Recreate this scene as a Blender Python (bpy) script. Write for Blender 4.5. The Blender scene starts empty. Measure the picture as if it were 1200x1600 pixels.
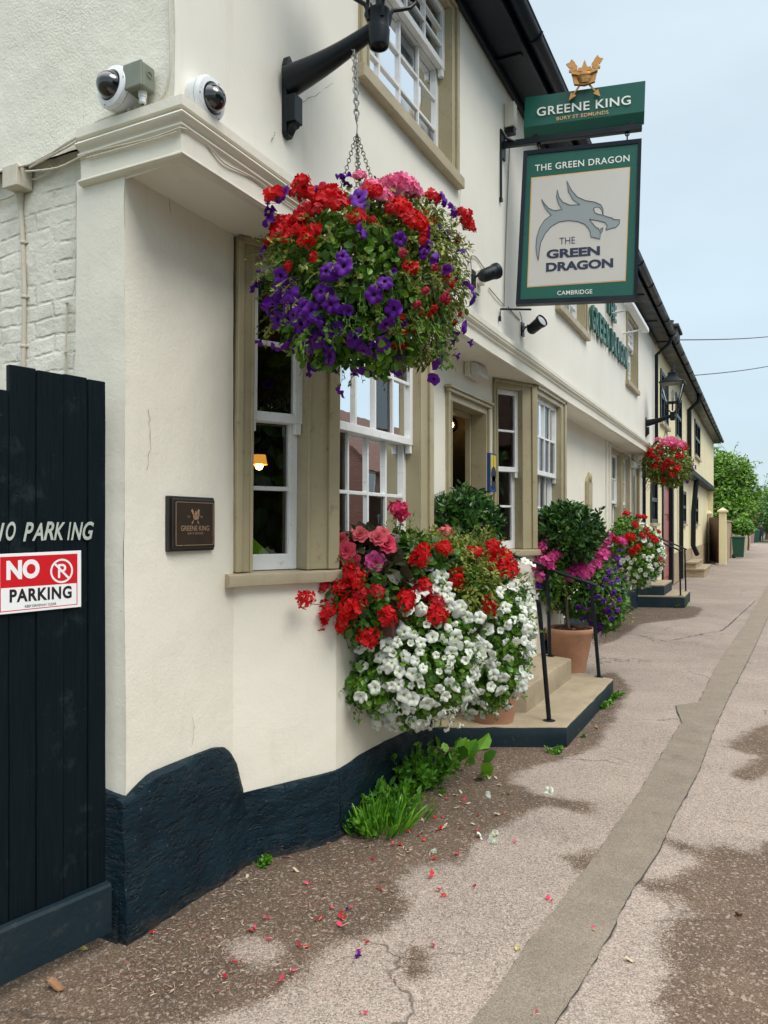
import bpy, bmesh, math, random
import numpy as np
from math import sin, cos, pi, radians, atan, atan2, sqrt, hypot
from mathutils import Vector, Matrix, Quaternion, noise
from mathutils.geometry import tessellate_polygon
rnd = random.Random(7); npr = np.random.RandomState(11)
S = bpy.context.scene; COL = S.collection

# ---------------------------------------------------------------- camera
FPX, HORIZ, EYE = 1175.0, 822.0, 1.55
TH = atan(590/FPX); CT, ST = cos(TH), sin(TH)
cam = bpy.data.cameras.new('camera'); cam.sensor_width = 36; cam.lens = FPX/1600*36
cam.shift_y = (HORIZ-800)/1600; cam.clip_end = 3000; cam.clip_start = .05
camo = bpy.data.objects.new('camera', cam); COL.objects.link(camo)
camo.location = (0, 0, EYE); camo.rotation_euler = (radians(90), 0, TH); S.camera = camo

# ---------------------------------------------------------------- sky and sun
SUN_EL, SUN_AZ = radians(52), radians(112)      # azimuth clockwise from +Y: sun over the street, behind the viewer
wd = bpy.data.worlds.new('World'); S.world = wd; wd.use_nodes = True
nt = wd.node_tree; N = nt.nodes; L = nt.links; N.clear()
def wnode(t, **k):
    n = N.new(t)
    for a, b in k.items(): setattr(n, a, b)
    return n
out = wnode('ShaderNodeOutputWorld'); bg = wnode('ShaderNodeBackground'); bg.inputs[1].default_value = .1
sky = wnode('ShaderNodeTexSky', sky_type='NISHITA'); sky.sun_disc = False
sky.sun_elevation = SUN_EL; sky.sun_rotation = SUN_AZ
tc = wnode('ShaderNodeTexCoord'); sep = wnode('ShaderNodeSeparateXYZ'); L.new(tc.outputs['Generated'], sep.inputs[0])
ramp = wnode('ShaderNodeValToRGB'); cr = ramp.color_ramp     # overcast cloud: brighter overhead than at the horizon
cr.elements[0].position = 0; cr.elements[0].color = (.150, .186, .205, 1)
cr.elements[1].position = 1; cr.elements[1].color = (.86, .85, .84, 1)
for p, c in ((.12, (.152, .188, .208, 1)), (.32, (.158, .191, .210, 1)), (.58, (.165, .195, .212, 1)), (.72, (.46, .48, .49, 1))):
    e = cr.elements.new(p); e.color = c
L.new(sep.outputs[2], ramp.inputs[0])
nz = wnode('ShaderNodeTexNoise'); nz.inputs['Scale'].default_value = 2.2; nz.inputs['Detail'].default_value = 4
mp = wnode('ShaderNodeMapping'); mp.inputs['Scale'].default_value = (1, 1, 2.5)
L.new(tc.outputs['Generated'], mp.inputs[0]); L.new(mp.outputs[0], nz.inputs[0])
mr = wnode('ShaderNodeMapRange'); mr.inputs[1].default_value = .3; mr.inputs[2].default_value = .7
mr.inputs[3].default_value = 20.6; mr.inputs[4].default_value = 24.6; L.new(nz.outputs[0], mr.inputs[0])
sc_ = wnode('ShaderNodeVectorMath', operation='SCALE'); L.new(ramp.outputs[0], sc_.inputs[0]); L.new(mr.outputs[0], sc_.inputs[3])
mx = wnode('ShaderNodeMix', data_type='RGBA'); mx.inputs[0].default_value = .88
L.new(sky.outputs[0], mx.inputs[6]); L.new(sc_.outputs[0], mx.inputs[7]); L.new(mx.outputs[2], bg.inputs[0]); L.new(bg.outputs[0], out.inputs[0])
sun = bpy.data.lights.new('sun', 'SUN'); sun.energy = 1.1; sun.angle = radians(32); sun.color = (1, .96, .9)
suno = bpy.data.objects.new('sun', sun); COL.objects.link(suno)
sd = Vector((sin(SUN_AZ)*cos(SUN_EL), cos(SUN_AZ)*cos(SUN_EL), sin(SUN_EL)))
suno.rotation_euler = sd.to_track_quat('Z', 'Y').to_euler(); suno.location = (6, -6, 20)
vs = S.view_settings; vs.view_transform = 'Standard'; vs.look = 'None'; vs.gamma = 1; vs.exposure = .98

# ---------------------------------------------------------------- measuring helpers (image column/row of the 1200x1600 photo -> the place)
def ray(u, v):
    a = (u-600)/FPX
    return Vector((a*CT-ST, a*ST+CT, (HORIZ-v)/FPX))
O = Vector((0, 0, EYE))
def at(u, v, t): return O+ray(u, v)*t
def onX(u, v, X): w = ray(u, v); return O+w*(X/w.x)
def onY(u, v, Y): w = ray(u, v); return O+w*(Y/w.y)
def onZ(u, v, z=0): w = ray(u, v); return O+w*((z-EYE)/w.z)
def onL(u, v, p, d):                       # on the vertical plane over plan line p + s*d
    w = ray(u, v); t = (p[0]*d[1]-p[1]*d[0])/(w.x*d[1]-w.y*d[0]); return O+w*t
def sL(u, p, d):
    q = onL(u, HORIZ, p, d); return (q.x-p[0])*d[0]+(q.y-p[1])*d[1]

# ---------------------------------------------------------------- materials
def new_mat(name):
    m = bpy.data.materials.new(name); m.use_nodes = True; nt = m.node_tree
    b = nt.nodes['Principled BSDF']; return m, nt, b
def nn(nt, t, **k):
    n = nt.nodes.new(t)
    for a, b in k.items(): setattr(n, a, b)
    return n
def math_(nt, op, a, b=None):
    n = nn(nt, 'ShaderNodeMath', operation=op)
    for i, x in ((0, a), (1, b)):
        if x is None: continue
        if hasattr(x, 'links'): nt.links.new(x, n.inputs[i])
        else: n.inputs[i].default_value = x
    return n.outputs[0]
def noise_(nt, vec, scale, detail=4, rough=.55, dist=0):
    n = nn(nt, 'ShaderNodeTexNoise'); n.inputs['Scale'].default_value = scale; n.inputs['Detail'].default_value = detail
    n.inputs['Roughness'].default_value = rough; n.inputs['Distortion'].default_value = dist
    if vec is not None: nt.links.new(vec, n.inputs['Vector'])
    return n.outputs[0]
def range_(nt, x, a, b, c=0., d=1.):
    n = nn(nt, 'ShaderNodeMapRange'); nt.links.new(x, n.inputs[0])
    for i, q in enumerate((a, b, c, d)): n.inputs[i+1].default_value = q
    return n.outputs[0]
def mixc(nt, f, a, b, mode='MIX'):
    n = nn(nt, 'ShaderNodeMix', data_type='RGBA', blend_type=mode)
    if hasattr(f, 'links'): nt.links.new(f, n.inputs[0])
    else: n.inputs[0].default_value = f
    for i, x in ((6, a), (7, b)):
        if hasattr(x, 'links'): nt.links.new(x, n.inputs[i])
        else: n.inputs[i].default_value = (*x, 1) if len(x) == 3 else x
    return n.outputs[2]
def bump_(nt, h, strength, dist, prev=None):
    n = nn(nt, 'ShaderNodeBump'); n.inputs['Strength'].default_value = strength; n.inputs['Distance'].default_value = dist
    nt.links.new(h, n.inputs['Height'])
    if prev is not None: nt.links.new(prev, n.inputs['Normal'])
    return n.outputs[0]
def coord_(nt, which='Object'):
    if which == 'Position': return nn(nt, 'ShaderNodeNewGeometry').outputs['Position']
    return nn(nt, 'ShaderNodeTexCoord').outputs[which]
def mat(name, c1, c2=None, scale=6, rough=.6, bump=0, bscale=60, bdist=.004, metal=0, spec=.5, coat=0, stretch=None, rvar=.1, coords='Object', dirt=None):
    m, nt, b = new_mat(name); v = coord_(nt, coords)
    if stretch:
        mpn = nn(nt, 'ShaderNodeMapping'); mpn.inputs['Scale'].default_value = stretch; nt.links.new(v, mpn.inputs[0]); v = mpn.outputs[0]
    n1 = noise_(nt, v, scale, 5)
    if c2 is not None:
        col = mixc(nt, range_(nt, n1, .3, .7), c1, c2)
        if dirt is not None:
            col = mixc(nt, range_(nt, noise_(nt, v, scale*4.3, 6, .7), .58, .72, 0, .75), col, dirt)
        nt.links.new(col, b.inputs['Base Color'])
    else: b.inputs['Base Color'].default_value = (*c1, 1)
    nt.links.new(range_(nt, n1, .3, .7, max(.02, rough-rvar), min(1, rough+rvar)), b.inputs['Roughness'])
    b.inputs['Metallic'].default_value = metal; b.inputs['Specular IOR Level'].default_value = spec; b.inputs['Coat Weight'].default_value = coat
    if bump: nt.links.new(bump_(nt, noise_(nt, v, bscale, 6), bump, bdist), b.inputs['Normal'])
    return m
def stucco(name, c1, c2, stain, grain=1., lump=1.):
    m, nt, b = new_mat(name); v = coord_(nt, 'Position')
    col = mixc(nt, range_(nt, noise_(nt, v, 1.3, 5), .3, .7), c1, c2)
    mpn = nn(nt, 'ShaderNodeMapping'); mpn.inputs['Scale'].default_value = (5, 5, .7); nt.links.new(v, mpn.inputs[0])
    drip = noise_(nt, mpn.outputs[0], 2.2, 6, .65)
    col = mixc(nt, range_(nt, drip, .56, .78, 0, .22), col, stain)
    spk = noise_(nt, v, 38, 3, .6)
    col = mixc(nt, range_(nt, spk, .74, .80, 0, .5), col, (stain[0]*.5, stain[1]*.45, stain[2]*.4))
    sx = nn(nt, 'ShaderNodeSeparateXYZ'); nt.links.new(v, sx.inputs[0]); spl_ = math_(nt, 'ADD', range_(nt, sx.outputs[2], .35, .75, .5, 0), math_(nt, 'MULTIPLY', math_(nt, 'SUBTRACT', noise_(nt, v, 14, 7, .72), .5), .9)); col = mixc(nt, range_(nt, spl_, .5, .8, 0, .30), col, stain)
    nt.links.new(col, b.inputs['Base Color']); b.inputs['Roughness'].default_value = .62; b.inputs['Specular IOR Level'].default_value = .35
    pt = noise_(nt, v, 1.1, 3)
    g = nn(nt, 'ShaderNodeMath', operation='MULTIPLY'); nt.links.new(noise_(nt, v, 95, 5, .6), g.inputs[0]); nt.links.new(range_(nt, pt, .35, .65, .15, 1), g.inputs[1])
    n1 = bump_(nt, noise_(nt, v, 9, 5, .55), .35*lump, .012)
    n2 = bump_(nt, g.outputs[0], .42*grain, .006, n1)
    nt.links.new(n2, b.inputs['Normal']); return m
M = {}
M['cream'] = stucco('cream_render', (.81, .77, .66), (.755, .715, .605), (.56, .50, .39))
M['cream_smooth'] = stucco('cream_paint', (.79, .765, .68), (.74, .71, .625), (.50, .44, .34), .3, .5)
M['cream_old'] = stucco('cream_weathered', (.74, .71, .61), (.66, .625, .53), (.40, .34, .25), .8, 1)
M['gable'] = stucco('gable_render', (.78, .76, .655), (.72, .70, .60), (.50, .46, .37), 2.2, 2)
M['yellow'] = stucco('yellow_render', (.78, .70, .44), (.72, .64, .40), (.55, .46, .28))
M['trim'] = mat('taupe_gloss_paint', (.40, .345, .215), (.34, .29, .175), 5, .42, .25, 45, .003, rvar=.12, dirt=(.20, .16, .10))
M['white'] = mat('white_sash_paint', (.80, .81, .81), (.72, .72, .70), 7, .4, .25, 60, .002, dirt=(.50, .47, .40))
M['sill'] = mat('sill_paint', (.44, .37, .25), (.36, .30, .20), 5, .5, .35, 50, .004, dirt=(.25, .21, .14))
def plinth_mat():
    m, nt, b = new_mat('tar_black_paint'); v = coord_(nt, 'Position')
    col = mixc(nt, range_(nt, noise_(nt, v, 5, 6), .3, .7), (.0025, .012, .020), (.007, .022, .033))
    col = mixc(nt, range_(nt, noise_(nt, v, 26, 6, .7), .64, .74, 0, .5), col, (.03, .045, .055))
    sx = nn(nt, 'ShaderNodeSeparateXYZ'); nt.links.new(v, sx.inputs[0]); mud = math_(nt, 'ADD', range_(nt, sx.outputs[2], 0, .16, .62, 0), math_(nt, 'MULTIPLY', math_(nt, 'SUBTRACT', noise_(nt, v, 18, 6, .7), .5), 1.1)); col = mixc(nt, range_(nt, mud, .42, .75, 0, .55), col, (.085, .062, .045))
    col = mixc(nt, range_(nt, noise_(nt, v, 70, 3, .6), .70, .74, 0, .7), col, (.20, .19, .17))
    nt.links.new(col, b.inputs['Base Color']); nt.links.new(range_(nt, noise_(nt, v, 12, 4), .3, .7, .38, .65), b.inputs['Roughness']); b.inputs['Specular IOR Level'].default_value = .22
    mpn = nn(nt, 'ShaderNodeMapping'); mpn.inputs['Scale'].default_value = (1, 1, 2.2); nt.links.new(v, mpn.inputs[0])
    n1 = bump_(nt, noise_(nt, mpn.outputs[0], 10, 5, .55), .55, .03); n1 = bump_(nt, range_(nt, noise_(nt, mpn.outputs[0], 17, 4, .6), .36, .46), .75, .014, n1); n2 = bump_(nt, noise_(nt, v, 90, 4), .35, .004, n1)
    nt.links.new(n2, b.inputs['Normal']); return m
M['plinth'] = plinth_mat()
def gate_mat():
    m, nt, b = new_mat('black_stained_boards'); v = coord_(nt, 'Position')
    mpn = nn(nt, 'ShaderNodeMapping'); mpn.inputs['Scale'].default_value = (30, 30, 1.6); nt.links.new(v, mpn.inputs[0])
    gr = noise_(nt, mpn.outputs[0], 3.2, 7, .65, .5)
    col = mixc(nt, range_(nt, gr, .3, .72), (.0012, .005, .008), (.004, .010, .014))
    col = mixc(nt, range_(nt, noise_(nt, v, 5.5, 7, .78), .58, .74, 0, .8), col, (.022, .036, .038)); col = mixc(nt, range_(nt, noise_(nt, v, 55, 3, .6), .73, .77, 0, .7), col, (.16, .16, .14))
    nt.links.new(col, b.inputs['Base Color']); b.inputs['Roughness'].default_value = .55; b.inputs['Specular IOR Level'].default_value = .14
    nt.links.new(bump_(nt, gr, .55, .006), b.inputs['Normal']); return m
M['gate'] = gate_mat()
M['black'] = mat('black_gloss_paint', (.003, .007, .010), (.008, .013, .017), 9, .38, .2, 80, .002, spec=.25)
M['eaves'] = mat('black_eaves_paint', (.003, .007, .014), (.007, .013, .022), 4, .38, .2, 30, .004, spec=.28)
M['terracotta'] = mat('terracotta', (.50, .26, .16), (.40, .20, .12), 7, .75, .25, 90, .002, dirt=(.52, .38, .29))
M['stone'] = mat('step_stone', (.36, .29, .19), (.27, .22, .145), 5, .85, .5, 70, .004, dirt=(.14, .12, .085))
M['stone_edge'] = mat('step_dark_paint', (.006, .018, .027), (.016, .028, .034), 4, .6, .5, 40, .006, dirt=(.05, .05, .046), spec=.2)
M['green_sign'] = mat('sign_green', (.004, .085, .058), (.006, .10, .068), 1.5, .28, spec=.5, rvar=.04)
M['panel_grey'] = mat('sign_panel_grey', (.58, .56, .52), (.55, .53, .49), 2, .5)
M['letter'] = mat('letter_cream', (.78, .80, .74), None, 3, .4)
M['letter_gold'] = mat('letter_gold', (.72, .42, .15), None, 3, .35, metal=.3)
M['gold'] = mat('gilded_metal', (.62, .33, .12), (.42, .20, .06), 30, .34, .2, 60, .002, metal=.75)
M['dull_gold'] = mat('dull_gold', (.40, .33, .17), (.30, .26, .14), 20, .5)
M['navy'] = mat('navy_ink', (.016, .022, .06), None, 3, .5)
M['dragon'] = mat('dragon_grey', (.27, .31, .32), None, 3, .5)
M['bronze'] = mat('plaque_bronze', (.045, .030, .018), (.03, .02, .012), 10, .45, metal=.3)
M['bronze_edge'] = mat('plaque_frame', (.012, .010, .009), (.02, .016, .013), 10, .4)
M['brass'] = mat('brass_lettering', (.55, .36, .22), None, 10, .35, metal=.6)
M['cam_white'] = mat('camera_housing', (.74, .77, .80), (.66, .68, .68), 12, .35, dirt=(.42, .40, .33))
M['dome'] = mat('smoked_dome', (.006, .007, .010), None, 3, .06, spec=.8, coat=.6, rvar=.02)
M['box_green'] = mat('grey_green_plastic', (.20, .22, .17), (.17, .19, .15), 14, .5)
M['cable'] = mat('painted_cable', (.60, .555, .45), (.52, .47, .37), 20, .6, dirt=(.3, .26, .2))
M['grey_cable'] = mat('grey_cable', (.28, .25, .2), None, 20, .6)
M['galv'] = mat('galvanised_chain', (.52, .53, .50), (.38, .38, .36), 60, .4, metal=.8)
M['dark_chain'] = mat('dark_chain', (.12, .11, .10), (.2, .19, .17), 60, .45, metal=.7)
M['red_sign'] = mat('sign_red', (.62, .010, .018), None, 3, .4)
M['white_sign'] = mat('sign_white', (.86, .86, .86), None, 3, .4)
M['black_ink'] = mat('black_ink', (.012, .012, .014), None, 3, .5)
M['hand_paint'] = mat('handpainted_white', (.52, .56, .50), (.36, .40, .36), 30, .7)
M['yellow_enamel'] = mat('yellow_enamel', (.72, .56, .05), None, 3, .3)
M['blue_enamel'] = mat('blue_enamel', (.02, .06, .22), None, 3, .3)
M['soil'] = mat('soil', (.03, .02, .014), (.055, .035, .025), 40, .95, .8, 60, .02)
M['bark'] = mat('bark', (.11, .085, .06), (.07, .055, .04), 20, .85, .5, 60, .005)
M['stem'] = mat('green_stem', (.10, .16, .04), (.07, .11, .03), 20, .7)
M['liner'] = mat('basket_liner', (.03, .022, .013), (.05, .035, .02), 25, .95, .6, 60, .01)
M['red_door'] = mat('dusky_red_door', (.36, .10, .09), (.32, .085, .08), 4, .4)
M['brown_gate'] = mat('brown_boards', (.085, .032, .026), (.06, .022, .018), 6, .6, .4, 40, .004)
M['bin_green'] = mat('bin_green', (.01, .075, .045), None, 4, .4)
M['bin_pink'] = mat('bin_faded_red', (.38, .22, .22), None, 4, .5)
M['coat'] = mat('dark_cloth', (.012, .015, .026), (.02, .022, .034), 12, .9)
M['skin'] = mat('skin', (.52, .32, .23), (.46, .27, .19), 12, .55)
M['hair'] = mat('dark_hair', (.02, .014, .01), None, 12, .6)
M['hivis'] = mat('hivis_cloth', (.42, .80, .015), (.34, .70, .01), 12, .8)
M['reflect'] = mat('reflective_band', (.42, .44, .44), None, 12, .35)
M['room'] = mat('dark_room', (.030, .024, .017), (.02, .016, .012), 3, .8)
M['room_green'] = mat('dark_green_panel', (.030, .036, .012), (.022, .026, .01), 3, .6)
M['curtain'] = mat('white_voile', (.80, .82, .84), (.70, .73, .76), 30, .9, .6, 12, .02, stretch=(6, 6, .2))
M['tile'] = mat('roof_tile', (.14, .058, .036), (.085, .042, .03), 9, .85, .8, 26, .02, dirt=(.06, .055, .04))
M['slate'] = mat('dark_roof_tile', (.045, .045, .05), (.07, .06, .055), 9, .8, .8, 26, .02)
M['kerb'] = mat('kerb_stone', (.36, .37, .33), (.28, .29, .26), 6, .85, .5, 70, .004)
M['road'] = mat('road_asphalt', (.055, .055, .058), (.075, .073, .07), 3, .9, .5, 150, .004)
M['grass'] = mat('verge_earth', (.07, .085, .035), (.10, .09, .05), 3, .95, .5, 40, .01)
M['trench'] = mat('trench_asphalt', (.215, .188, .150), (.175, .155, .125), 7, .92, .55, 160, .003, coords='Position', dirt=(.12, .108, .085))
def trench_mat():
    m, nt, b = new_mat('trench_asphalt_worn'); v = coord_(nt, 'Position')
    col = mixc(nt, range_(nt, noise_(nt, v, 5, 6, .65), .3, .7), (.245, .205, .160), (.185, .156, .122))
    col = mixc(nt, range_(nt, noise_(nt, v, 2.3, 6, .75), .60, .70, 0, .6), col, (.085, .076, .062))
    vo = nn(nt, 'ShaderNodeTexVoronoi'); vo.inputs['Scale'].default_value = 260; nt.links.new(v, vo.inputs['Vector']); sp = nn(nt, 'ShaderNodeSeparateColor'); nt.links.new(vo.outputs['Color'], sp.inputs[0])
    sc = nn(nt, 'ShaderNodeVectorMath', operation='SCALE'); nt.links.new(col, sc.inputs[0]); nt.links.new(math_(nt, 'ADD', math_(nt, 'MULTIPLY', sp.outputs[0], .5), .75), sc.inputs[3])
    col = mixc(nt, range_(nt, sp.outputs[1], .93, .96, 0, .5), sc.outputs[0], (.36, .32, .26)); col = mixc(nt, range_(nt, sp.outputs[2], .90, .94, 0, .5), col, (.05, .045, .04))
    nt.links.new(col, b.inputs['Base Color']); b.inputs['Roughness'].default_value = .92; b.inputs['Specular IOR Level'].default_value = .25
    n1 = bump_(nt, vo.outputs['Distance'], .4, .002); nt.links.new(bump_(nt, noise_(nt, v, 30, 4), .3, .004, n1), b.inputs['Normal']); return m
M['trench'] = trench_mat()
M['tar'] = mat('crack_tar', (.035, .032, .028), (.06, .052, .045), 20, .9, .5, 90, .004, coords='Position')
M['patch'] = mat('pavement_patch', (.235, .195, .175), (.19, .16, .145), 4, .9, .5, 140, .004, coords='Position')
M['wire'] = mat('cable_black', (.10, .10, .11), None, 3, .7)
M['pole'] = mat('grey_pole', (.32, .34, .34), None, 3, .5, metal=.3)
def brick_mat(name, c1, c2, mortar, scale=1., axis='XZ', bumpy=1., bw=.225, bh=.075, ms=.011, paint=None):
    m, nt, b = new_mat(name); v = coord_(nt, 'Position')
    sp = nn(nt, 'ShaderNodeSeparateXYZ'); nt.links.new(v, sp.inputs[0]); cb = nn(nt, 'ShaderNodeCombineXYZ')
    wob = noise_(nt, v, 6, 3)
    a = math_(nt, 'ADD', sp.outputs['XYZ'.index(axis[0])], math_(nt, 'MULTIPLY', math_(nt, 'SUBTRACT', wob, .5), .05))
    z = math_(nt, 'ADD', sp.outputs['XYZ'.index(axis[1])], math_(nt, 'MULTIPLY', math_(nt, 'SUBTRACT', noise_(nt, v, 4, 3), .5), .05))
    nt.links.new(a, cb.inputs[0]); nt.links.new(z, cb.inputs[1])
    bk = nn(nt, 'ShaderNodeTexBrick'); nt.links.new(cb.outputs[0], bk.inputs['Vector']); bk.inputs['Scale'].default_value = scale
    bk.inputs['Brick Width'].default_value = bw; bk.inputs['Row Height'].default_value = bh; bk.inputs['Mortar Size'].default_value = ms
    bk.inputs['Mortar Smooth'].default_value = .9
    bk.inputs['Color1'].default_value = (*c1, 1); bk.inputs['Color2'].default_value = (*c2, 1); bk.inputs['Mortar'].default_value = (*mortar, 1)
    col = mixc(nt, range_(nt, noise_(nt, v, 7, 6, .7), .45, .75, 0, .5), bk.outputs[0], tuple(x*.62 for x in c1))
    nt.links.new(col, b.inputs['Base Color']); b.inputs['Roughness'].default_value = .75
    n1 = bump_(nt, math_(nt, 'MULTIPLY', bk.outputs['Fac'], range_(nt, noise_(nt, v, 5, 4, .7), .42, .62)), .8*bumpy, -.012)
    n2 = bump_(nt, noise_(nt, v, 16, 7, .68), .8*bumpy, .02, n1)
    nt.links.new(n2, b.inputs['Normal']); return m
M['paint_brick'] = brick_mat('painted_brick', (.78, .755, .65), (.74, .71, .61), (.74, .70, .60), bumpy=.8)
M['brick_red'] = brick_mat('red_brick', (.17, .062, .042), (.13, .05, .036), (.17, .14, .12), axis='YZ')
M['brick_stock'] = brick_mat('stock_brick', (.42, .32, .19), (.36, .26, .15), (.30, .26, .2), axis='YZ')
def glass_mat(name, ior=1.75, rough=.0, wave=.03, dist=.01):
    m, nt, b = new_mat(name); nt.nodes.remove(b)
    o = [n for n in nt.nodes if n.type == 'OUTPUT_MATERIAL'][0]
    fr = nn(nt, 'ShaderNodeFresnel'); fr.inputs[0].default_value = ior
    gl = nn(nt, 'ShaderNodeBsdfGlossy'); gl.inputs['Roughness'].default_value = rough; gl.inputs[0].default_value = (.95, .97, 1, 1)
    tr = nn(nt, 'ShaderNodeBsdfTransparent'); tr.inputs[0].default_value = (.84, .86, .85, 1)
    ms = nn(nt, 'ShaderNodeMixShader'); v = coord_(nt, 'Position')
    bp = bump_(nt, noise_(nt, v, 5, 2), wave, dist); nt.links.new(bp, gl.inputs['Normal'])
    nt.links.new(fr.outputs[0], ms.inputs[0]); nt.links.new(tr.outputs[0], ms.inputs[1]); nt.links.new(gl.outputs[0], ms.inputs[2]); nt.links.new(ms.outputs[0], o.inputs[0])
    return m
M['glass'] = glass_mat('window_glass'); M['glass_upper'] = glass_mat('old_window_glass', 2.7); M['lamp_glass'] = glass_mat('lantern_glass', 1.45)
def emit(name, c, s):
    m, nt, b = new_mat(name); b.inputs['Base Color'].default_value = (*c, 1); b.inputs['Emission Color'].default_value = (*c, 1); b.inputs['Emission Strength'].default_value = s; return m
M['bulb'] = emit('lit_bulb', (1, .55, .16), 13); M['shade'] = emit('lit_shade', (1, .42, .06), .42)
M['diffuser'] = mat('bulkhead_diffuser', (.62, .62, .58), (.54, .54, .5), 20, .35)
def leafy(name, cols, rough=.42, trans=.3):
    m, nt, b = new_mat(name)
    a = nn(nt, 'ShaderNodeAttribute'); a.attribute_name = 'tint'; r = nn(nt, 'ShaderNodeValToRGB')
    nt.links.new(a.outputs['Fac'], r.inputs[0]); e = r.color_ramp.elements
    e[0].position = 0; e[0].color = (*cols[0], 1); e[1].position = 1; e[1].color = (*cols[-1], 1)
    for i, c in enumerate(cols[1:-1]):
        q = e.new((i+1)/(len(cols)-1)); q.color = (*c, 1)
    nt.links.new(r.outputs[0], b.inputs['Base Color']); b.inputs['Roughness'].default_value = rough
    t = nn(nt, 'ShaderNodeBsdfTranslucent'); nt.links.new(r.outputs[0], t.inputs[0]); ms = nn(nt, 'ShaderNodeMixShader'); ms.inputs[0].default_value = trans
    o = [n for n in nt.nodes if n.type == 'OUTPUT_MATERIAL'][0]
    nt.links.new(b.outputs[0], ms.inputs[1]); nt.links.new(t.outputs[0], ms.inputs[2]); nt.links.new(ms.outputs[0], o.inputs[0]); return m
M['leaf'] = leafy('petunia_leaf', [(.022, .075, .009), (.075, .20, .014), (.25, .44, .03)])
M['leaf_olive'] = leafy('fuchsia_leaf', [(.045, .075, .012), (.15, .20, .022), (.30, .34, .05), (.28, .12, .07)])
M['leaf_bay'] = leafy('bay_leaf', [(.012, .045, .010), (.030, .10, .014), (.09, .21, .03)], .34, .15)
M['leaf_weed'] = leafy('weed_leaf', [(.03, .12, .01), (.09, .28, .015), (.22, .46, .03)])
M['leaf_dark'] = leafy('bronze_leaf', [(.03, .03, .015), (.05, .045, .02), (.07, .06, .03)])
M['leaf_tree'] = leafy('tree_leaf', [(.035, .10, .012), (.11, .25, .018), (.27, .46, .035)])
M['leaf_shrub'] = leafy('shrub_leaf', [(.06, .17, .015), (.12, .29, .02), (.20, .38, .04)])
M['leaf_far'] = leafy('far_leaf', [(.05, .13, .03), (.10, .22, .04), (.17, .32, .06)])
M['leaf_plum'] = leafy('plum_leaf', [(.06, .02, .02), (.12, .04, .03), (.14, .08, .04)])
def petal(name, c1, c2, trans=.3, rough=.55):
    m, nt, b = new_mat(name); v = coord_(nt, 'Object')
    oi = nn(nt, 'ShaderNodeObjectInfo')
    col = mixc(nt, math_(nt, 'MULTIPLY', oi.outputs['Random'], .85), c1, c2)
    nt.links.new(col, b.inputs['Base Color']); b.inputs['Roughness'].default_value = rough; b.inputs['Specular IOR Level'].default_value = .3
    t = nn(nt, 'ShaderNodeBsdfTranslucent'); nt.links.new(col, t.inputs[0]); ms = nn(nt, 'ShaderNodeMixShader'); ms.inputs[0].default_value = trans
    o = [n for n in nt.nodes if n.type == 'OUTPUT_MATERIAL'][0]
    nt.links.new(b.outputs[0], ms.inputs[1]); nt.links.new(t.outputs[0], ms.inputs[2]); nt.links.new(ms.outputs[0], o.inputs[0]); return m
M['p_white'] = petal('white_petal', (.84, .86, .80), (.76, .80, .70)); M['p_throat'] = petal('petal_throat', (.66, .72, .30), (.58, .64, .24))
M['p_purple'] = petal('purple_petal', (.085, .006, .25), (.16, .012, .33)); M['p_purple_throat'] = petal('purple_throat', (.018, .004, .06), (.03, .006, .09))
M['p_red'] = petal('red_petal', (.68, .006, .008), (.50, .004, .010)); M['p_red2'] = petal('deep_red_petal', (.42, .006, .012), (.52, .01, .02))
M['p_pink'] = petal('pink_petal', (.82, .22, .38), (.80, .15, .34)); M['p_mag'] = petal('magenta_petal', (.68, .06, .30), (.74, .12, .36))
M['p_rose'] = petal('rose_petal', (.70, .05, .12), (.74, .10, .16)); M['p_pale'] = petal('pale_pink_petal', (.70, .11, .15), (.72, .17, .18)); M['p_cyc'] = petal('cyclamen_petal', (.56, .015, .09), (.6, .02, .1))
M['dead'] = mat('dry_leaf', (.30, .16, .07), (.20, .10, .045), 30, .8); M['dead2'] = mat('yellow_leaf', (.50, .42, .10), (.40, .33, .10), 30, .7); M['dead3'] = mat('straw_petal', (.55, .46, .33), (.42, .33, .22), 30, .8)

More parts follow.
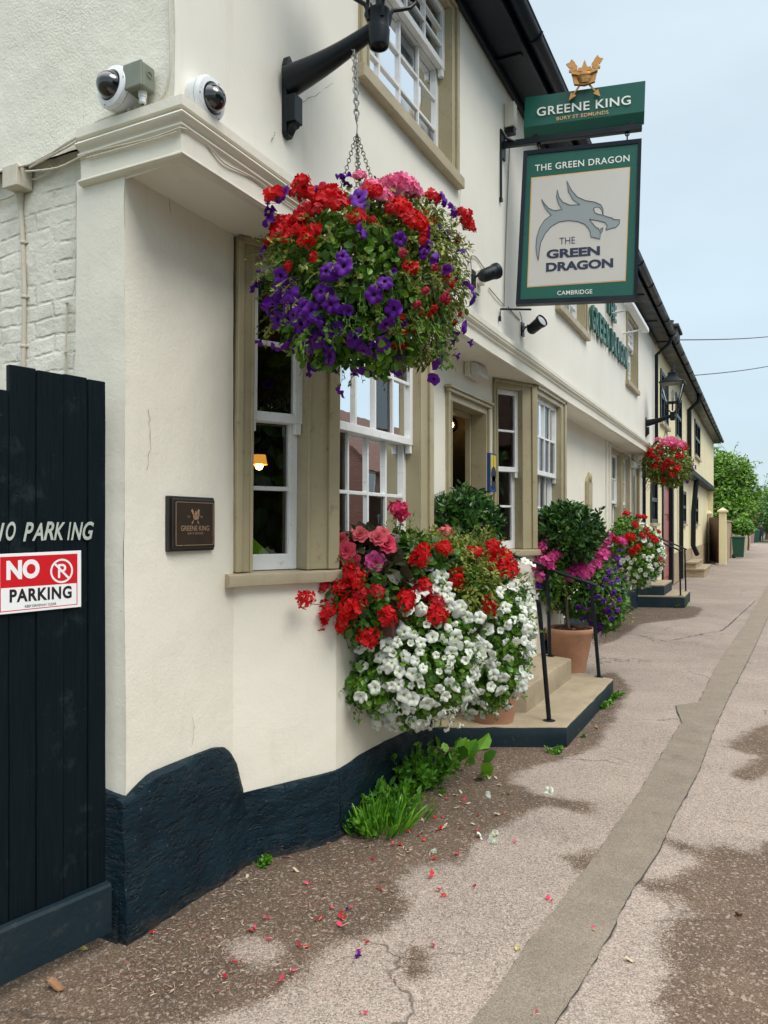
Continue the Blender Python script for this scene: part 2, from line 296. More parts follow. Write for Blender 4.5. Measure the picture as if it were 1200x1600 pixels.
# ---------------------------------------------------------------- mesh builder
class MB:
    def __init__(s): s.v = []; s.f = []; s.mi = []; s.tint = None; s.sm = False
    def add(s, vs, fs, m=0):
        k = len(s.v); s.v.extend(Vector(p) for p in vs)
        for f in fs: s.f.append(tuple(i+k for i in f)); s.mi.append(m)
    def box(s, o, ax, ay, az, m=0):                       # corner + three edge vectors
        o = Vector(o); ax = Vector(ax); ay = Vector(ay); az = Vector(az)
        p = [o, o+ax, o+ax+ay, o+ay]; p += [q+az for q in p]
        s.add(p, [(0, 3, 2, 1), (4, 5, 6, 7), (0, 1, 5, 4), (1, 2, 6, 5), (2, 3, 7, 6), (3, 0, 4, 7)], m)
    def cbox(s, c, sx, sy, sz, m=0, rz=0):
        c = Vector(c); a = Vector((cos(rz)*sx, sin(rz)*sx, 0)); b = Vector((-sin(rz)*sy, cos(rz)*sy, 0)); z = Vector((0, 0, sz))
        s.box(c-a/2-b/2-z/2, a, b, z, m)
    def tube(s, pts, r, n=8, m=0, cap=True):
        pts = [Vector(p) for p in pts]; rs = r if isinstance(r, (list, tuple)) else [r]*len(pts); k = len(s.v)
        up = Vector((0, 0, 1)); prev = None
        for i, p in enumerate(pts):
            t = (pts[min(i+1, len(pts)-1)]-pts[max(i-1, 0)])
            t = t.normalized() if t.length > 1e-9 else Vector((0, 0, 1))
            if prev is None:
                a = t.cross(up if abs(t.z) < .95 else Vector((1, 0, 0))).normalized()
            else:
                a = (prev-t*prev.dot(t)); a = a.normalized() if a.length > 1e-6 else t.cross(up).normalized()
            prev = a; b = t.cross(a)
            for j in range(n):
                q = 2*pi*j/n; s.v.append(p+(a*cos(q)+b*sin(q))*rs[i])
        for i in range(len(pts)-1):
            for j in range(n):
                j2 = (j+1) % n; s.f.append((k+i*n+j, k+i*n+j2, k+(i+1)*n+j2, k+(i+1)*n+j)); s.mi.append(m)
        if cap:
            s.f.append(tuple(k+j for j in range(n))[::-1]); s.mi.append(m)
            s.f.append(tuple(k+(len(pts)-1)*n+j for j in range(n))); s.mi.append(m)
    def lathe(s, o, axis, prof, n=24, m=0, a0=None, capb=False, capt=False):   # prof: list of (r, h[, mat])
        o = Vector(o); ax = Vector(axis).normalized()
        a = ax.cross(Vector((0, 0, 1)) if abs(ax.z) < .95 else Vector((1, 0, 0))).normalized(); b = ax.cross(a); k = len(s.v)
        for pr in prof:
            for j in range(n):
                q = 2*pi*(j+.5)/n; s.v.append(o+ax*pr[1]+(a*cos(q)+b*sin(q))*pr[0])
        for i in range(len(prof)-1):
            mm = prof[i][2] if len(prof[i]) > 2 else m
            for j in range(n):
                j2 = (j+1) % n; s.f.append((k+i*n+j, k+i*n+j2, k+(i+1)*n+j2, k+(i+1)*n+j)); s.mi.append(mm)
        if capb: s.f.append(tuple(k+j for j in range(n))[::-1]); s.mi.append(prof[0][2] if len(prof[0]) > 2 else m)
        if capt: s.f.append(tuple(k+(len(prof)-1)*n+j for j in range(n))); s.mi.append(prof[-1][2] if len(prof[-1]) > 2 else m)
    def poly(s, pts, off=None, m=0):                      # flat polygon (may be concave), extruded by off
        pts = [Vector(p) for p in pts]; tris = tessellate_polygon([pts]); k = len(pts)
        if off is None: s.add(pts, [tuple(t) for t in tris], m); return
        off = Vector(off); s.add(pts+[p+off for p in pts], [tuple(t) for t in tris]+[tuple(i+k for i in t) for t in tris]+[(i, (i+1) % k, (i+1) % k+k, i+k) for i in range(k)], m)
    def sweep(s, path, prof, m=0):                        # path: plan points with (x,y) and outward normals; prof: (offset outward, z)
        k = len(s.v); n = len(prof)
        for (x, y, nx, ny) in path:
            for (o, z) in prof: s.v.append(Vector((x+nx*o, y+ny*o, z)))
        for i in range(len(path)-1):
            for j in range(n-1):
                s.f.append((k+i*n+j, k+(i+1)*n+j, k+(i+1)*n+j+1, k+i*n+j+1)); s.mi.append(m)
ORG = {}
def build(name, mb, mats, parent=None, smooth=False, bevel=0, loc=None, tint=None, **props):
    o = ORG[parent.name] if parent is not None else Vector(loc if loc is not None else (0, 0, 0))
    me = bpy.data.meshes.new(name); me.from_pydata([tuple(p-o) for p in mb.v], [], mb.f)
    for m in (mats if isinstance(mats, (list, tuple)) else [mats]): me.materials.append(M[m] if isinstance(m, str) else m)
    if max(mb.mi, default=0) > 0: me.polygons.foreach_set('material_index', mb.mi)
    bm = bmesh.new(); bm.from_mesh(me); bmesh.ops.recalc_face_normals(bm, faces=bm.faces); bm.to_mesh(me); bm.free()
    ob = bpy.data.objects.new(name, me); COL.objects.link(ob)
    if parent is not None: ob.parent = parent
    else: ob.location = o
    ORG[ob.name] = o.copy()
    if smooth: me.polygons.foreach_set('use_smooth', [True]*len(me.polygons)); 
    if smooth == 'auto':
        try: me.set_sharp_from_angle(angle=radians(40))
        except Exception: pass
    if bevel:
        md = ob.modifiers.new('bevel', 'BEVEL'); md.width = bevel; md.segments = 2; md.limit_method = 'ANGLE'; md.angle_limit = radians(40)
    me.update()
    for k, v in props.items(): ob[k] = v
    return ob
def thing(name, loc, label, cat, group=None):
    o = bpy.data.objects.new(name, None); COL.objects.link(o); o.location = loc; o.empty_display_size = .1
    ORG[o.name] = Vector(loc); o['label'] = label; o['category'] = cat
    if group: o['group'] = group
    return o
def tag(o, label, cat, group=None):
    o['label'] = label; o['category'] = cat
    if group: o['group'] = group
    return o
def kids(o): return [c for c in bpy.data.objects if c.parent == o]
def copy_tree(o, off=(0, 0, 0), parent=None, rz=0):
    c = o.copy(); COL.objects.link(c); ORG[c.name] = ORG[o.name]+Vector(off)
    if parent is not None: c.parent = parent
    else: c.location = o.location+Vector(off); c.rotation_euler = (0, 0, rz)
    for ch in kids(o): copy_tree(ch, off, c)
    return c

# text drawn with the built-in font
_tc = {}
def text_geo(s, shear=0, bold=0, spacing=1):
    key = (s, shear, bold, spacing)
    if key in _tc: return _tc[key]
    cu = bpy.data.curves.new('t', 'FONT'); cu.body = s; cu.shear = shear; cu.offset = bold; cu.space_character = spacing; cu.resolution_u = 4
    ob = bpy.data.objects.new('t', cu); COL.objects.link(ob); dg = bpy.context.evaluated_depsgraph_get(); dg.update()
    me = bpy.data.meshes.new_from_object(ob.evaluated_get(dg)); v = np.array([x.co[:] for x in me.vertices]); f = [tuple(p.vertices) for p in me.polygons]
    bpy.data.objects.remove(ob); bpy.data.curves.remove(cu); bpy.data.meshes.remove(me)
    v[:, :2] -= v[:, :2].min(0); w, h = v[:, 0].max(), v[:, 1].max(); v[:, 0] /= w; v[:, 1] /= h
    _tc[key] = (v, f); return _tc[key]
def put_text(mb, s, bl, R, U, width, height, m=0, depth=None, **k):   # bl: bottom-left corner
    v, f = text_geo(s, **k); bl = Vector(bl); pts = [bl+R*(width*p[0])+U*(height*p[1]) for p in v]
    if depth is None: mb.add(pts, f, m); return
    n = len(pts); off = Vector(depth); ed = {}
    for q in f:
        for i in range(len(q)):
            e = (q[i], q[(i+1) % len(q)]); r = (e[1], e[0])
            if r in ed: del ed[r]
            else: ed[e] = 1
    mb.add([p+off for p in pts]+pts, list(f)+[(a, b, b+n, a+n) for a, b in ed], m)
def wob(p, a, fr): return noise.noise_vector(p*fr)*a

# ---------------------------------------------------------------- large structure: ground
XL, XU, XB, XC = -2.14, -1.90, -1.887, -1.855     # lower wall, upper wall, bay front, jetty fascia
Y0, Y1, Y2 = 2.09, 15.85, 36.3                     # gable of the pub, end of the pub, end of the cream house
def pip(P, X, Y):
    ins = np.zeros(X.shape, bool); n = len(P)
    for i in range(n):
        x1, y1 = P[i]; x2, y2 = P[(i+1) % n]
        c = ((y1 > Y) != (y2 > Y)) & (X < (x2-x1)*(Y-y1)/((y2-y1) if y2 != y1 else 1e-9)+x1); ins ^= c
    return ins
def sdist(P, X, Y):
    d = np.full(X.shape, 1e9); n = len(P)
    for i in range(n):
        a = np.array(P[i]); b = np.array(P[(i+1) % n]); e = b-a; l2 = max(1e-9, e@e)
        t = np.clip(((X-a[0])*e[0]+(Y-a[1])*e[1])/l2, 0, 1); d = np.minimum(d, np.hypot(X-a[0]-t*e[0], Y-a[1]-t*e[1]))
    return np.where(pip(P, X, Y), d, -d)
def gpoly(px): return [tuple(onZ(u, v)[:2]) for u, v in px]
DAMP = [gpoly(p) for p in (
 [(-200, 1640), (290, 1605), (345, 1580), (430, 1560), (455, 1535), (500, 1495), (525, 1468), (560, 1465), (599, 1451), (637, 1413), (620, 1375), (642, 1353), (718, 1348), (740, 1315), (788, 1288), (853, 1258), (924, 1272), (926, 1254), (832, 1240), (799, 1223), (805, 1207), (875, 1188), (929, 1166), (951, 1137), (985, 1075), (960, 1050), (700, 1100), (500, 1230), (380, 1320), (150, 1440), (-200, 1560)],
 [(1027, 1310), (1070, 1315), (1090, 1325), (1130, 1320), (1170, 1330), (1200, 1300), (1300, 1300), (1300, 1640), (1050, 1640), (1037, 1554), (1054, 1510), (1037, 1478), (1037, 1445), (1086, 1429), (1059, 1407), (1021, 1397), (994, 1375), (1054, 1375), (1091, 1345)],
 [(1260, 1090), (1200, 1110), (1150, 1140), (1120, 1165), (1165, 1180), (1130, 1210), (1150, 1220), (1215, 1190), (1270, 1180)],
 [(882, 1340), (930, 1328), (925, 1356), (900, 1362)],
 [(940, 970), (1010, 940), (1100, 950), (1085, 965), (1000, 975), (965, 1000), (930, 1010)],
 [(640, 1480), (665, 1478), (660, 1520), (640, 1525)])]
LIGHT = [gpoly([(345, 1475), (400, 1462), (440, 1470), (445, 1490), (410, 1512), (370, 1500)])]
def nn_y(nt, v):
    q = nn(nt, 'ShaderNodeSeparateXYZ'); nt.links.new(v, q.inputs[0]); return q.outputs[1]
def pavement_mat():
    m, nt, b = new_mat('pavement_asphalt'); v = coord_(nt, 'Position')
    a = nn(nt, 'ShaderNodeAttribute'); a.attribute_name = 'damp'
    rag = math_(nt, 'ADD', math_(nt, 'MULTIPLY', math_(nt, 'SUBTRACT', noise_(nt, v, 6, 8, .74), .5), 1.0), math_(nt, 'MULTIPLY', math_(nt, 'SUBTRACT', noise_(nt, v, 150, 3, .65), .5), .95))
    f = range_(nt, math_(nt, 'ADD', a.outputs['Fac'], rag), .35, .60)
    oth = math_(nt, 'ADD', noise_(nt, v, 1.7, 6, .65), math_(nt, 'MULTIPLY', math_(nt, 'SUBTRACT', noise_(nt, v, 9, 5, .7), .5), .25))
    f = math_(nt, 'MAXIMUM', f, range_(nt, oth, .68, .72, 0, .75))
    pale = mixc(nt, range_(nt, noise_(nt, v, 2.3, 5), .3, .7), (.355, .288, .240), (.292, .240, .202))
    dark = mixc(nt, range_(nt, noise_(nt, v, 3.1, 5), .3, .7), (.142, .096, .063), (.100, .068, .047))
    col = mixc(nt, f, pale, dark)
    vo = nn(nt, 'ShaderNodeTexVoronoi'); vo.inputs['Scale'].default_value = 210; nt.links.new(v, vo.inputs['Vector'])
    v2 = nn(nt, 'ShaderNodeTexVoronoi'); v2.inputs['Scale'].default_value = 95; nt.links.new(v, v2.inputs['Vector'])
    sp = nn(nt, 'ShaderNodeSeparateColor'); nt.links.new(vo.outputs['Color'], sp.inputs[0]); sq = nn(nt, 'ShaderNodeSeparateColor'); nt.links.new(v2.outputs['Color'], sq.inputs[0])
    g = math_(nt, 'ADD', math_(nt, 'MULTIPLY', sp.outputs[0], .60), math_(nt, 'MULTIPLY', sq.outputs[0], .26))
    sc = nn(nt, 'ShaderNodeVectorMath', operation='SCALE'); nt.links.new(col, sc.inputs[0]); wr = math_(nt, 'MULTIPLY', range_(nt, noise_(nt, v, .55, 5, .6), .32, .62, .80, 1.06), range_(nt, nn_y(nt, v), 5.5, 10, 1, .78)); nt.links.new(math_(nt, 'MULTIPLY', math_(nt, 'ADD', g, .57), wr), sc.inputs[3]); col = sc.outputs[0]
    col = mixc(nt, math_(nt, 'MULTIPLY', range_(nt, sp.outputs[1], .84, .92, 0, .6), math_(nt, 'SUBTRACT', 1.05, math_(nt, 'MULTIPLY', f, .6))), col, (.54, .47, .40))
    col = mixc(nt, range_(nt, sq.outputs[1], .90, .95, 0, .55), col, (.40, .33, .27))
    col = mixc(nt, range_(nt, sp.outputs[2], .84, .90, 0, .55), col, (.050, .040, .034))
    wn = noise_(nt, v, 1.1, 3); ck = nn(nt, 'ShaderNodeTexVoronoi', feature='DISTANCE_TO_EDGE'); ck.inputs['Scale'].default_value = .9
    dv = nn(nt, 'ShaderNodeVectorMath', operation='ADD'); nz_ = nn(nt, 'ShaderNodeTexNoise'); nz_.inputs['Scale'].default_value = 3.5; nz_.inputs['Detail'].default_value = 5; nt.links.new(v, nz_.inputs[0])
    sm = nn(nt, 'ShaderNodeVectorMath', operation='SCALE'); nt.links.new(nz_.outputs['Color'], sm.inputs[0]); sm.inputs[3].default_value = .35; nt.links.new(v, dv.inputs[0]); nt.links.new(sm.outputs[0], dv.inputs[1]); nt.links.new(dv.outputs[0], ck.inputs['Vector'])
    cr_ = math_(nt, 'MULTIPLY', range_(nt, ck.outputs['Distance'], .002, .009, 1, 0), range_(nt, wn, .50, .58))
    col = mixc(nt, math_(nt, 'MULTIPLY', cr_, .65), col, (.045, .037, .03))
    gum = nn(nt, 'ShaderNodeTexVoronoi'); gum.inputs['Scale'].default_value = 2.6; nt.links.new(v, gum.inputs['Vector']); col = mixc(nt, range_(nt, gum.outputs['Distance'], .028, .036, .45, 0), col, (.09, .08, .075))
    nt.links.new(col, b.inputs['Base Color']); b.inputs['Roughness'].default_value = .88; b.inputs['Specular IOR Level'].default_value = .3
    n1 = bump_(nt, vo.outputs['Distance'], .5, .003); n2 = bump_(nt, noise_(nt, v, 4, 4), .4, .012, n1)
    nt.links.new(n2, b.inputs['Normal']); return m
M['pavement'] = pavement_mat()
def make_pavement():
    xs = np.concatenate([np.arange(-4.6, -2.5, .15), np.arange(-2.5, .081, .025)]); ys = [-1.]; y = -1.
    while y < 75:
        y += .1 if y < 1.3 else min(.8, .022*max(1, (y/2.6)**1.6)); ys.append(y)
    ys = np.array(ys); X, Y = np.meshgrid(xs, ys); d = np.full(X.shape, -9.)
    for P in DAMP: d = np.maximum(d, sdist(P, X, Y))
    for P in LIGHT: d = np.minimum(d, -sdist(P, X, Y))
    d = np.maximum(d, .12-(X+2.2)*.9-np.where((Y > 5) & (Y < 15), 0, .0))     # grime along the foot of the walls
    f = np.clip(.5+d/.22, 0, 1)
    Z = np.array([[.006*noise.noise(Vector((x*.9, yy*.5, 0))) for x in xs] for yy in ys])
    X = X+.047*(Y-3)*np.clip((X+.5)/.58, 0, 1)
    v = np.stack([X, Y, Z], -1).reshape(-1, 3); nx = len(xs); idx = np.arange(len(v)).reshape(X.shape)
    fc = np.stack([idx[:-1, :-1], idx[:-1, 1:], idx[1:, 1:], idx[1:, :-1]], -1).reshape(-1, 4)
    me = bpy.data.meshes.new('pavement'); me.from_pydata(v.tolist(), [], fc.tolist()); me.materials.append(M['pavement'])
    at_ = me.attributes.new('damp', 'FLOAT', 'POINT'); at_.data.foreach_set('value', f.ravel().astype(np.float32))
    me.polygons.foreach_set('use_smooth', [True]*len(me.polygons))
    o = bpy.data.objects.new('pavement', me); COL.objects.link(o); o['kind'] = 'structure'
make_pavement()
def ribbon(name, left, right, z, m, rag=.012, step=.05):
    def dens(p):
        o = []
        for a, b in zip(p, p[1:]):
            a = Vector((*a, 0)); b = Vector((*b, 0)); n = max(1, int((b-a).length/step))
            o += [a.lerp(b, i/n) for i in range(n)]
        return o+[Vector((*p[-1], 0))]
    A = dens(left); B = dens(right); n = max(len(A), len(B)); mb = MB()
    for i in range(n):
        a = A[int(i*(len(A)-1)/(n-1))].copy(); b = B[int(i*(len(B)-1)/(n-1))].copy()
        a.x += rag*(noise.noise(Vector((a.x*3, a.y*9, 1)))+.6*noise.noise(Vector((a.x*3, a.y*31, 4)))); b.x += rag*(noise.noise(Vector((b.x*3, b.y*9, 7)))+.6*noise.noise(Vector((b.x*3, b.y*31, 8))))
        a.z = z; b.z = z; mb.v += [a, b]
        if i: mb.f.append((2*i-2, 2*i-1, 2*i+1, 2*i)); mb.mi.append(0)
    return build(name, mb, m, kind='structure')
tl = gpoly([(700, 1660), (740, 1600), (783, 1543), (821, 1483), (880, 1408), (929, 1343), (962, 1294), (1000, 1240), (1032, 1185), (1065, 1131), (1056, 1104), (1092, 1099), (1116, 1050), (1148, 1000), (1165, 975), (1185, 940), (1208, 900), (1222, 875), (1232, 855)])
tr_ = gpoly([(835, 1660), (875, 1592), (918, 1527), (951, 1467), (983, 1402), (1027, 1337), (1054, 1278), (1092, 1207), (1113, 1148), (1140, 1088), (1160, 1050), (1180, 1010), (1202, 960), (1214, 930), (1224, 900), (1232, 875), (1238, 855)])
ribbon('trench_crack', [(x-.002, y) for x, y in tl], [(x+.002, y) for x, y in tr_], .0085, 'tar', .012)
ribbon('trench_strip', tl, tr_, .0125, 'trench', .005)
def sheet(name, pts, z, m):
    mb = MB(); mb.poly([(x, y, z) for x, y in pts], None); return build(name, mb, m, kind='structure')
ribbon('pavement_seam', [(x, y+.012) for x, y in gpoly([(960, 985), (1040, 1003), (1130, 985), (1180, 940)])], gpoly([(960, 985), (1040, 1003), (1130, 985), (1180, 940)]), .0085, 'tar', .03)
mb = MB()
for i in range(83):
    y = -1+i*.915; mb.box((.085+.047*(y-3), y, -.14), (.125, 0, 0), (.047*.905, .905, 0), (0, 0, .145))
build('kerb', mb, 'kerb', bevel=.012, kind='structure')
mb = MB(); mb.add([(.19-.047*43, -40, -.125), (6.2, -40, -.125), (10, 140, -.125), (.19+.047*137, 140, -.125)], [(0, 1, 2, 3)]); build('road', mb, 'road', kind='structure')
mb = MB(); mb.box((6.4, -40, -.2), (2, 0, 0), (0, 90, 0), (0, 0, .2)); build('far_pavement', mb, 'patch', kind='structure')
mb = MB(); mb.add([(-900, -400, -.16), (900, -400, -.16), (900, 1500, -.16), (-900, 1500, -.16)], [(0, 1, 2, 3)]); build('ground', mb, 'grass', kind='structure')

# ---------------------------------------------------------------- the pub
pub = thing('pub_building', (XL, Y0, 0), 'cream rendered two-storey pub with black plinth, jettied upper floor and taupe bay windows', 'building')
def panel(mb, p0, p1, z0, z1, holes=(), cell=.07, amp=.006, reveal=.09, m=0, mrev=None):
    p0 = Vector((*p0, 0)); p1 = Vector((*p1, 0)); d = p1-p0; Ln = d.length; d.normalize(); n = Vector((d.y, -d.x, 0))
    def cuts(a, b, ex, c):
        k = sorted({round(x, 5) for x in ([a, b]+[e for e in ex if a < e < b])}); o = []
        for x, y in zip(k, k[1:]):
            q = max(1, int((y-x)/c)); o += [x+(y-x)*i/q for i in range(q)]
        return o+[k[-1]]
    ss = cuts(0, Ln, [h[0] for h in holes]+[h[1] for h in holes], cell); zs = cuts(z0, z1, [h[2] for h in holes]+[h[3] for h in holes], cell)
    def pt(s, z):
        p = p0+d*s+Vector((0, 0, z)); return p+wob(p, amp, 1.6)+wob(p, amp*.35, 9)
    k = len(mb.v); nz = len(zs)
    for s in ss:
        for z in zs: mb.v.append(pt(s, z))
    for i in range(len(ss)-1):
        for j in range(nz-1):
            a, b = (ss[i]+ss[i+1])/2, (zs[j]+zs[j+1])/2
            if any(h[0] < a < h[1] and h[2] < b < h[3] for h in holes): continue
            mb.f.append((k+i*nz+j, k+(i+1)*nz+j, k+(i+1)*nz+j+1, k+i*nz+j+1)); mb.mi.append(m)
    for h in holes:
        q = [pt(h[0], h[2]), pt(h[1], h[2]), pt(h[1], h[3]), pt(h[0], h[3])]
        for i in range(4):
            a, b = q[i], q[(i+1) % 4]; mb.add([a, b, b-n*reveal, a-n*reveal], [(0, 1, 2, 3)], m if mrev is None else mrev)
LC = hypot(.253, .49); CA = (-2.14, 2.74); CD = (.253/LC, .49/LC)            # first bay: its near canted side starts here
BF0, BF1 = 3.23, 4.41                                                          # bay front
CA2 = (-2.14, 6.43); BG0, BG1 = 6.92, 8.05                                     # second bay
ZS, ZT = 1.34, 2.87                                                            # sill, jetty soffit
mb = MB()
panel(mb, (XL, Y0), (XL, CA[1]), 0, ZT+.02)
panel(mb, CA, (XB, BF0), 0, ZS-.05); panel(mb, (XB, BF0), (XB, BF1), 0, ZS-.05); panel(mb, (XB, BF1), (XL, BF1+.49), 0, ZT)
DO0, DO1, DOT = 5.30, 6.26, 2.60
panel(mb, (XL, BF1+.49), (XL, CA2[1]), 0, ZT, [(DO0-BF1-.49, DO1-BF1-.49, .45, DOT)], mrev=0)
panel(mb, CA2, (XB, BG0), 0, ZS-.05); panel(mb, (XB, BG0), (XB, BG1), 0, ZS-.05); panel(mb, (XB, BG1), (XL, BG1+.49), 0, ZT)
W3 = [(12.15, 13.15), (13.25, 14.05)]
panel(mb, (XL, BG1+.49), (XL, Y1), 0, ZT, [(a-BG1-.49, b-BG1-.49, 1.15, 2.8) for a, b in W3]+[(14.25-BG1-.49, 15.25-BG1-.49, .45, 2.75)], cell=.12)
build('lower_wall', mb, 'cream', pub, smooth='auto')
mb = MB(); panel(mb, (XL-.26, Y0), (XL, Y0), 0, 2.9, cell=.05, amp=.009); mb.add([(XL-.26, Y0, 0), (XL-.26, Y0+.09, 0), (XL-.26, Y0+.09, 2.9), (XL-.26, Y0, 2.9)], [(0, 1, 2, 3)]); build('corner_pilaster', mb, 'cream_old', pub, smooth='auto')
mb = MB(); panel(mb, (-7, Y0+.06), (XL-.25, Y0+.06), 0, 3.06, cell=.05, amp=.022); build('painted_brick_wall', mb, 'paint_brick', pub, smooth='auto')
UW = [(3.48, 4.90, 3.97, 5.14), (7.75, 9.22, 3.86, 5.0), (12.22, 13.36, 3.84, 4.95)]
mb = MB(); panel(mb, (XU, Y0), (XU, Y1), 2.95, 5.24, [(a-Y0, b-Y0, c, d) for a, b, c, d in UW], cell=.09, amp=.010); build('upper_wall', mb, 'cream_smooth', pub, smooth='auto')
mb = MB(); panel(mb, (-7, Y0+.005), (-2.37, Y0+.005), 3.03, 5.3, cell=.07, amp=.012); panel(mb, (-2.37, Y0+.005), (XU, Y0+.005), 2.86, 5.3, cell=.07, amp=.012)
mb.poly([(-7, Y0+.01, 5.29), (XU, Y0+.01, 5.29), (-4.45, Y0+.01, 8.6)]); build('gable_wall', mb, 'gable', pub, smooth='auto')
mb = MB(); mb.box((-7, Y0+.4, -.1), (.1, 0, 0), (0, Y1-Y0-.5, 0), (0, 0, 5.3)); build('rear_wall', mb, 'cream', pub)
# jetty soffit and moulded fascia
mb = MB()
n = 150
for i in range(n+1):
    y = Y0-.03+(Y1-Y0)*i/n
    for x in (XC+.012, XC-.06, -2.0, XL-.02): p = Vector((x, y, ZT)); mb.v.append(p+Vector((0, 0, .010*noise.noise(p*1.3))))
    if i:
        for j in range(3): mb.f.append((4*i-4+j, 4*i+j, 4*i+j+1, 4*i-3+j)); mb.mi.append(0)
build('jetty_soffit', mb, 'cream_smooth', pub, smooth=True)
PROF = [(-.06, 3.085), (.0, 3.085), (.022, 3.080), (.022, 3.045), (.006, 3.040), (.006, 3.034)]
PROF += [(.006+.024*sin(pi*i/6), 3.034-.036*i/6) for i in range(1, 7)]+[(.004, 2.992)]+[(.004+.012*sin(pi*i/5), 2.992-.02*i/5) for i in range(1, 6)]
PROF += [(0, 2.968), (-.002, 2.892), (.004, 2.890)]+[(.004+.013*sin(pi*i/5), 2.890-.022*i/5) for i in range(1, 6)]+[(-.02, 2.866)]
path = [(-2.36, Y0-.012, 0, -1), (-2.2, Y0-.012, 0, -1), (-2.0, Y0-.012, 0, -1), (XC, Y0-.012, 1, -1)]
yy = Y0+.3
while yy < Y1: path.append((XC+.006*noise.noise(Vector((0, yy*.8, 0))), yy, 1, 0)); yy += .35
path.append((XC, Y1, 1, 0))
mb = MB(); mb.sweep(path, PROF); e = [(-2.36, Y0-.012-o, z) for o, z in PROF]; mb.poly(e+[(-2.36, Y0+.05, 2.866), (-2.36, Y0+.05, 3.085)])
e = [(XC+o, Y1, z) for o, z in PROF]; mb.poly(e+[(XC-.1, Y1, 2.866), (XC-.1, Y1, 3.085)])
build('cornice', mb, 'cream_old', pub, smooth='auto')
# black plinth: a lumpy rendered base with a stepped, hand-painted top line
def plinth(mb, p0, p1, tops, outw, cell=.035, capends=(False, False), zbot=-.03):
    p0 = Vector((*p0, 0)); p1 = Vector((*p1, 0)); d = p1-p0; Ln = d.length; d.normalize(); n = Vector((d.y, -d.x, 0)); ns = max(2, int(Ln/cell)); nz = 16; k = len(mb.v)
    for i in range(ns+1):
        s = Ln*i/ns; q = s/Ln
        for (a, za), (b, zb) in zip(tops, tops[1:]):
            if a <= q <= b: zt = za+(zb-za)*(q-a)/max(1e-6, b-a); break
        for j in range(nz+3):
            if j <= nz: z = zbot+(zt-zbot)*j/nz; off = outw*(1-.35*(j/nz)**6)
            elif j == nz+1: z = zt+.012; off = outw*.35
            else: z = zt+.014; off = -.01
            p = p0+d*s+n*off+Vector((0, 0, z)); w_ = noise.noise(p*4)*.016+noise.noise(p*11)*.010+noise.noise(p*24)*.005
            if 0 < j <= nz: p += n*w_
            elif j == nz+1: p += Vector((0, 0, .004*noise.noise(p*15)))
            mb.v.append(p)
    r = nz+3
    for i in range(ns):
        for j in range(r-1): mb.f.append((k+i*r+j, k+(i+1)*r+j, k+(i+1)*r+j+1, k+i*r+j+1)); mb.mi.append(0)
    for en, i in ((capends[0], 0), (capends[1], ns)):
        if en:
            q = [mb.v[k+i*r+j] for j in range(r)]; mb.poly(q+[q[-1]-n*.05, q[0]-n*.1])
def tz(u, v, p, d): return onL(u, v, p, d).z
PW = (XL+.04, 0)
def ztx(u, v, X): return onX(u, v, X).z
mb = MB(); yA = 2.055; yB = 2.80
pA = [(208, 1253), (225, 1233), (245, 1215), (300, 1192), (345, 1174), (360, 1174), (371, 1184), (380, 1222), (386, 1238)]
tA = [(0, ztx(207, 1254, XL+.04))]+[((onX(u, v, XL+.04).y-yA)/(yB-yA), ztx(u, v, XL+.04)) for u, v in pA if 0 < (onX(u, v, XL+.04).y-yA)/(yB-yA) < 1]; tA.append((1, tA[-1][1]-.02))
plinth(mb, (XL, yA), (XL, yB), tA, .045, capends=(True, True))
plinth(mb, (XL-.20, Y0), (XL+.01, Y0), [(0, tA[0][1]+.03), (1, tA[0][1])], .045)
build('plinth', mb, 'plinth', pub, smooth='auto')
mb = MB()
pB = [(390, 1240), (450, 1226), (500, 1214), (524, 1207)]
tB = [(0, .30)]+[(min(.999, sL(u, CA, CD)/LC), tz(u, v, CA, CD)) for u, v in pB if 0 < sL(u, CA, CD) < LC]; tB.append((1, tB[-1][1])); tB[0] = (0, tB[1][1])
plinth(mb, CA, (XB+.012, BF0-.01), tB, .02)
pC = [(528, 1206), (545, 1196), (562, 1183), (600, 1162), (640, 1143), (660, 1133), (690, 1128)]
tC = [(0, tB[-1][1])]+[((onX(u, v, XB).y-BF0)/(BF1-BF0), ztx(u, v, XB)) for u, v in pC if 0 < (onX(u, v, XB).y-BF0)/(BF1-BF0) < 1]; tC.append((1, tC[-1][1]))
plinth(mb, (XB, BF0), (XB, BF1+.01), tC, .02); plinth(mb, (XB, BF1), (XL, BF1+.49), [(0, tC[-1][1]), (1, .4)], .02)
build('plinth', mb, 'plinth', pub, smooth='auto')
mb = MB(); plinth(mb, (XB, BG0+.3), (XB, BG1), [(0, .42), (1, .42)], .02, .08); plinth(mb, (XB, BG1), (XL, BG1+.49), [(0, .42), (1, .42)], .02, .08); plinth(mb, (XL, BG1+.49), (XL, 15.0), [(0, .42), (1, .45)], .025, .12); build('plinth', mb, 'plinth', pub, smooth='auto')

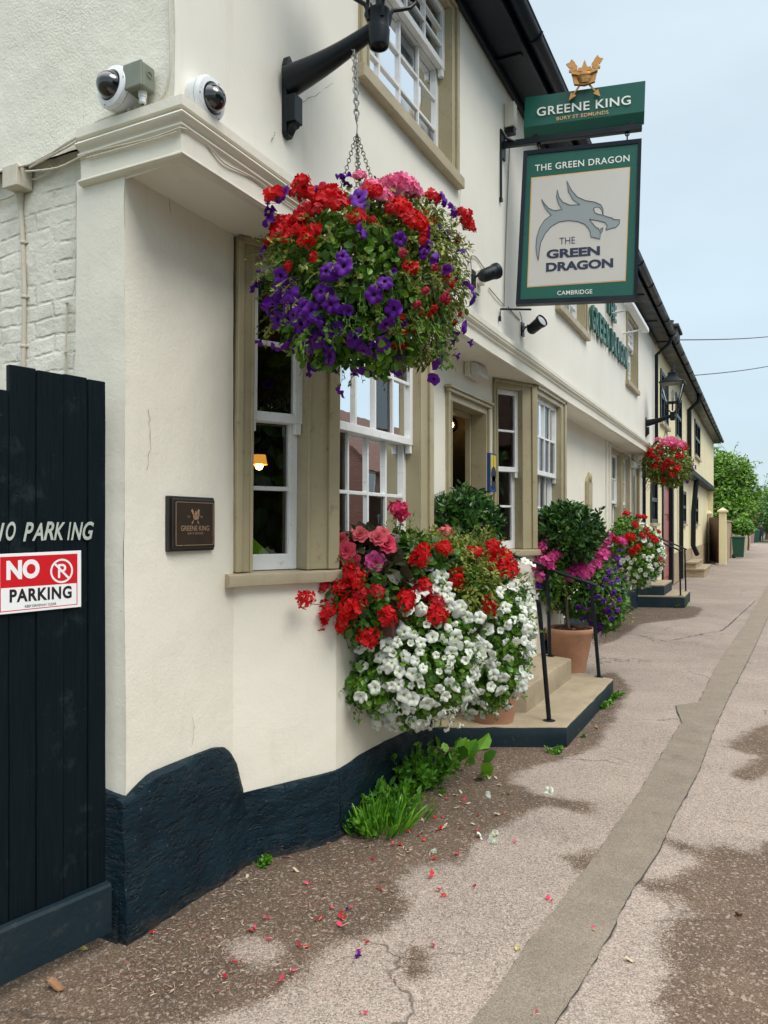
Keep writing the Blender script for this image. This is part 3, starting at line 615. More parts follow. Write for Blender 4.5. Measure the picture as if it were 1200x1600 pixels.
# windows -----------------------------------------------------------------------------------------
def sash_window(name, p0, d, w, z0, z1, cl, cr, ct, cols, rows, sash=.042, lean=0, sill=True, split=.5, curtain=False, deep=0., two=False, mull=0, sillz=.06, case='trim', parent=None):
    parent = parent or pub
    p0 = Vector((*p0, 0)); d = Vector((*d, 0)).normalized(); n = Vector((d.y, -d.x, 0)); Z = Vector((0, 0, 1))
    def bx(mb, s0, s1, n0, n1, a, b, m=0):
        q = [p0+d*(s+lean*(z-z0))+n*o+Z*z for z in (a, b) for (s, o) in ((s0, n0), (s1, n0), (s1, n1), (s0, n1))]
        mb.add(q, [(0, 3, 2, 1), (4, 5, 6, 7), (0, 1, 5, 4), (1, 2, 6, 5), (2, 3, 7, 6), (3, 0, 4, 7)], m)
    mb = MB()
    for a, b, side in ((0, cl, 0), (w-cr, w, 1)):
        if b-a < .004: continue
        t = (b-a)
        bx(mb, a, b, -.16-deep, .012-deep, z0, z1)
        if t > .05:                                            # raised outer mould and inner bead
            o = (a, a+t*.34) if side == 0 else (b-t*.34, b); bx(mb, *o, .012-deep, .030-deep, z0, z1)
            o = (b-.016, b) if side == 0 else (a, a+.016); bx(mb, *o, .012-deep, .020-deep, z0, z1-ct)
    bx(mb, cl, w-cr, -.16-deep, .010-deep, z1-ct, z1)
    if ct > .04: bx(mb, 0, w, .012-deep, .030-deep, z1-ct*.4, z1)
    root = build(name, mb, case, parent, bevel=.004)
    a, b = cl, w-cr; zb, zt = z0, z1-ct; zm = zb+(zt-zb)*split
    gl = MB()
    def sashf(nm, zz0, zz1, n0, rail_b, rail_t):
        mb = MB(); th = .042; f0, f1 = n0-th-deep, n0-deep
        bx(mb, a, a+sash, f0, f1, zz0, zz1); bx(mb, b-sash, b, f0, f1, zz0, zz1)
        bx(mb, a+sash, b-sash, f0, f1, zz0, zz0+rail_b); bx(mb, a+sash, b-sash, f0, f1, zz1-rail_t, zz1)
        gw = (b-a-2*sash)/cols; gz = (zz1-zz0-rail_b-rail_t)/rows
        for i in range(1, cols): bx(mb, a+sash+gw*i-.009, a+sash+gw*i+.009, f0+.006, f1-.005, zz0+rail_b, zz1-rail_t)
        for j in range(1, rows): bx(mb, a+sash, b-sash, f0+.008, f1-.007, zz0+rail_b+gz*j-.010, zz0+rail_b+gz*j+.010)
        if nm == 'up':
            for s in (a, b-sash): bx(mb, s+.004, s+sash-.004, f0+.004, f1-.004, zz0-.05, zz0)
        o = build('sash', mb, 'white', root, bevel=.003)
        for i in range(cols):                                   # every pane sits a hair differently in its putty
            for j in range(rows):
                s0, s1 = a+sash+gw*i, a+sash+gw*(i+1); q0, q1 = zz0+rail_b+gz*j, zz0+rail_b+gz*(j+1); r = [rnd.uniform(-.002, .002) for _ in range(3)]
                q = [p0+d*(s+lean*(z-z0))+n*(n0-.022-deep+e)+Z*z for s, z, e in ((s0, q0, 0), (s1, q0, r[0]), (s1, q1, r[0]+r[1]), (s0, q1, r[1]))]; gl.add(q, [(0, 1, 2, 3)])
    sashf('up', zm-.02, zt, -.035, .045, .045); sashf('low', zb, zm+.022, -.082, .075, .040)
    build('glass', gl, 'glass_upper' if curtain else 'glass', root)
    if sill:
        mb = MB(); bx(mb, -.03, w+.03, -.12-deep, .055-deep, z0-sillz, z0); build('sill', mb, 'sill', root, bevel=.006)
    if curtain:
        mb = MB(); k = 26
        for c0, c1 in ((a-.05, a+(b-a)*.5-.003), (b-(b-a)*.5+.003, b+.3)):
            kk = len(mb.v)
            for i in range(k+1):
                s = c0+(c1-c0)*i/k
                for z in (zb, zt): mb.v.append(p0+d*s-n*(.145+deep+.008*sin(i*1.3))+Z*(min(z+.3, 5.15) if z == zt else z))
                if i: mb.f.append((kk+2*i-2, kk+2*i, kk+2*i+1, kk+2*i-1)); mb.mi.append(0)
        build('curtain', mb, 'curtain', root, smooth=True)
    return root
sash_window('window', CA, CD, LC-.002, ZS, ZT-.004, .088, LC-.375, .075, 1, 2, lean=.010, sill=False)
sash_window('window', (XB, BF0+.002), (0, 1), BF1-BF0-.002, ZS, ZT-.004, .012, .185, .075, 4, 2, sash=.038, sill=False)
sash_window('window', CA2, CD, LC-.002, ZS, ZT-.004, .055, LC-.365, .075, 1, 2, lean=-.008, sill=False)
sash_window('window', (XB, BG0+.002), (0, 1), BG1-BG0-.002, ZS, ZT-.004, .02, .20, .075, 4, 2, sash=.038, sill=False)
for y0, a, f0, f1 in ((CA, CA, BF0, BF1), (CA2, CA2, BG0, BG1)):          # bay sill runs round the bay
    pn = (CD[1], -CD[0]); mid = ((pn[0]+1)/2, pn[1]/2); l = hypot(*mid); mid = (mid[0]/l*1.02, mid[1]/l*1.02)
    path = [(XL, a[1]-.06, pn[0], pn[1])]+[(a[0]+CD[0]*LC*q, a[1]+CD[1]*LC*q, *pn) for q in (.1, .5, .9)]+[(XB, f0, *mid)]+[(XB, f0+(f1-f0)*q, 1, 0) for q in (.1, .5, .9)]+[(XB, f1+.03, 1, .2), (XL, f1+.52, pn[0], .5)]
    mb = MB(); pr = [(-.16, ZS-.002), (.03, ZS-.005), (.05, ZS-.012), (.052, ZS-.03), (.048, ZS-.06), (.03, ZS-.064), (-.03, ZS-.066)]
    mb.sweep(path, pr); x, y, nx, ny = path[0]; mb.poly([(x+nx*o, y+ny*o, z) for o, z in pr])
    build('bay_sill', mb, 'sill', pub, smooth='auto')
for i, (a, b, c, d) in enumerate(UW):
    sash_window('window', (XU, a), (0, 1), b-a, c, d, .10, .12, .06, 4 if i < 2 else 3, 3, curtain=True, sillz=.075, split=.64)
for a, b in W3: sash_window('window', (XL, a), (0, 1), b-a, 1.15, 2.8, .11, .11, .07, 2, 2, curtain=False)
for y, w in ((11.80, .06), (12.08, .05), (14.10, .08)): mb = MB(); mb.box((XL, y, .4), (.035, 0, 0), (0, w, 0), (0, 0, ZT-.41)); build('pilaster_strip', mb, 'cream_smooth', pub, bevel=.004)
# front door case
def door_case(y0, y1, zb, zt, parent, m):
    mb = MB(); w = .085
    for a, s in ((y0, 1), (y1, -1)):
        b = a+s*w; lo, hi = min(a, b), max(a, b)
        mb.box((XL-.11, lo, zb), (.125, 0, 0), (0, hi-lo, 0), (0, 0, zt-zb)); o = min(a, a+s*.03); mb.box((XL+.015, o, zb), (.018, 0, 0), (0, .03, 0), (0, 0, zt-zb)); o = min(b, b-s*.014); mb.box((XL+.015, o, zb), (.010, 0, 0), (0, .014, 0), (0, 0, zt-zb-.085))
    mb.box((XL-.11, y0+w, zt-w), (.122, 0, 0), (0, y1-y0-2*w, 0), (0, 0, w)); mb.box((XL+.013, y0-.02, zt-.03), (.030, 0, 0), (0, y1-y0+.04, 0), (0, 0, .028)); mb.box((XL+.005, y0-.035, zt-.002), (.055, 0, 0), (0, y1-y0+.07, 0), (0, 0, .022))
    # deep inner lining of the doorway
    for a, s in ((y0+w, 1), (y1-w, -1)): lo = min(a, a+s*.03); mb.box((XL-.16, lo-.0, zb), (.05, 0, 0), (0, .03, 0), (0, 0, zt-zb-w))
    mb.box((XL-.16, y0+w+.031, zt-w-.04), (.05, 0, 0), (0, y1-y0-2*w-.062, 0), (0, 0, .04))
    return build('door_frame', mb, m, parent, bevel=.004)
door_case(DO0, DO1, .45, DOT, pub, 'trim'); door_case(14.25, 15.25, .45, 2.75, pub, 'trim')
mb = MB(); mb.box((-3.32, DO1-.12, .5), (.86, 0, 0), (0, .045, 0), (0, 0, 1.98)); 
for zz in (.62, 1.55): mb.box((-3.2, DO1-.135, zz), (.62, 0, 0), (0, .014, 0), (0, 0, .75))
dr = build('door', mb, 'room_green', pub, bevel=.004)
mb = MB(); mb.lathe((-3.24, DO1-.12, 1.45), (0, -1, 0), [(.008, 0), (.008, .03), (.024, .035), (.026, .05), (.012, .062)], 12); build('handle', mb, 'brass', dr, smooth=True)
mb = MB(); mb.box((XL-.06, 14.34, .5), (.045, 0, 0), (0, .82, 0), (0, 0, 2.16))
for y in (14.42, 14.80):
    for z, h in ((.62, .7), (1.45, 1.05)): mb.box((XL-.015, y, z), (.012, 0, 0), (0, .28, 0), (0, 0, h))
build('door', mb, 'trim', pub, bevel=.004)
# dark rooms behind the glass
def room(x0, x1, y0, y1, z0, z1, m, name):
    mb = MB(); v = [(x0, y0, z0), (x1, y0, z0), (x1, y1, z0), (x0, y1, z0), (x0, y0, z1), (x1, y0, z1), (x1, y1, z1), (x0, y1, z1)]
    mb.add(v, [(0, 1, 2, 3), (4, 5, 6, 7), (0, 1, 5, 4), (2, 3, 7, 6), (0, 3, 7, 4)]); build(name, mb, m, pub)
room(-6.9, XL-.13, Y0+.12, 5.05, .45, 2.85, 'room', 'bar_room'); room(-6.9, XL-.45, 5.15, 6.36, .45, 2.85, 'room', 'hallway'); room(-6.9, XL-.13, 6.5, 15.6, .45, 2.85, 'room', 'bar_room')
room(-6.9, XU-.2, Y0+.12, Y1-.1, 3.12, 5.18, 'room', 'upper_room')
mb = MB()
for y, z in ((2.5, 1.0), (2.5, 1.5), (2.5, 2.0)): mb.box((-6.4, y+.2, z), (.35, 0, 0), (0, 1.9, 0), (0, 0, .03))
for i in range(26):
    x = -6.2; y = 2.75+i*.07; h = rnd.uniform(.18, .3); z = rnd.choice((1.03, 1.53)); mb.lathe((x, y, z), (0, 0, 1), [(.028, 0), (.03, h*.6), (.011, h*.75), (.011, h)], 8)
build('back_shelf', mb, 'box_green', pub)
# eaves, gutter, roof
mb = MB()
mb.add([(XU-.02, Y0-.1, 5.235), (XU+.25, Y0-.1, 5.225), (XU+.25, Y1, 5.225), (XU-.02, Y1, 5.235)], [(0, 1, 2, 3)])
for i in range(9): mb.box((XU+.005, Y0+.2+i*1.7, 5.212), (.23, 0, 0), (0, .045, 0), (0, 0, .012))
mb.box((XU+.251, Y0-.1, 5.205), (.03, 0, 0), (0, Y1-Y0+.1, 0), (0, 0, .19)); mb.box((XU+.006, Y0-.1, 5.17), (.035, 0, 0), (0, Y1-Y0+.1, 0), (0, 0, .05))
build('eaves', mb, 'eaves', pub, bevel=.004)
def gutter(mb, x, y0, y1, z, r=.062, brackets=1.1):
    k = len(mb.v); n = 9
    for y in (y0, y1):
        for rr in (r, r-.006):
            for j in range(n+1): q = pi+pi*j/n; mb.v.append(Vector((x+rr*cos(q), y, z+rr*sin(q))))
    a = 2*(n+1)
    for j in range(n): mb.f += [(k+j, k+j+1, k+a+j+1, k+a+j), (k+n+1+j, k+a+n+1+j, k+a+n+2+j, k+n+2+j)]; mb.mi += [0, 0]
    for j in (0, n): mb.f.append((k+j, k+n+1+j, k+a+n+1+j, k+a+j)); mb.mi.append(0)
    mb.tube([(x+r, y0, z), (x+r, y1, z)], .007, 6); y = y0+.4
    while y < y1:
        mb.tube([(x+(r+.004)*cos(pi+pi*j/8), y, z+(r+.004)*sin(pi+pi*j/8)) for j in range(9)], .010, 6); y += brackets
GX, GZ = -1.555, 5.305
mb = MB(); gutter(mb, GX, Y0-.15, Y1, GZ); build('gutter', mb, 'eaves', pub, smooth='auto')
mb = MB(); mb.box((-1.60, Y0-.12, 5.36), (-2.85, 0, 3.32), (0, Y1-Y0+.12, 0), (.05, 0, .04)); mb.box((-7.3, Y0-.12, 5.36), (2.85, 0, 3.32), (0, Y1-Y0+.12, 0), (-.05, 0, .04)); build('roof', mb, 'tile', pub)
mb = MB(); mb.tube([(GX, 15.55, GZ-.05), (GX-.05, 15.55, 5.1), (XU+.06, 15.55, 4.9), (XU+.06, 15.55, 3.2), (XL+.06, 15.62, 2.9), (XL+.06, 15.62, .1)], .035, 10); build('downpipe', mb, 'black', pub, smooth='auto')
def crack(pts, fn, r=.0011):
    P = [fn(u, v) for u, v in pts]; o = []
    for a, b in zip(P, P[1:]):
        for i in range(7): q = a.lerp(b, i/7); o.append(q+Vector((0, rnd.gauss(0, .003), rnd.gauss(0, .003))))
    mb = MB(); mb.tube(o+[P[-1]], [r*rnd.uniform(.4, 1.2) for _ in range(len(o)+1)], 4); build('wall_crack', mb, 'crack', pub)
M['crack'] = mat('crack_dark', (.16, .13, .10), None, 3, .9)  # dark colour of the hairline wall cracks
ux = lambda u, v: onX(u, v, XU+.003); lx = lambda u, v: onX(u, v, XL+.005)
for P_ in ([(322, 186), (356, 214), (402, 252), (440, 290)], [(430, 205), (428, 214), (424, 222)], [(520, 130), (495, 148), (470, 160)], [(700, 250), (720, 300), (716, 340)]): crack(P_, ux)
for P_ in ([(232, 640), (236, 690), (230, 735)], [(300, 1160), (304, 1140), (300, 1120)], [(262, 300), (268, 335)]): crack(P_, lx, .0009)
crack([(278, 268), (270, 282), (268, 300)], lambda u, v: onZ(u, v, ZT-.003) if False else onX(u, v, -1.99), .0012) if False else None
# handwriting on the wall by the door
mb = MB(); put_text(mb, 'Please do not', onX(674, 783, XL+.012), Vector((0, .95, .20)).normalized(), Vector((0, .2, 1)).normalized(), .26, .06, shear=.4); put_text(mb, 'block door', onX(678, 797, XL+.012), Vector((0, .95, .20)).normalized(), Vector((0, .2, 1)).normalized(), .2, .05, shear=.4) if False else None
build('wall_writing', mb, 'black_ink', pub)

# ---------------------------------------------------------------- cream house beyond the pub, the far end of the street
Zv = Vector((0, 0, 1)); Xv = Vector((1, 0, 0)); Yv = Vector((0, 1, 0))
hs = thing('cream_house', (XL, Y1, 0), 'pale yellow rendered house beyond the pub with black drainpipes and a dusky red door', 'house')
def yX(u, X): return onX(u, HORIZ, X).y
def zX(u, v, X): return onX(u, v, X).z
mb = MB(); HW = []
upw = [(1031, 1043, 3.75, 4.85), (1055, 1064, 3.75, 4.85), (1085, 1093, 3.80, 4.95)]; gw = [(1016, 1026, 1.62, 2.62), (1065, 1071, 1.62, 2.62), (1084, 1090, 1.62, 2.62)]
d0, d1 = yX(1034, XL), yX(1050, XL)
mb = MB(); panel(mb, (XU, Y1+.02), (XU, Y2), 3.15, 5.24, [(yX(a, XU)-Y1-.02, yX(b, XU)-Y1-.02, c, d) for a, b, c, d in upw], cell=.4, amp=.012); build('upper_wall', mb, 'yellow', hs, smooth='auto')
mb = MB(); panel(mb, (XL, Y1+.02), (XL, Y2), .0, 3.1, [(yX(a, XL)-Y1-.02, yX(b, XL)-Y1-.02, c, d) for a, b, c, d in gw]+[(d0-Y1-.02, d1-Y1-.02, .05, 2.75)], cell=.4, amp=.012); build('lower_wall', mb, 'yellow', hs, smooth='auto')
mb = MB(); mb.box((-7, Y2-.02, 0), (5.08, 0, 0), (0, .06, 0), (0, 0, 5.3)); mb.poly([(-7, Y2+.04, 5.3), (XU, Y2+.04, 5.3), (-4.4, Y2+.04, 8.5)], (0, -.06, 0)); build('end_wall', mb, 'yellow', hs)
mb = MB(); mb.box((XL+.005, 24, 3.1), (.30, 0, 0), (0, Y2-24, 0), (0, 0, .16)); build('jetty_beam', mb, 'stone_edge', hs, bevel=.01)
mb = MB(); mb.box((XL+.005, Y1+.02, 3.1), (.26, 0, 0), (0, 24-Y1-.02, 0), (0, 0, .12)); build('jetty_beam', mb, 'cream_smooth', hs, bevel=.01)
mb = MB(); panel(mb, (XL+.035, yX(1050, XL)), (XL+.035, Y2+.05), -.05, .82, cell=.5, amp=.006); mb.box((XL-.1, Y2-.02, -.05), (.135, 0, 0), (0, .07, 0), (0, 0, .87)); build('brick_plinth', mb, 'brick_stock', hs)
mb = MB(); mb.box((XU-.02, Y1, 5.225), (.27, 0, 0), (0, Y2-Y1+.3, 0), (0, 0, .03)); mb.box((XU+.251, Y1, 5.205), (.03, 0, 0), (0, Y2-Y1+.35, 0), (0, 0, .19)); build('eaves', mb, 'eaves', hs)
mb = MB(); gutter(mb, GX, Y1+.05, Y2+.4, GZ); build('gutter', mb, 'eaves', hs, smooth='auto')
mb = MB()
mb.box((-1.60, Y1+.03, 5.36), (-2.85, 0, 3.32), (0, Y2-Y1+.4, 0), (.05, 0, .04)); mb.box((-7.3, Y1+.03, 5.36), (2.85, 0, 3.32), (0, Y2-Y1+.4, 0), (-.05, 0, .04))
y = Y1+.1
while y < Y2+.4: mb.tube([(-1.585, y, 5.38), (-1.72, y, 5.545)], .055, 6); y += .27
rf = build('roof', mb, 'slate', hs)
mb = MB(); mb.cbox((-1.95, yX(1046, -1.95), 5.85), .4, .8, .6); mb.cbox((-1.95, yX(1046, -1.95), 6.18), .5, .95, .08); mb.lathe((-1.95, yX(1046, -1.95), 6.22), (0, 0, 1), [(.11, 0), (.09, .16), (.11, .18)], 10); build('chimney', mb, 'slate', rf, bevel=.02)
for (a, b, z0, z1), X in [(w, XU) for w in upw]+[(w, XL) for w in gw]:
    ya, yb = yX(a, X), yX(b, X); mb = MB(); t = .09
    for y in (ya, yb-t): mb.box((X-.1, y, z0), (.13, 0, 0), (0, t, 0), (0, 0, z1-z0))
    for z in (z0, z1-t, (z0+z1)/2-.03): mb.box((X-.08, ya+t, z), (.1, 0, 0), (0, yb-ya-2*t, 0), (0, 0, t))
    mb.box((X-.08, (ya+yb)/2-.03, z0+t), (.09, 0, 0), (0, .06, 0), (0, 0, z1-z0-2*t)); w = build('window', mb, 'black', hs)
    mb = MB(); mb.add([(X-.05, ya, z0), (X-.05, yb, z0), (X-.05, yb, z1), (X-.05, ya, z1)], [(0, 1, 2, 3)]); build('glass', mb, 'glass', w)
    mb = MB(); mb.box((X-.02, ya-.05, z0-.07), (.09, 0, 0), (0, yb-ya+.1, 0), (0, 0, .07)); build('sill', mb, 'sill', w)
    mb = MB(); mb.box((X-.9, ya, z0), (.02, 0, 0), (0, yb-ya, 0), (0, 0, z1-z0)); build('dark_backing', mb, 'room', w)  # dark room-coloured sheet set well back behind the glass
mb = MB(); dm = yX(1045, XL); mb.box((XL-.12, d0+.1, .05), (.06, 0, 0), (0, d1-d0-.2, 0), (0, 0, 2.6))
for k in range(3): mb.box((XL-.06, d0+.3, .25+k*.8), (.02, 0, 0), (0, (d1-d0)*.7, 0), (0, 0, .62))
dr = build('door', mb, 'red_door', hs, bevel=.01)
mb = MB()
mb.box((XL-.1, d0, .05), (.14, 0, 0), (0, .1, 0), (0, 0, 2.7)); mb.box((XL-.1, d1-.25, .05), (.15, 0, 0), (0, .28, 0), (0, 0, 2.7)); mb.box((XL-.1, d0+.1, 2.65), (.14, 0, 0), (0, d1-d0-.2, 0), (0, 0, .1)); build('door_frame', mb, 'black', hs)
mb = MB(); y = yX(1073, XU); mb.tube([(GX, y, 5.25), (GX-.05, y, 5.05), (XU+.07, y, 4.85), (XU+.07, y, 3.35), (XU+.07, y, 3.05), (XL+.09, y+.05, 2.85), (XL+.09, y+.05, .05)], .06, 8); build('downpipe', mb, 'black', hs, smooth='auto')
mb = MB(); y = yX(1078, XL); mb.tube([(XL+.2, y, 3.1), (XL+.11, y, 2.0), (XL+.1, y, .9), (XL+.2, y+.3, .6)], .08, 8); build('downpipe', mb, 'black', hs, smooth='auto')
st = thing('brick_steps', onZ(1090, 899), 'low stone-capped brick steps at the foot of the pale yellow house', 'steps')
p = onZ(1100, 899); 
mb = MB(); y0_, y1_ = onZ(1080, 902).y, onZ(1112, 886).y+1.5
for i, (x1, z, m0) in enumerate(((-1.55, .22, 0), (-1.78, .42, 0))): mb.box((XL+.06, y0_+i*.02, -.02), (x1-XL-.06, 0, 0), (0, 3.2-i*.6, 0), (0, 0, z))
build('step_body', mb, 'brick_stock', st)
mb = MB()
for i, (x1, z) in enumerate(((-1.52, .20), (-1.75, .40))): mb.box((XL+.06, y0_-.03+i*.02, z), (x1-XL-.06, 0, 0), (0, 3.26-i*.6, 0), (0, 0, .06))
build('step_cap', mb, 'stone', st, bevel=.01)
# boundary beyond the house
yG0 = onZ(1102, 884).y
g = thing('boarded_gate', (-1.7, Y2, 0), 'dark brown boarded side gate between two cream pillars', 'gate')
mb = MB(); ga, gb = at(1101.5, 880, 0), 0
A = Vector((-2.09, Y2+.06, 0)); B = onZ(1124, 882); dv = (B-A); 
for i in range(8): a = A+dv*(i/8); mb.box(a+Vector((0, 0, .05)), dv*(.118), Vector((-.05, .02, 0)), Vector((0, 0, 1.86+.02*(i % 2))))
build('boards', mb, 'brown_gate', g, bevel=.006)
for q_, z, w_, h_ in ((.28, 1.38, .2, .14), (.72, 1.36, .06, .1), (.72, 1.18, .06, .1)): mb = MB(); mb.box(A+dv*q_+Vector((.012, -.012, z)), dv*w_, Vector((.01, -.01, 0)), (0, 0, h_)); build('nameplate', mb, 'white_sign', g)
def pillar(name, p, w, h, label):
    t = thing(name, p, label, 'pillar'); mb = MB(); mb.cbox(p+Vector((0, 0, h/2)), w, w, h); build('shaft', mb, 'yellow', t, bevel=.015)
    mb = MB(); mb.cbox(p+Vector((0, 0, h+.04)), w+.12, w+.12, .08); k = p+Vector((0, 0, h+.08)); q = (w+.06)/2; mb.add([k+Vector((-q, -q, 0)), k+Vector((q, -q, 0)), k+Vector((q, q, 0)), k+Vector((-q, q, 0)), k+Vector((0, 0, .12))], [(0, 1, 4), (1, 2, 4), (2, 3, 4), (3, 0, 4)]); build('cap', mb, 'yellow', t, bevel=.01)
pillar('gate_pillar', onZ(1129, 883)+Vector((0, .1, 0)), .27, 2.1, 'cream rendered pillar with pointed cap on the street side of the brown gate')
pillar('gate_pillar', Vector((-2.05, Y2-.35, 0)), .16, 2.05, 'narrow cream pillar against the end of the pale yellow house')
w0 = onZ(1137, 881)+Vector((-.2, .4, 0)); w1 = onZ(1150, 868)+Vector((-.1, 0, 0)); w2 = Vector((-.75, 64, 0))
bw = thing('garden_wall', w0, 'weathered brick garden wall running on past the brown gate', 'wall')
mb = MB()
for a, b, h in ((w0, w1, 1.75), (w1, w2, 1.35)): mb.box(a, b-a, (-.25, 0, 0), (0, 0, h))
build('brickwork', mb, 'brick_stock', bw)
mb = MB()
for a, b, h in ((w0, w1, 1.75), (w1, w2, 1.35)): mb.box(a+Vector((.04, 0, h)), b-a, (-.33, 0, 0), (0, 0, .07))
build('coping', mb, 'stone', bw)
def wheelie(p, col, label, rz=0, sc=1., group=None):
    t = thing('wheelie_bin', p, label, 'bin', group); s = sc; R = Matrix.Rotation(rz, 3, 'Z')
    def q(x, y, z): return Vector(p)+R @ Vector((x*s, y*s, z*s))
    def fr(mb, b0, t0, z0, z1):
        v = [q(-b0, -b0*1.15, z0), q(b0, -b0*1.15, z0), q(b0, b0*1.15, z0), q(-b0, b0*1.15, z0), q(-t0, -t0*1.15, z1), q(t0, -t0*1.15, z1), q(t0, t0*1.15, z1), q(-t0, t0*1.15, z1)]
        mb.add(v, [(0, 3, 2, 1), (4, 5, 6, 7), (0, 1, 5, 4), (1, 2, 6, 5), (2, 3, 7, 6), (3, 0, 4, 7)])
    mb = MB(); fr(mb, .22, .28, .06, .98); build('body', mb, col, t, bevel=.02)
    mb = MB(); fr(mb, .31, .29, .985, 1.06); build('lid', mb, col, t, bevel=.02)
    for sgn in (-1, 1): mb = MB(); mb.lathe(q(-.2, sgn*.2, .1), R @ Vector((0, 1, 0)), [(.0, -.03), (.1*s, -.03), (.1*s, .03), (0, .03)], 14); build('wheel', mb, 'black', t)
    mb = MB(); mb.tube([q(-.3, -.22, .98), q(-.36, -.2, 1.0), q(-.36, .2, 1.0), q(-.3, .22, .98)], .018*s, 6); build('handle', mb, col, t)
wheelie(onZ(1154, 872), 'bin_green', 'dark green wheelie bin standing under the pale green shrub')
wheelie(onZ(1172, 850), 'bin_pink', 'faded red wheelie bin by the wall far down the pavement', 0, 1.25)
wheelie(onZ(1180, 848.5), 'bin_green', 'distant green bin beside the person walking away', .2, 1.15)
p = onZ(1174.5, 846); t = thing('street_lamp', p, 'thin grey street lamp post far down the pavement', 'lamp post'); mb = MB(); mb.tube([p, p+Vector((0, 0, 1.2))], .11, 8); build('base', mb, 'pole', t); mb = MB(); mb.tube([p+Vector((0, 0, 1.2)), p+Vector((0, 0, 5.2)), p+Vector((.1, 0, 5.5)), p+Vector((.6, 0, 5.6))], .06, 8); build('column', mb, 'pole', t); mb = MB(); mb.cbox(p+Vector((.85, 0, 5.58)), .6, .22, .12); build('lamp_head', mb, 'pole', t, bevel=.03)
# parked car glimpsed beyond the walker
p = onZ(1206, 844)
t = thing('parked_car', p, 'pale car parked at the kerb beyond the walking person', 'car')
mb = MB(); cs = [(-2, .35), (-2, .8), (-1.5, .92), (-.9, 1.42), (.8, 1.45), (1.4, .95), (2, .8), (2.05, .35)]; mb.poly([p+Vector((0, y, z)) for y, z in cs], (1.6, 0, 0)); build('body', mb, 'white_sign', t, bevel=.05)
mb = MB(); mb.poly([p+Vector((-.01, y, z)) for y, z in ((-1.2, .95), (-.8, 1.36), (.7, 1.38), (1.15, .97))], (1.62, 0, 0)); build('windows', mb, 'dome', t)
for y in (-1.3, 1.3):
    for x in (.05, 1.4): mb = MB(); mb.lathe(p+Vector((x, y, .32)), (1, 0, 0), [(0, 0), (.32, 0), (.32, .18), (0, .18)], 16); build('wheel', mb, 'black', t)
# overhead wires
for (u1, v1, u2, v2), lab in (((1050, 531, 1215, 519), 'upper of the two thin overhead wires crossing the sky'), ((1078, 587, 1215, 564), 'lower of the two thin overhead wires crossing the sky')):
    a = onX(u1, v1, -1.62); b = at(u2, v2, 21); mb = MB(); b2 = b+(b-a)*.6
    mb.tube([a.lerp(b2, i/14)-Vector((0, 0, .35*sin(pi*i/14)*.3)) for i in range(15)], .013, 6); tag(build('overhead_wire', mb, 'wire'), lab, 'wire', 'overhead wires')
# opposite side of the street (seen only in the window panes)
def far_house(y0, y1, lab, x0=14, ze=5.0):
    t = thing('brick_house', (x0, y0, 0), lab, 'house', 'brick houses across the street'); mb = MB(); mb.box((x0, y0, -.2), (6, 0, 0), (0, y1-y0, 0), (0, 0, ze+.2)); mb.poly([(x0, y0+.01, ze), (x0+6, y0+.01, ze), (x0+3, y0+.01, ze+3)], (0, y1-y0-.02, 0)); build('wall', mb, 'brick_red', t)
    mb = MB(); mb.box((x0-.35, y0-.1, ze-.3), (3.4, 0, 3.4), (0, y1-y0+.2, 0), (-.06, 0, .08)); mb.box((x0+6.35, y0-.1, ze-.3), (-3.4, 0, 3.4), (0, y1-y0+.2, 0), (.06, 0, .08)); rf = build('roof', mb, 'tile', t)
    mb = MB(); mb.cbox((x0+2.8, y0+1.0, ze+3.3), .7, 1, 1.6); build('chimney', mb, 'brick_red', rf)
    k = max(1, int((y1-y0)/3)); 
    for i in range(k):
        for z in (.9, 3.1):
            y = y0+(i+.3)*(y1-y0)/k; mb = MB(); mb.box((x0-.03, y, z), (.05, 0, 0), (0, 1.2, 0), (0, 0, 1.35)); mb2 = MB(); mb2.box((x0-.045, y+.08, z+.08), (.01, 0, 0), (0, 1.04, 0), (0, 0, 1.19)); w = build('window', mb, 'white', t); build('pane', mb2, 'dome', w)
far_house(8, 14.5, 'red brick house mirrored in the nearest bay window', ze=4.3); far_house(17, 30.5, 'red brick house mirrored in the farther bay panes', ze=4.3); far_house(33.5, 50, 'long red brick house far along the opposite side', ze=4.7)

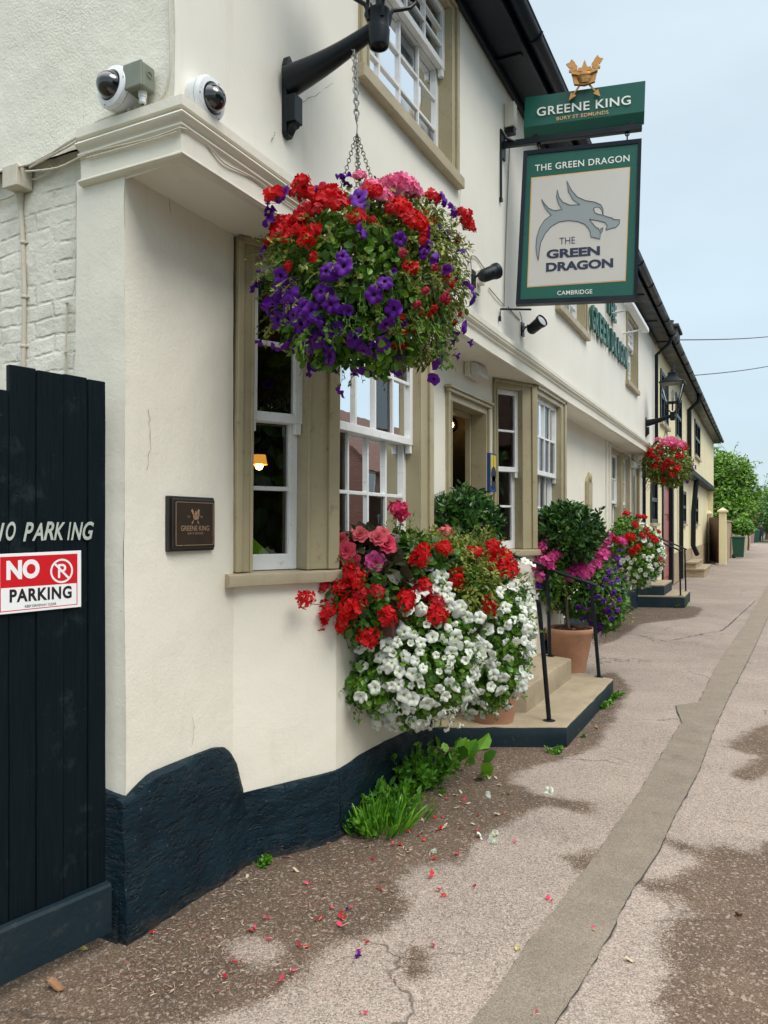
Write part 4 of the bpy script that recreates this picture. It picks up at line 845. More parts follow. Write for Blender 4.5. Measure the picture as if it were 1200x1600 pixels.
# ---------------------------------------------------------------- foliage and flower makers
def cloud(name, P, D, Sz, tv, tf, m, parent=None, tint=None, loc=None, spin=None, **props):
    # leaf/petal template (tv: k x 3, long axis +Y, face +Z) set at points P along directions D
    P = np.asarray(P, float); D = np.asarray(D, float); n = len(P); D = D/np.maximum(1e-9, np.linalg.norm(D, axis=1, keepdims=True))
    a = npr.normal(size=(n, 3)); Xa = np.cross(D, a); Xa /= np.maximum(1e-9, np.linalg.norm(Xa, axis=1, keepdims=True)); Za = np.cross(Xa, D)
    if spin is not None:                                         # faces tend to look along spin
        sp = np.asarray(spin, float); Za = sp-D*np.sum(sp*D, 1, keepdims=True); Za += npr.normal(size=(n, 3))*.35; Za -= D*np.sum(Za*D, 1, keepdims=True); Za /= np.maximum(1e-9, np.linalg.norm(Za, axis=1, keepdims=True)); Xa = np.cross(D, Za)
    tv = np.asarray(tv, float); V = P[:, None, :]+Sz[:, None, None]*(tv[None, :, 0:1]*Xa[:, None]+tv[None, :, 1:2]*D[:, None]+tv[None, :, 2:3]*Za[:, None])
    k = len(tv); o = np.array(ORG[parent.name] if parent is not None else (loc if loc is not None else (0, 0, 0)))
    F = []
    for i in range(n): F.extend(tuple(j+i*k for j in f) for f in tf)
    me = bpy.data.meshes.new(name); me.from_pydata((V.reshape(-1, 3)-o).tolist(), [], F); me.materials.append(M[m])
    if tint is None: tint = npr.rand(n)
    ta = me.attributes.new('tint', 'FLOAT', 'POINT'); ta.data.foreach_set('value', np.repeat(np.clip(tint, 0, 1), k).astype(np.float32))
    ob = bpy.data.objects.new(name, me); COL.objects.link(ob)
    if parent is not None: ob.parent = parent
    else: ob.location = o
    ORG[ob.name] = Vector(o)
    for q, w in props.items(): ob[q] = w
    return ob
LEAF = ([(0, 0, 0), (-.22, .38, .07), (0, .40, 0), (.22, .38, .07), (-.16, .75, .02), (0, .78, -.05), (.16, .75, .02), (0, 1, -.12)], [(0, 2, 1), (0, 3, 2), (1, 2, 5, 4), (2, 3, 6, 5), (4, 5, 7), (5, 6, 7)])
LEAFW = ([(0, 0, 0), (-.36, .36, .08), (0, .40, 0), (.36, .36, .08), (-.28, .75, .02), (0, .78, -.05), (.28, .75, .02), (0, 1, -.10)], LEAF[1])
LEAFS = ([(0, 0, 0), (-.25, .5, .05), (.25, .5, .05), (0, 1, -.06)], [(0, 2, 3, 1)])
BAY = ([(0, 0, 0), (-.19, .35, .05), (0, .36, -.01), (.19, .35, .05), (-.17, .68, .05), (0, .7, -.02), (.17, .68, .05), (0, 1, -.08)], LEAF[1])
def unit(n): d = npr.normal(size=(n, 3)); return d/np.linalg.norm(d, axis=1, keepdims=True)
def lump(D, fr, seed): return np.array([noise.noise(Vector(d)*fr+Vector((seed, seed*2.1, seed*.7))) for d in D])
def ell_points(C, r, n, lo=.6, hi=1.05, lumpy=.14, fr=2.6, seed=0):
    D = unit(n); k = (lo+(hi-lo)*npr.rand(n)**.6)*(1+lumpy*lump(D, fr, seed)); return np.array(C)+D*np.array(r)*k[:, None], D
def leafage(name, vols, m, parent, size, tmpl=LEAF, grav=.35, tintf=None, **props):
    P, D = [], []
    for i, (C, r, n, *o) in enumerate(vols):
        p, d = ell_points(C, r, n, seed=i*3.7+len(name), **(o[0] if o else {})); P.append(p); D.append(d)
    P = np.concatenate(P); D = np.concatenate(D); n = len(P); G = D*.8+unit(n)*.9+np.array((0, 0, -grav))
    sz = size*(.6+.8*npr.rand(n)); t = npr.rand(n)*.75+.25*(lump(P*1, 9, 2)+.5)
    if tintf is not None: t = tintf(P, t)
    return cloud(name, P, G, sz, *tmpl, m, parent, tint=t, spin=D+np.array((0, 0, .5)), **props)
def sprigs(name, starts, dirs, length, m, parent, leaf=.03, droop=.5, nl=9, tmpl=LEAF, r=.0022, seed=1):
    P, D, sz, t = [], [], [], []; mb = MB(); rr = random.Random(seed)
    for s, d in zip(starts, dirs):
        s = Vector(s); d = Vector(d).normalized(); Ls = length*rr.uniform(.5, 1.2); pts = [s.copy()]; tt = rr.random()
        for i in range(6):
            d = (d+Vector((rr.gauss(0, .16), rr.gauss(0, .16), rr.gauss(0, .14)-droop*.22))).normalized(); pts.append(pts[-1]+d*(Ls/6))
        mb.tube(pts, [r*(1-.1*i) for i in range(len(pts))], 4, cap=False)
        for i in range(nl):
            q = rr.random()*5.8; a = int(q); p = pts[a].lerp(pts[a+1], q-a); e = (pts[a+1]-pts[a]).normalized()
            P.append(p); v = e*.6+Vector((rr.gauss(0, .7), rr.gauss(0, .7), rr.gauss(0, .6))); D.append(v); sz.append(leaf*rr.uniform(.5, 1.2)); t.append(min(1, max(0, tt*.6+rr.random()*.4)))
    stem = build('stems', mb, 'stem', parent)
    return cloud(name, [tuple(p) for p in P], [tuple(d) for d in D], np.array(sz), *tmpl, m, parent, tint=np.array(t))
# single flowers: mesh data made once, one object per flower
FM = {}
def fmesh(name, mb, mats, smooth=True):
    me = bpy.data.meshes.new(name); me.from_pydata([tuple(p) for p in mb.v], [], mb.f)
    for m in mats: me.materials.append(M[m])
    me.polygons.foreach_set('material_index', mb.mi)
    if smooth: me.polygons.foreach_set('use_smooth', [True]*len(me.polygons))
    me.update(); return me
def petunia(name, mp, mt, R=.034, seed=1, fold=0., cup=0., ruf=1.):
    rr = random.Random(seed); mb = MB(); n = 25; rings = [(.07, -.42), (.13, -.22), (.22, -.07), (.55, .07), (.82, .10), (1., .0)]; k = 0; ph = [rr.uniform(-.09, .09) for _ in range(8)]
    for i, (q, z) in enumerate(rings):
        for j in range(n):
            a = 2*pi*j/n; lobe = abs(cos(2.5*a)); rad = q*(1-(0 if i < 3 else .17*(1-lobe)**2*(i-2)/2.2)); zz = z+(0 if i < 3 else ruf*(.09*cos(5*a)+ph[j % 8]+.05*sin(10*a+seed))*(i-2)/3-.10*(1-lobe)**2)-fold*q*q*(.5+.5*cos(a))-fold*.5*q*q*(.5+.5*cos(a*2+seed))+cup*q*q*.5; rad *= 1-cup*.45*q
            mb.v.append(Vector((rad*cos(a)*R, rad*sin(a)*R, zz*R)))
    for i in range(len(rings)-1):
        for j in range(n): j2 = (j+1) % n; mb.f.append((i*n+j, i*n+j2, (i+1)*n+j2, (i+1)*n+j)); mb.mi.append(1 if i < 2 else 0)
    return fmesh(name, mb, [mp, mt])
def umbel(name, mp, R=.042, seed=1, nf=30, flat=.62):
    rr = random.Random(seed); mb = MB(); bump = [Vector((rr.gauss(0, 1), rr.gauss(0, 1), rr.gauss(0, 1))).normalized() for _ in range(4)]
    for i in range(nf):
        z = 1-1.25*(i+.5)/nf; a = i*2.39996+rr.uniform(-.3, .3); s = sqrt(max(0, 1-z*z)); nrm = Vector((s*cos(a), s*sin(a), z)); k = rr.uniform(.70, 1.18)+.16*max(nrm.dot(q) for q in bump)-.1; c = Vector((nrm.x*R, nrm.y*R, nrm.z*R*flat))*k; nrm = (nrm+Vector((rr.gauss(0, .3), rr.gauss(0, .3), rr.gauss(0, .3)))).normalized(); t = nrm.orthogonal().normalized(); b = nrm.cross(t); w = R*rr.uniform(.36, .50); o = rr.random()*6
        for p in range(5):
            q = o+2*pi*p/5+rr.uniform(-.2, .2); e = t*cos(q)+b*sin(q); f = t*-sin(q)+b*cos(q); l = w*rr.uniform(.7, 1.2); up = rr.uniform(-.1, .35)
            mb.add([c, c+e*l*.55+f*l*.40+nrm*l*.10, c+e*l*.95+f*l*.2+nrm*l*up, c+e*l*.95-f*l*.2+nrm*l*up, c+e*l*.55-f*l*.40+nrm*l*.10], [(0, 1, 2, 3, 4)])
        mb.tube([c-nrm*R*.04, Vector((0, 0, -R*.75))], .0009, 3, 1, cap=False)
    return fmesh(name, mb, [mp, 'stem'], False)
def rosette(name, mp, R=.045, seed=1):
    rr = random.Random(seed); mb = MB()
    for ring, (n, q, tilt) in enumerate(((8, 1., .25), (7, .8, .55), (6, .58, .9), (5, .38, 1.2), (4, .22, 1.4))):
        for i in range(n):
            a = 2*pi*i/n+ring*.5+rr.uniform(-.15, .15); e = Vector((cos(a), sin(a), 0)); f = Vector((-sin(a), cos(a), 0)); u = e*cos(tilt)+Vector((0, 0, sin(tilt))); l = R*q*rr.uniform(.88, 1.1); w = l*.62; c = Vector((0, 0, R*.08*ring))
            v = []
            for s, wd, up in ((0.05, .3, 0), (.45, 1., .05), (.85, .95, .0), (1.05, .4, -.08)):
                for x in (-1, 0, 1): v.append(c+u*l*s+f*w*wd*x*.62+Vector((0, 0, (R*.10*abs(x)+up*R)))-e*(0.04*R*abs(x)))
            mb.add(v, [(0, 1, 4, 3), (1, 2, 5, 4), (3, 4, 7, 6), (4, 5, 8, 7), (6, 7, 10, 9), (7, 8, 11, 10)])
    return fmesh(name, mb, [mp])
for k, mp, mt in (('white', 'p_white', 'p_throat'), ('purple', 'p_purple', 'p_purple_throat')):
    FM[k] = [petunia(k+'_petunia', mp, mt, .036*q_, s, f, cu, ru) for s, f, cu, ru, q_ in ((1, 0, 0, 1, 1.05), (2, .3, 0, 1.5, .95), (3, .6, .1, 1.2, 1.), (4, .1, .35, 1.6, 1.), (5, .9, .2, 1., .9), (6, .15, .8, 1.4, .85), (7, 1.2, .0, 1.7, .95), (8, .4, .2, 2., 1.1))]
FM['red'] = [umbel('red_geranium', 'p_red', .040, s, n_) for s, n_ in ((1, 30), (2, 24), (4, 20))]+[umbel('red_geranium', 'p_red2', .036, 3, 20)]
FM['pink'] = [umbel('pink_geranium', 'p_pink', .055, s, 46) for s in (1, 2)]; FM['magenta'] = [umbel('magenta_geranium', 'p_mag', .042, s, 30) for s in (1, 2)]
FM['cyclamen'] = [umbel('crimson_geranium', 'p_cyc', .045, 5, 26)]; FM['pale'] = [umbel('pale_pink_geranium', 'p_pale', .042, 6, 26)]
FM['rose'] = [rosette('rose_begonia', 'p_rose', .052, s) for s in (1, 2)]; FM['rosepink'] = [rosette('pink_begonia', 'p_mag', .046, 3)]; FM['palerose'] = [rosette('faded_begonia', 'p_pale', .05, 4)]
def flower(kind, name, p, nrm, parent, sc=1.):
    me = rnd.choice(FM[kind]); o = bpy.data.objects.new(name, me); COL.objects.link(o); o.parent = parent; o.location = Vector(p)-ORG[parent.name]
    q = Vector(nrm).normalized().to_track_quat('Z', 'Y') @ Quaternion((0, 0, 1), rnd.uniform(0, 6.28)); o.rotation_mode = 'QUATERNION'; o.rotation_quaternion = q; s = sc*rnd.uniform(.85, 1.15); o.scale = (s, s, s); return o
def flower_mass(kind, name, items, parent, m, kindprop='stuff'):
    # many flowers of one kind beyond the first hundred: one part
    bms = []; V = []; F = []; MI = []
    for p, nrm, sc in items:
        me = rnd.choice(FM[kind]); q = (Vector(nrm).normalized().to_track_quat('Z', 'Y') @ Quaternion((0, 0, 1), rnd.uniform(0, 6.28))).to_matrix()*sc; k = len(V)
        V += [q @ v.co+Vector(p) for v in me.vertices]
        for f in me.polygons: F.append(tuple(i+k for i in f.vertices)); MI.append(f.material_index)
    mb = MB(); mb.v = V; mb.f = F; mb.mi = MI; o = build(name, mb, [x for x in m], parent, smooth=True); o['kind'] = kindprop; return o
def hit(u, v, vols):
    # nearest surface point of the given ellipsoids seen at (u, v); else the closest approach
    w = ray(u, v); best = None
    for C, r in vols:
        C = Vector(C); S3 = Vector((1/r[0], 1/r[1], 1/r[2])); o = Vector(((O.x-C.x)*S3.x, (O.y-C.y)*S3.y, (O.z-C.z)*S3.z)); d = Vector((w.x*S3.x, w.y*S3.y, w.z*S3.z)); a = d.dot(d); b = o.dot(d); c = o.dot(o)-1; D = b*b-a*c
        if D >= 0: t = (-b-sqrt(D))/a; off = 0
        else: t = -b/a; off = sqrt(c+1-b*b/a)
        p = O+w*t; n = Vector(((p.x-C.x)*S3.x**2, (p.y-C.y)*S3.y**2, (p.z-C.z)*S3.z**2)).normalized(); key = (off > 0, off if off else t)
        if best is None or key < best[0]: best = (key, p, n)
    return best[1], best[2]

# ---------------------------------------------------------------- yard gate and its notices
GP = Vector((-2.175, 2.03, 0)); GD = Vector((-.165, -.986, 0)).normalized(); GN = Vector((.986, -.165, 0)).normalized()
def gpl(u, v, off=0): q = GP+GN*off; return onL(u, v, (q.x, q.y), (GD.x, GD.y))
gate = thing('yard_gate', GP+GD*.8, 'tall black boarded yard gate at the near corner with hand-painted lettering', 'gate')
s = 0; i = 0
while s < 1.75:
    w = (.072, .095, .10, .093, .12, .115, .12)[i % 7]; top = 2.085+.004*(i % 2) if s < .36 else 1.995+.006*((i*7) % 3); mb = MB(); rr = random.Random(i)
    n0 = .0+rr.uniform(-.003, .003); k = 12; a, b = s+.0015, s+w-.0015
    for j in range(k+1):
        z = .075+(top-.075)*j/k
        for ss, nn_ in ((a, n0), (b, n0), (b, n0-.025), (a, n0-.025)): p = GP+GD*ss+GN*nn_+Zv*z; mb.v.append(p+GN*.0035*noise.noise(p*5)+GD*.002*noise.noise(p*3))
        if j:
            for q in range(4): mb.f.append((4*j-4+q, 4*j-4+(q+1) % 4, 4*j+(q+1) % 4, 4*j+q)); mb.mi.append(0)
    mb.f += [(0, 3, 2, 1), (4*k, 4*k+1, 4*k+2, 4*k+3)]; mb.mi += [0, 0]; build('board', mb, 'gate', gate, bevel=.003); s += w; i += 1
mb = MB(); k = 20
for j in range(k+1):
    for zz, nn_ in ((.055, .001), (.055, .034), (.225, .034), (.235, .026), (.235, .001)): p = GP+GD*(1.75*j/k-.002)+GN*nn_+Zv*zz; mb.v.append(p+Zv*.003*noise.noise(p*4)+GN*.003*noise.noise(p*3))
    if j:
        for q in range(5): mb.f.append((5*j-5+q, 5*j-5+(q+1) % 5, 5*j+(q+1) % 5, 5*j+q)); mb.mi.append(0)
mb.f += [(0, 1, 2, 3, 4), (5*k+4, 5*k+3, 5*k+2, 5*k+1, 5*k)]; mb.mi += [0, 0]; build('bottom_rail', mb, 'stone_edge', gate)
mb = MB(); mb.tube([GP+GD*1.7+GN*-.05, GP+GD*1.7+GN*-.05+Zv*2.1], .05, 8); build('post', mb, 'gate', gate)
mb = MB()
for ch, u0, u1, vb, vt in (('N', -18, 6, 846, 817), ('O', 9, 24, 845, 815), ('P', 36, 52, 846, 816), ('A', 50, 67, 845, 817), ('R', 68, 84, 844, 815), ('K', 84, 101, 844, 816), ('I', 105, 111, 844, 816), ('N', 111, 129, 844, 816), ('G', 129, 146, 844, 815)):
    a = gpl(u0, vb, .0062); b = gpl(u1, vb-.4, .0062); c = gpl(u0, vt, .0062); R = (b-a); w = R.length; R.normalize()
    put_text(mb, ch, a, R, Zv, w*1.05, (c-a).length, shear=.32, bold=.022)
build('painted_lettering', mb, 'hand_paint', gate)
np_ = thing('no_parking_sign', gpl(60, 960, .006), 'red and white plastic no parking notice screwed to the black gate', 'sign')
def qd(mb, us, off, depth, m=0): mb.poly([gpl(u, v, off) for u, v in us], GN*depth, m)
mb = MB(); qd(mb, [(-7, 961), (126, 948), (126, 860), (-7, 866)], .0065, .004); build('plate', mb, 'white_sign', np_, bevel=.0012)
mb = MB(); O_ = .0106
mb.poly([gpl(u, v, O_) for u, v in ((0, 919.5), (121, 911), (121, 865), (0, 870.5))], None)
for us in ([(-1, 919), (1.2, 919), (1.2, 957), (-1, 957)], [(119.6, 911), (121, 911), (121, 944), (119.6, 944)], [(-1, 957.2), (121, 944.6), (121, 943.4), (-1, 955.8)]): mb.poly([gpl(u, v, O_) for u, v in us], None)
build('red_panel', mb, 'red_sign', np_)
def gtext(mb, s_, u0, u1, vb0, vb1, vt0, off, **k):
    a = gpl(u0, vb0, off); b = gpl(u1, vb1, off); c = gpl(u0, vt0, off); R = b-a; w = R.length; R.normalize(); put_text(mb, s_, a, R, Zv, w, (c-a).length, **k)
mb = MB(); O2 = .0112; gtext(mb, 'NO', 10, 62, 907, 903, 876, O2, bold=.05)
cc = gpl(96.5, 892, O2); r0 = (gpl(96.5, 873, O2)-cc).length; R_ = -GD
ring = lambda r, a: cc+R_*(r*cos(a))+Zv*(r*sin(a))
for i in range(36): a, b = 2*pi*i/36, 2*pi*(i+1)/36; mb.add([ring(r0, a), ring(r0, b), ring(r0*.84, b), ring(r0*.84, a)], [(0, 1, 2, 3)])
d1_ = (R_-Zv).normalized(); d2_ = (R_+Zv).normalized(); mb.add([cc-d1_*r0*.86-d2_*r0*.09, cc+d1_*r0*.86-d2_*r0*.09, cc+d1_*r0*.86+d2_*r0*.09, cc-d1_*r0*.86+d2_*r0*.09], [(0, 1, 2, 3)])
put_text(mb, 'P', cc+R_*(-r0*.32)-Zv*r0*.58-GN*.0003, R_, Zv, r0*.72, r0*1.15, bold=.01); build('white_lettering', mb, 'white_sign', np_)
mb = MB(); gtext(mb, 'PARKING', 15, 112, 942, 934.5, 921, O2, bold=.035, spacing=1.12); gtext(mb, 'KEEP DRIVEWAY CLEAR', 39, 88, 949.5, 945, 945.5, O2, bold=.01); build('black_lettering', mb, 'black_ink', np_)

# ---------------------------------------------------------------- crown-and-arrows emblem (used on plaque and sign)
def crest(mb, c, R, U, Nn, w, thick=.004, m=0):
    # crossed arrows behind a crown; w = overall width
    c = Vector(c)
    def P(x, y, z=0): return c+R*(x*w)+U*(y*w)+Nn*(z*w)
    off = Nn*thick
    for sx in (-1, 1):
        d = Vector((sx*.62, .80)).normalized(); q = Vector((-d.y, d.x))
        def L2(s, t): return P(d.x*s+q.x*t, d.y*s+q.y*t, -.02 if sx < 0 else 0)
        mb.poly([L2(-.55, -.022), L2(.45, -.022), L2(.45, .022), L2(-.55, .022)], off, m)
        mb.poly([L2(-.80, 0), L2(-.56, -.10), L2(-.56, .10)], off, m)
        mb.poly([L2(.40, 0), L2(.48, -.10), L2(.60, -.10), L2(.64, -.12), L2(.80, -.11), L2(.76, 0), L2(.80, .11), L2(.64, .12), L2(.60, .10), L2(.48, .10)], off, m)
    up = .10
    mb.poly([P(x, y+up, .03) for x, y in [(-.32, -.28), (0, -.35), (.32, -.28), (.36, -.10), (.40, .10), (.20, .03), (0, 0), (-.20, .03), (-.40, .10), (-.36, -.10)]], off*2.2, m)
    mb.poly([P(x, y+up, .05) for x, y in [(-.40, .02), (0, -.10), (.40, .02), (.41, .10), (0, -.01), (-.41, .10)]], off*3.2, m)
    for x, y, s_ in ((0, .02, 1.7), (-.38, .10, .9), (.38, .10, .9)):
        mb.poly([P(x+a*s_, y+up+b*s_, .03) for a, b in [(-.03, 0), (-.04, .05), (-.11, .05), (-.12, .12), (-.05, .12), (0, .26), (.05, .12), (.12, .12), (.11, .05), (.04, .05), (.03, 0)]], off*2, m)
# bronze wall plaque
pc = onX(296, 818, XL+.01); pq = thing('wall_plaque', pc, 'dark bronze brewery plaque with crown emblem on the cream corner wall', 'plaque')
def plx(u, v, o): return onX(u, v, XL+o)
y0, y1 = plx(262, 818, .0).y, plx(337, 818, .03).y; z0, z1 = plx(300, 861, .02).z, plx(300, 776, .02).z
mb = MB(); ya, yb = y0-.012, y1+.006; mb.box((XL-.01, ya, z0), (.028, 0, 0), (0, yb-ya, 0), (0, 0, z1-z0)); mb.box((XL+.018, ya+.010, z0+.010), (.012, 0, 0), (0, yb-ya-.020, 0), (0, 0, z1-z0-.020)); build('frame', mb, 'bronze_edge', pq, bevel=.005)
fx = XL+.031; a0, a1, b0, b1 = ya+.020, yb-.020, z0+.020, z1-.020
mb = MB(); mb.add([(fx, a0, b0), (fx, a1, b0), (fx, a1, b1), (fx, a0, b1)], [(0, 1, 2, 3)]); build('face', mb, 'bronze', pq)
mb = MB(); fx += .001; e = .0022
for q in (((a0+.004, b0+.004), (a1-a0-.008, e)), ((a0+.004, b1-.006), (a1-a0-.008, e)), ((a0+.004, b0+.004), (e, b1-b0-.008)), ((a1-.006, b0+.004), (e, b1-b0-.008))): mb.box((fx-.001, q[0][0], q[0][1]), (.002, 0, 0), (0, q[1][0], 0), (0, 0, q[1][1]))
cw = a1-a0; put_text(mb, 'GREENE KING', Vector((fx, a0+cw*.14, b0+(b1-b0)*.345)), Yv, Zv, cw*.73, (b1-b0)*.115, bold=.008); put_text(mb, 'BURY ST EDMUNDS', Vector((fx, a0+cw*.31, b0+(b1-b0)*.265)), Yv, Zv, cw*.40, (b1-b0)*.045)
for q, s_ in ((.30, '17'), (.62, '99')): put_text(mb, s_, Vector((fx, a0+cw*q+.003, b0+(b1-b0)*.63)), Yv, Zv, cw*.06, (b1-b0)*.05)
crest(mb, (fx, a0+cw*.505, b0+(b1-b0)*.655), Yv, Zv, Xv, cw*.20, .0012); build('raised_lettering', mb, 'brass', pq)

# ---------------------------------------------------------------- cameras, boxes and cables round the corner
def dome_camera(p, ax, label, tilt):
    t = thing('security_camera', p, label, 'camera', 'security cameras on the corner'); ax = (Vector(ax)+Vector(tilt)).normalized(); p = Vector(p)
    mb = MB(); mb.lathe(p-ax*.02, ax, [(.070, 0), (.073, .03), (.078, .055), (.079, .068)], 32, capb=True); build('base', mb, 'cam_white', t, smooth='auto')
    mb = MB(); mb.lathe(p+ax*.050, ax, [(.0795, 0), (.080, .008), (.074, .020), (.057, .026), (.053, .022), (.052, .0)], 36)
    build('cover', mb, 'cam_white', t, smooth='auto')
    mb = MB(); mb.lathe(p+ax*.060, ax, [(.052*cos(pi/2*i/10)+.0005, .062*sin(pi/2*i/10)) for i in range(11)], 32); build('dome', mb, 'dome', t, smooth=True)
    mb = MB(); a = ax.orthogonal().normalized(); b = ax.cross(a)
    for k in range(3): q = 2*pi*k/3+.4; mb.lathe(p+ax*.066+(a*cos(q)+b*sin(q))*.067, ax, [(.005, 0), (.005, .006), (.0, .006)], 8)
    build('screws', mb, 'black', t)
    mb = MB(); q = p+ax*.074; mb.lathe(q, ax, [(.03, 0), (.03, .015), (.018, .022), (.018, .034), (0, .034)], 16); build('lens', mb, 'black', t)
dome_camera(onY(197, 150, Y0), (0, -1, 0), 'white dome security camera on the gable beside the grey-green junction box', (-.08, 0, .05))
dome_camera(onX(309, 158, XU), (1, 0, 0), 'white dome security camera on the street wall above the cornice corner', (0, .0, -.12))
p = onY(219, 126, Y0-.03); t = thing('junction_box', p, 'grey-green junction box beside the gable security camera', 'junction box')
mb = MB(); mb.cbox(p, .088, .062, .092); build('body', mb, 'box_green', t, bevel=.008)
mb = MB(); mb.cbox(p+Vector((0, -.036, 0)), .090, .012, .094); build('lid', mb, 'box_green', t, bevel=.005)
mb = MB(); mb.lathe(p+Vector((.046, .0, .008)), (1, 0, 0), [(.012, -.004), (.012, .001), (.010, .001), (.010, -.004)], 16); build('knockout', mb, 'box_green', t)
mb = MB(); mb.lathe(p+Vector((.012, .0, -.045)), (0, 0, -1), [(.016, 0), (.016, .02), (.013, .022), (.013, .04), (.006, .044)], 12); build('gland', mb, 'cam_white', t, smooth='auto')
p2 = onY(29, 281, Y0+.02); t = thing('junction_box', p2, 'cream-painted junction box on the painted brick wall above the gate', 'junction box')
mb = MB(); mb.cbox(p2, .085, .07, .085); build('body', mb, 'cable', t, bevel=.004); mb = MB(); mb.cbox(p2+Vector((0, -.039, 0)), .089, .008, .089); build('lid', mb, 'cable', t, bevel=.003)
def cable(name, paths, r, m, label, cat='cable', group=None, sub=4):
    mb = MB()
    for pts in paths:
        o = []; P = [pts[0]]+pts+[pts[-1]]
        for i in range(1, len(P)-2):
            for k in range(sub): q = k/sub; a, b, c, d = P[i-1], P[i], P[i+1], P[i+2]; o.append(.5*((2*b)+(c-a)*q+(2*a-5*b+4*c-d)*q*q+(3*b-a-3*c+d)*q**3))
        o.append(P[-2]); mb.tube(o, r, 6)
    return tag(build(name, mb, m, smooth='auto'), label, cat, group)
gy = lambda u, v, o=.010: onY(u, v, Y0-o); cy = lambda u, v: onY(u, v, Y0-.025); cx = lambda u, v: onX(u, v, XC+.008)
cable('cable_bundle', [[gy(221, 158), gy(226, 166), gy(206, 172), gy(196, 180, .014), gy(165, 186), gy(140, 203), gy(118, 222), gy(86, 240), gy(46, 262)], [gy(218, 158), gy(214, 166), gy(190, 176), gy(150, 191), gy(130, 208), gy(100, 226), gy(60, 252), gy(0, 268)], [gy(283, 154, .03), gy(250, 163, .02), gy(230, 171), gy(204, 180), gy(160, 190), gy(126, 212), gy(82, 238), gy(48, 256)], [gy(204, 172, .02), gy(199, 168, .022), gy(204, 180, .02), gy(212, 176)]], .0042, 'cable', 'bundle of painted cables looping from the camera along the gable to the brick wall')
cable('cornice_cable', [[cy(40, 268), cy(90, 262), cy(138, 240), cy(200, 225), cy(240, 215), cy(276, 202), cx(283, 200), cx(300, 206), cx(318, 218), cx(334, 237), cx(352, 256), cx(385, 272), cx(402, 282), cx(440, 310), cx(520, 367)], [cy(136, 247), cy(190, 232), cy(240, 218), cy(277, 206)]], .0036, 'cable', 'thin painted cable pinned under the cornice and sagging round its corner')
cable('riser_cable', [[gy(264, -30), gy(266, 40), gy(267, 95), gy(263, 128), gy(256, 150), gy(244, 164)]], .0055, 'cable', 'painted cable running down the gable edge to the cornice corner')
cable('camera_cable', [[onX(286, 154, XU+.008), onX(296, 160, XU+.008), onX(305, 170, XU+.012), onX(320, 185, XU+.02)]], .004, 'cable', 'short painted cable curling behind the street-side security camera')
bx_ = lambda u, v, o=.0: onY(u, v, Y0+.046-o)
t = thing('conduit', bx_(37, 570), 'painted conduit dropping from the junction box to the black gate', 'pipe')
mb = MB(); mb.tube([bx_(31, 300), bx_(31, 312), bx_(33, 330)], [.019, .018, .009], 10); mb.tube([bx_(33, 330), bx_(36, 380), bx_(38, 450), bx_(37, 540), bx_(36, 620)], .0095, 10); build('pipe', mb, 'cable', t, smooth='auto')
for u, v in ((36.5, 379), (38, 464), (36.5, 541)): q = bx_(u, v); mb = MB(); mb.lathe(q-Zv*.007, (0, 0, 1), [(.0105, 0), (.014, .002), (.014, .012), (.0105, .014)], 12); mb.cbox(q+Vector((.004, .012, 0)), .036, .016, .009); build('saddle_clip', mb, 'cable', t, bevel=.002)
t = thing('thin_cable', bx_(104, 560), 'thin straight painted cable on the brick wall right of the conduit', 'cable'); mb = MB(); mb.tube([bx_(106, 470), bx_(105, 472), bx_(103, 545), bx_(102, 620)], .0038, 6); build('wire', mb, 'cable', t)
for v in (473, 550): mb = MB(); q = bx_(104.5 if v < 500 else 103, v, .004); mb.cbox(q, .014, .012, .009); build('clip', mb, 'cable', t, bevel=.002)
for u, v, uu, vv in ((0, 313, 30, 306), (46, 280, 62, 270)): pass
cable('side_cable', [[bx_(-20, 316), bx_(6, 311), bx_(24, 304)], [bx_(46, 281), bx_(58, 279), bx_(72, 272), bx_(82, 260), bx_(80, 254)]], .004, 'cable', 'short cables entering the cream junction box from both sides')

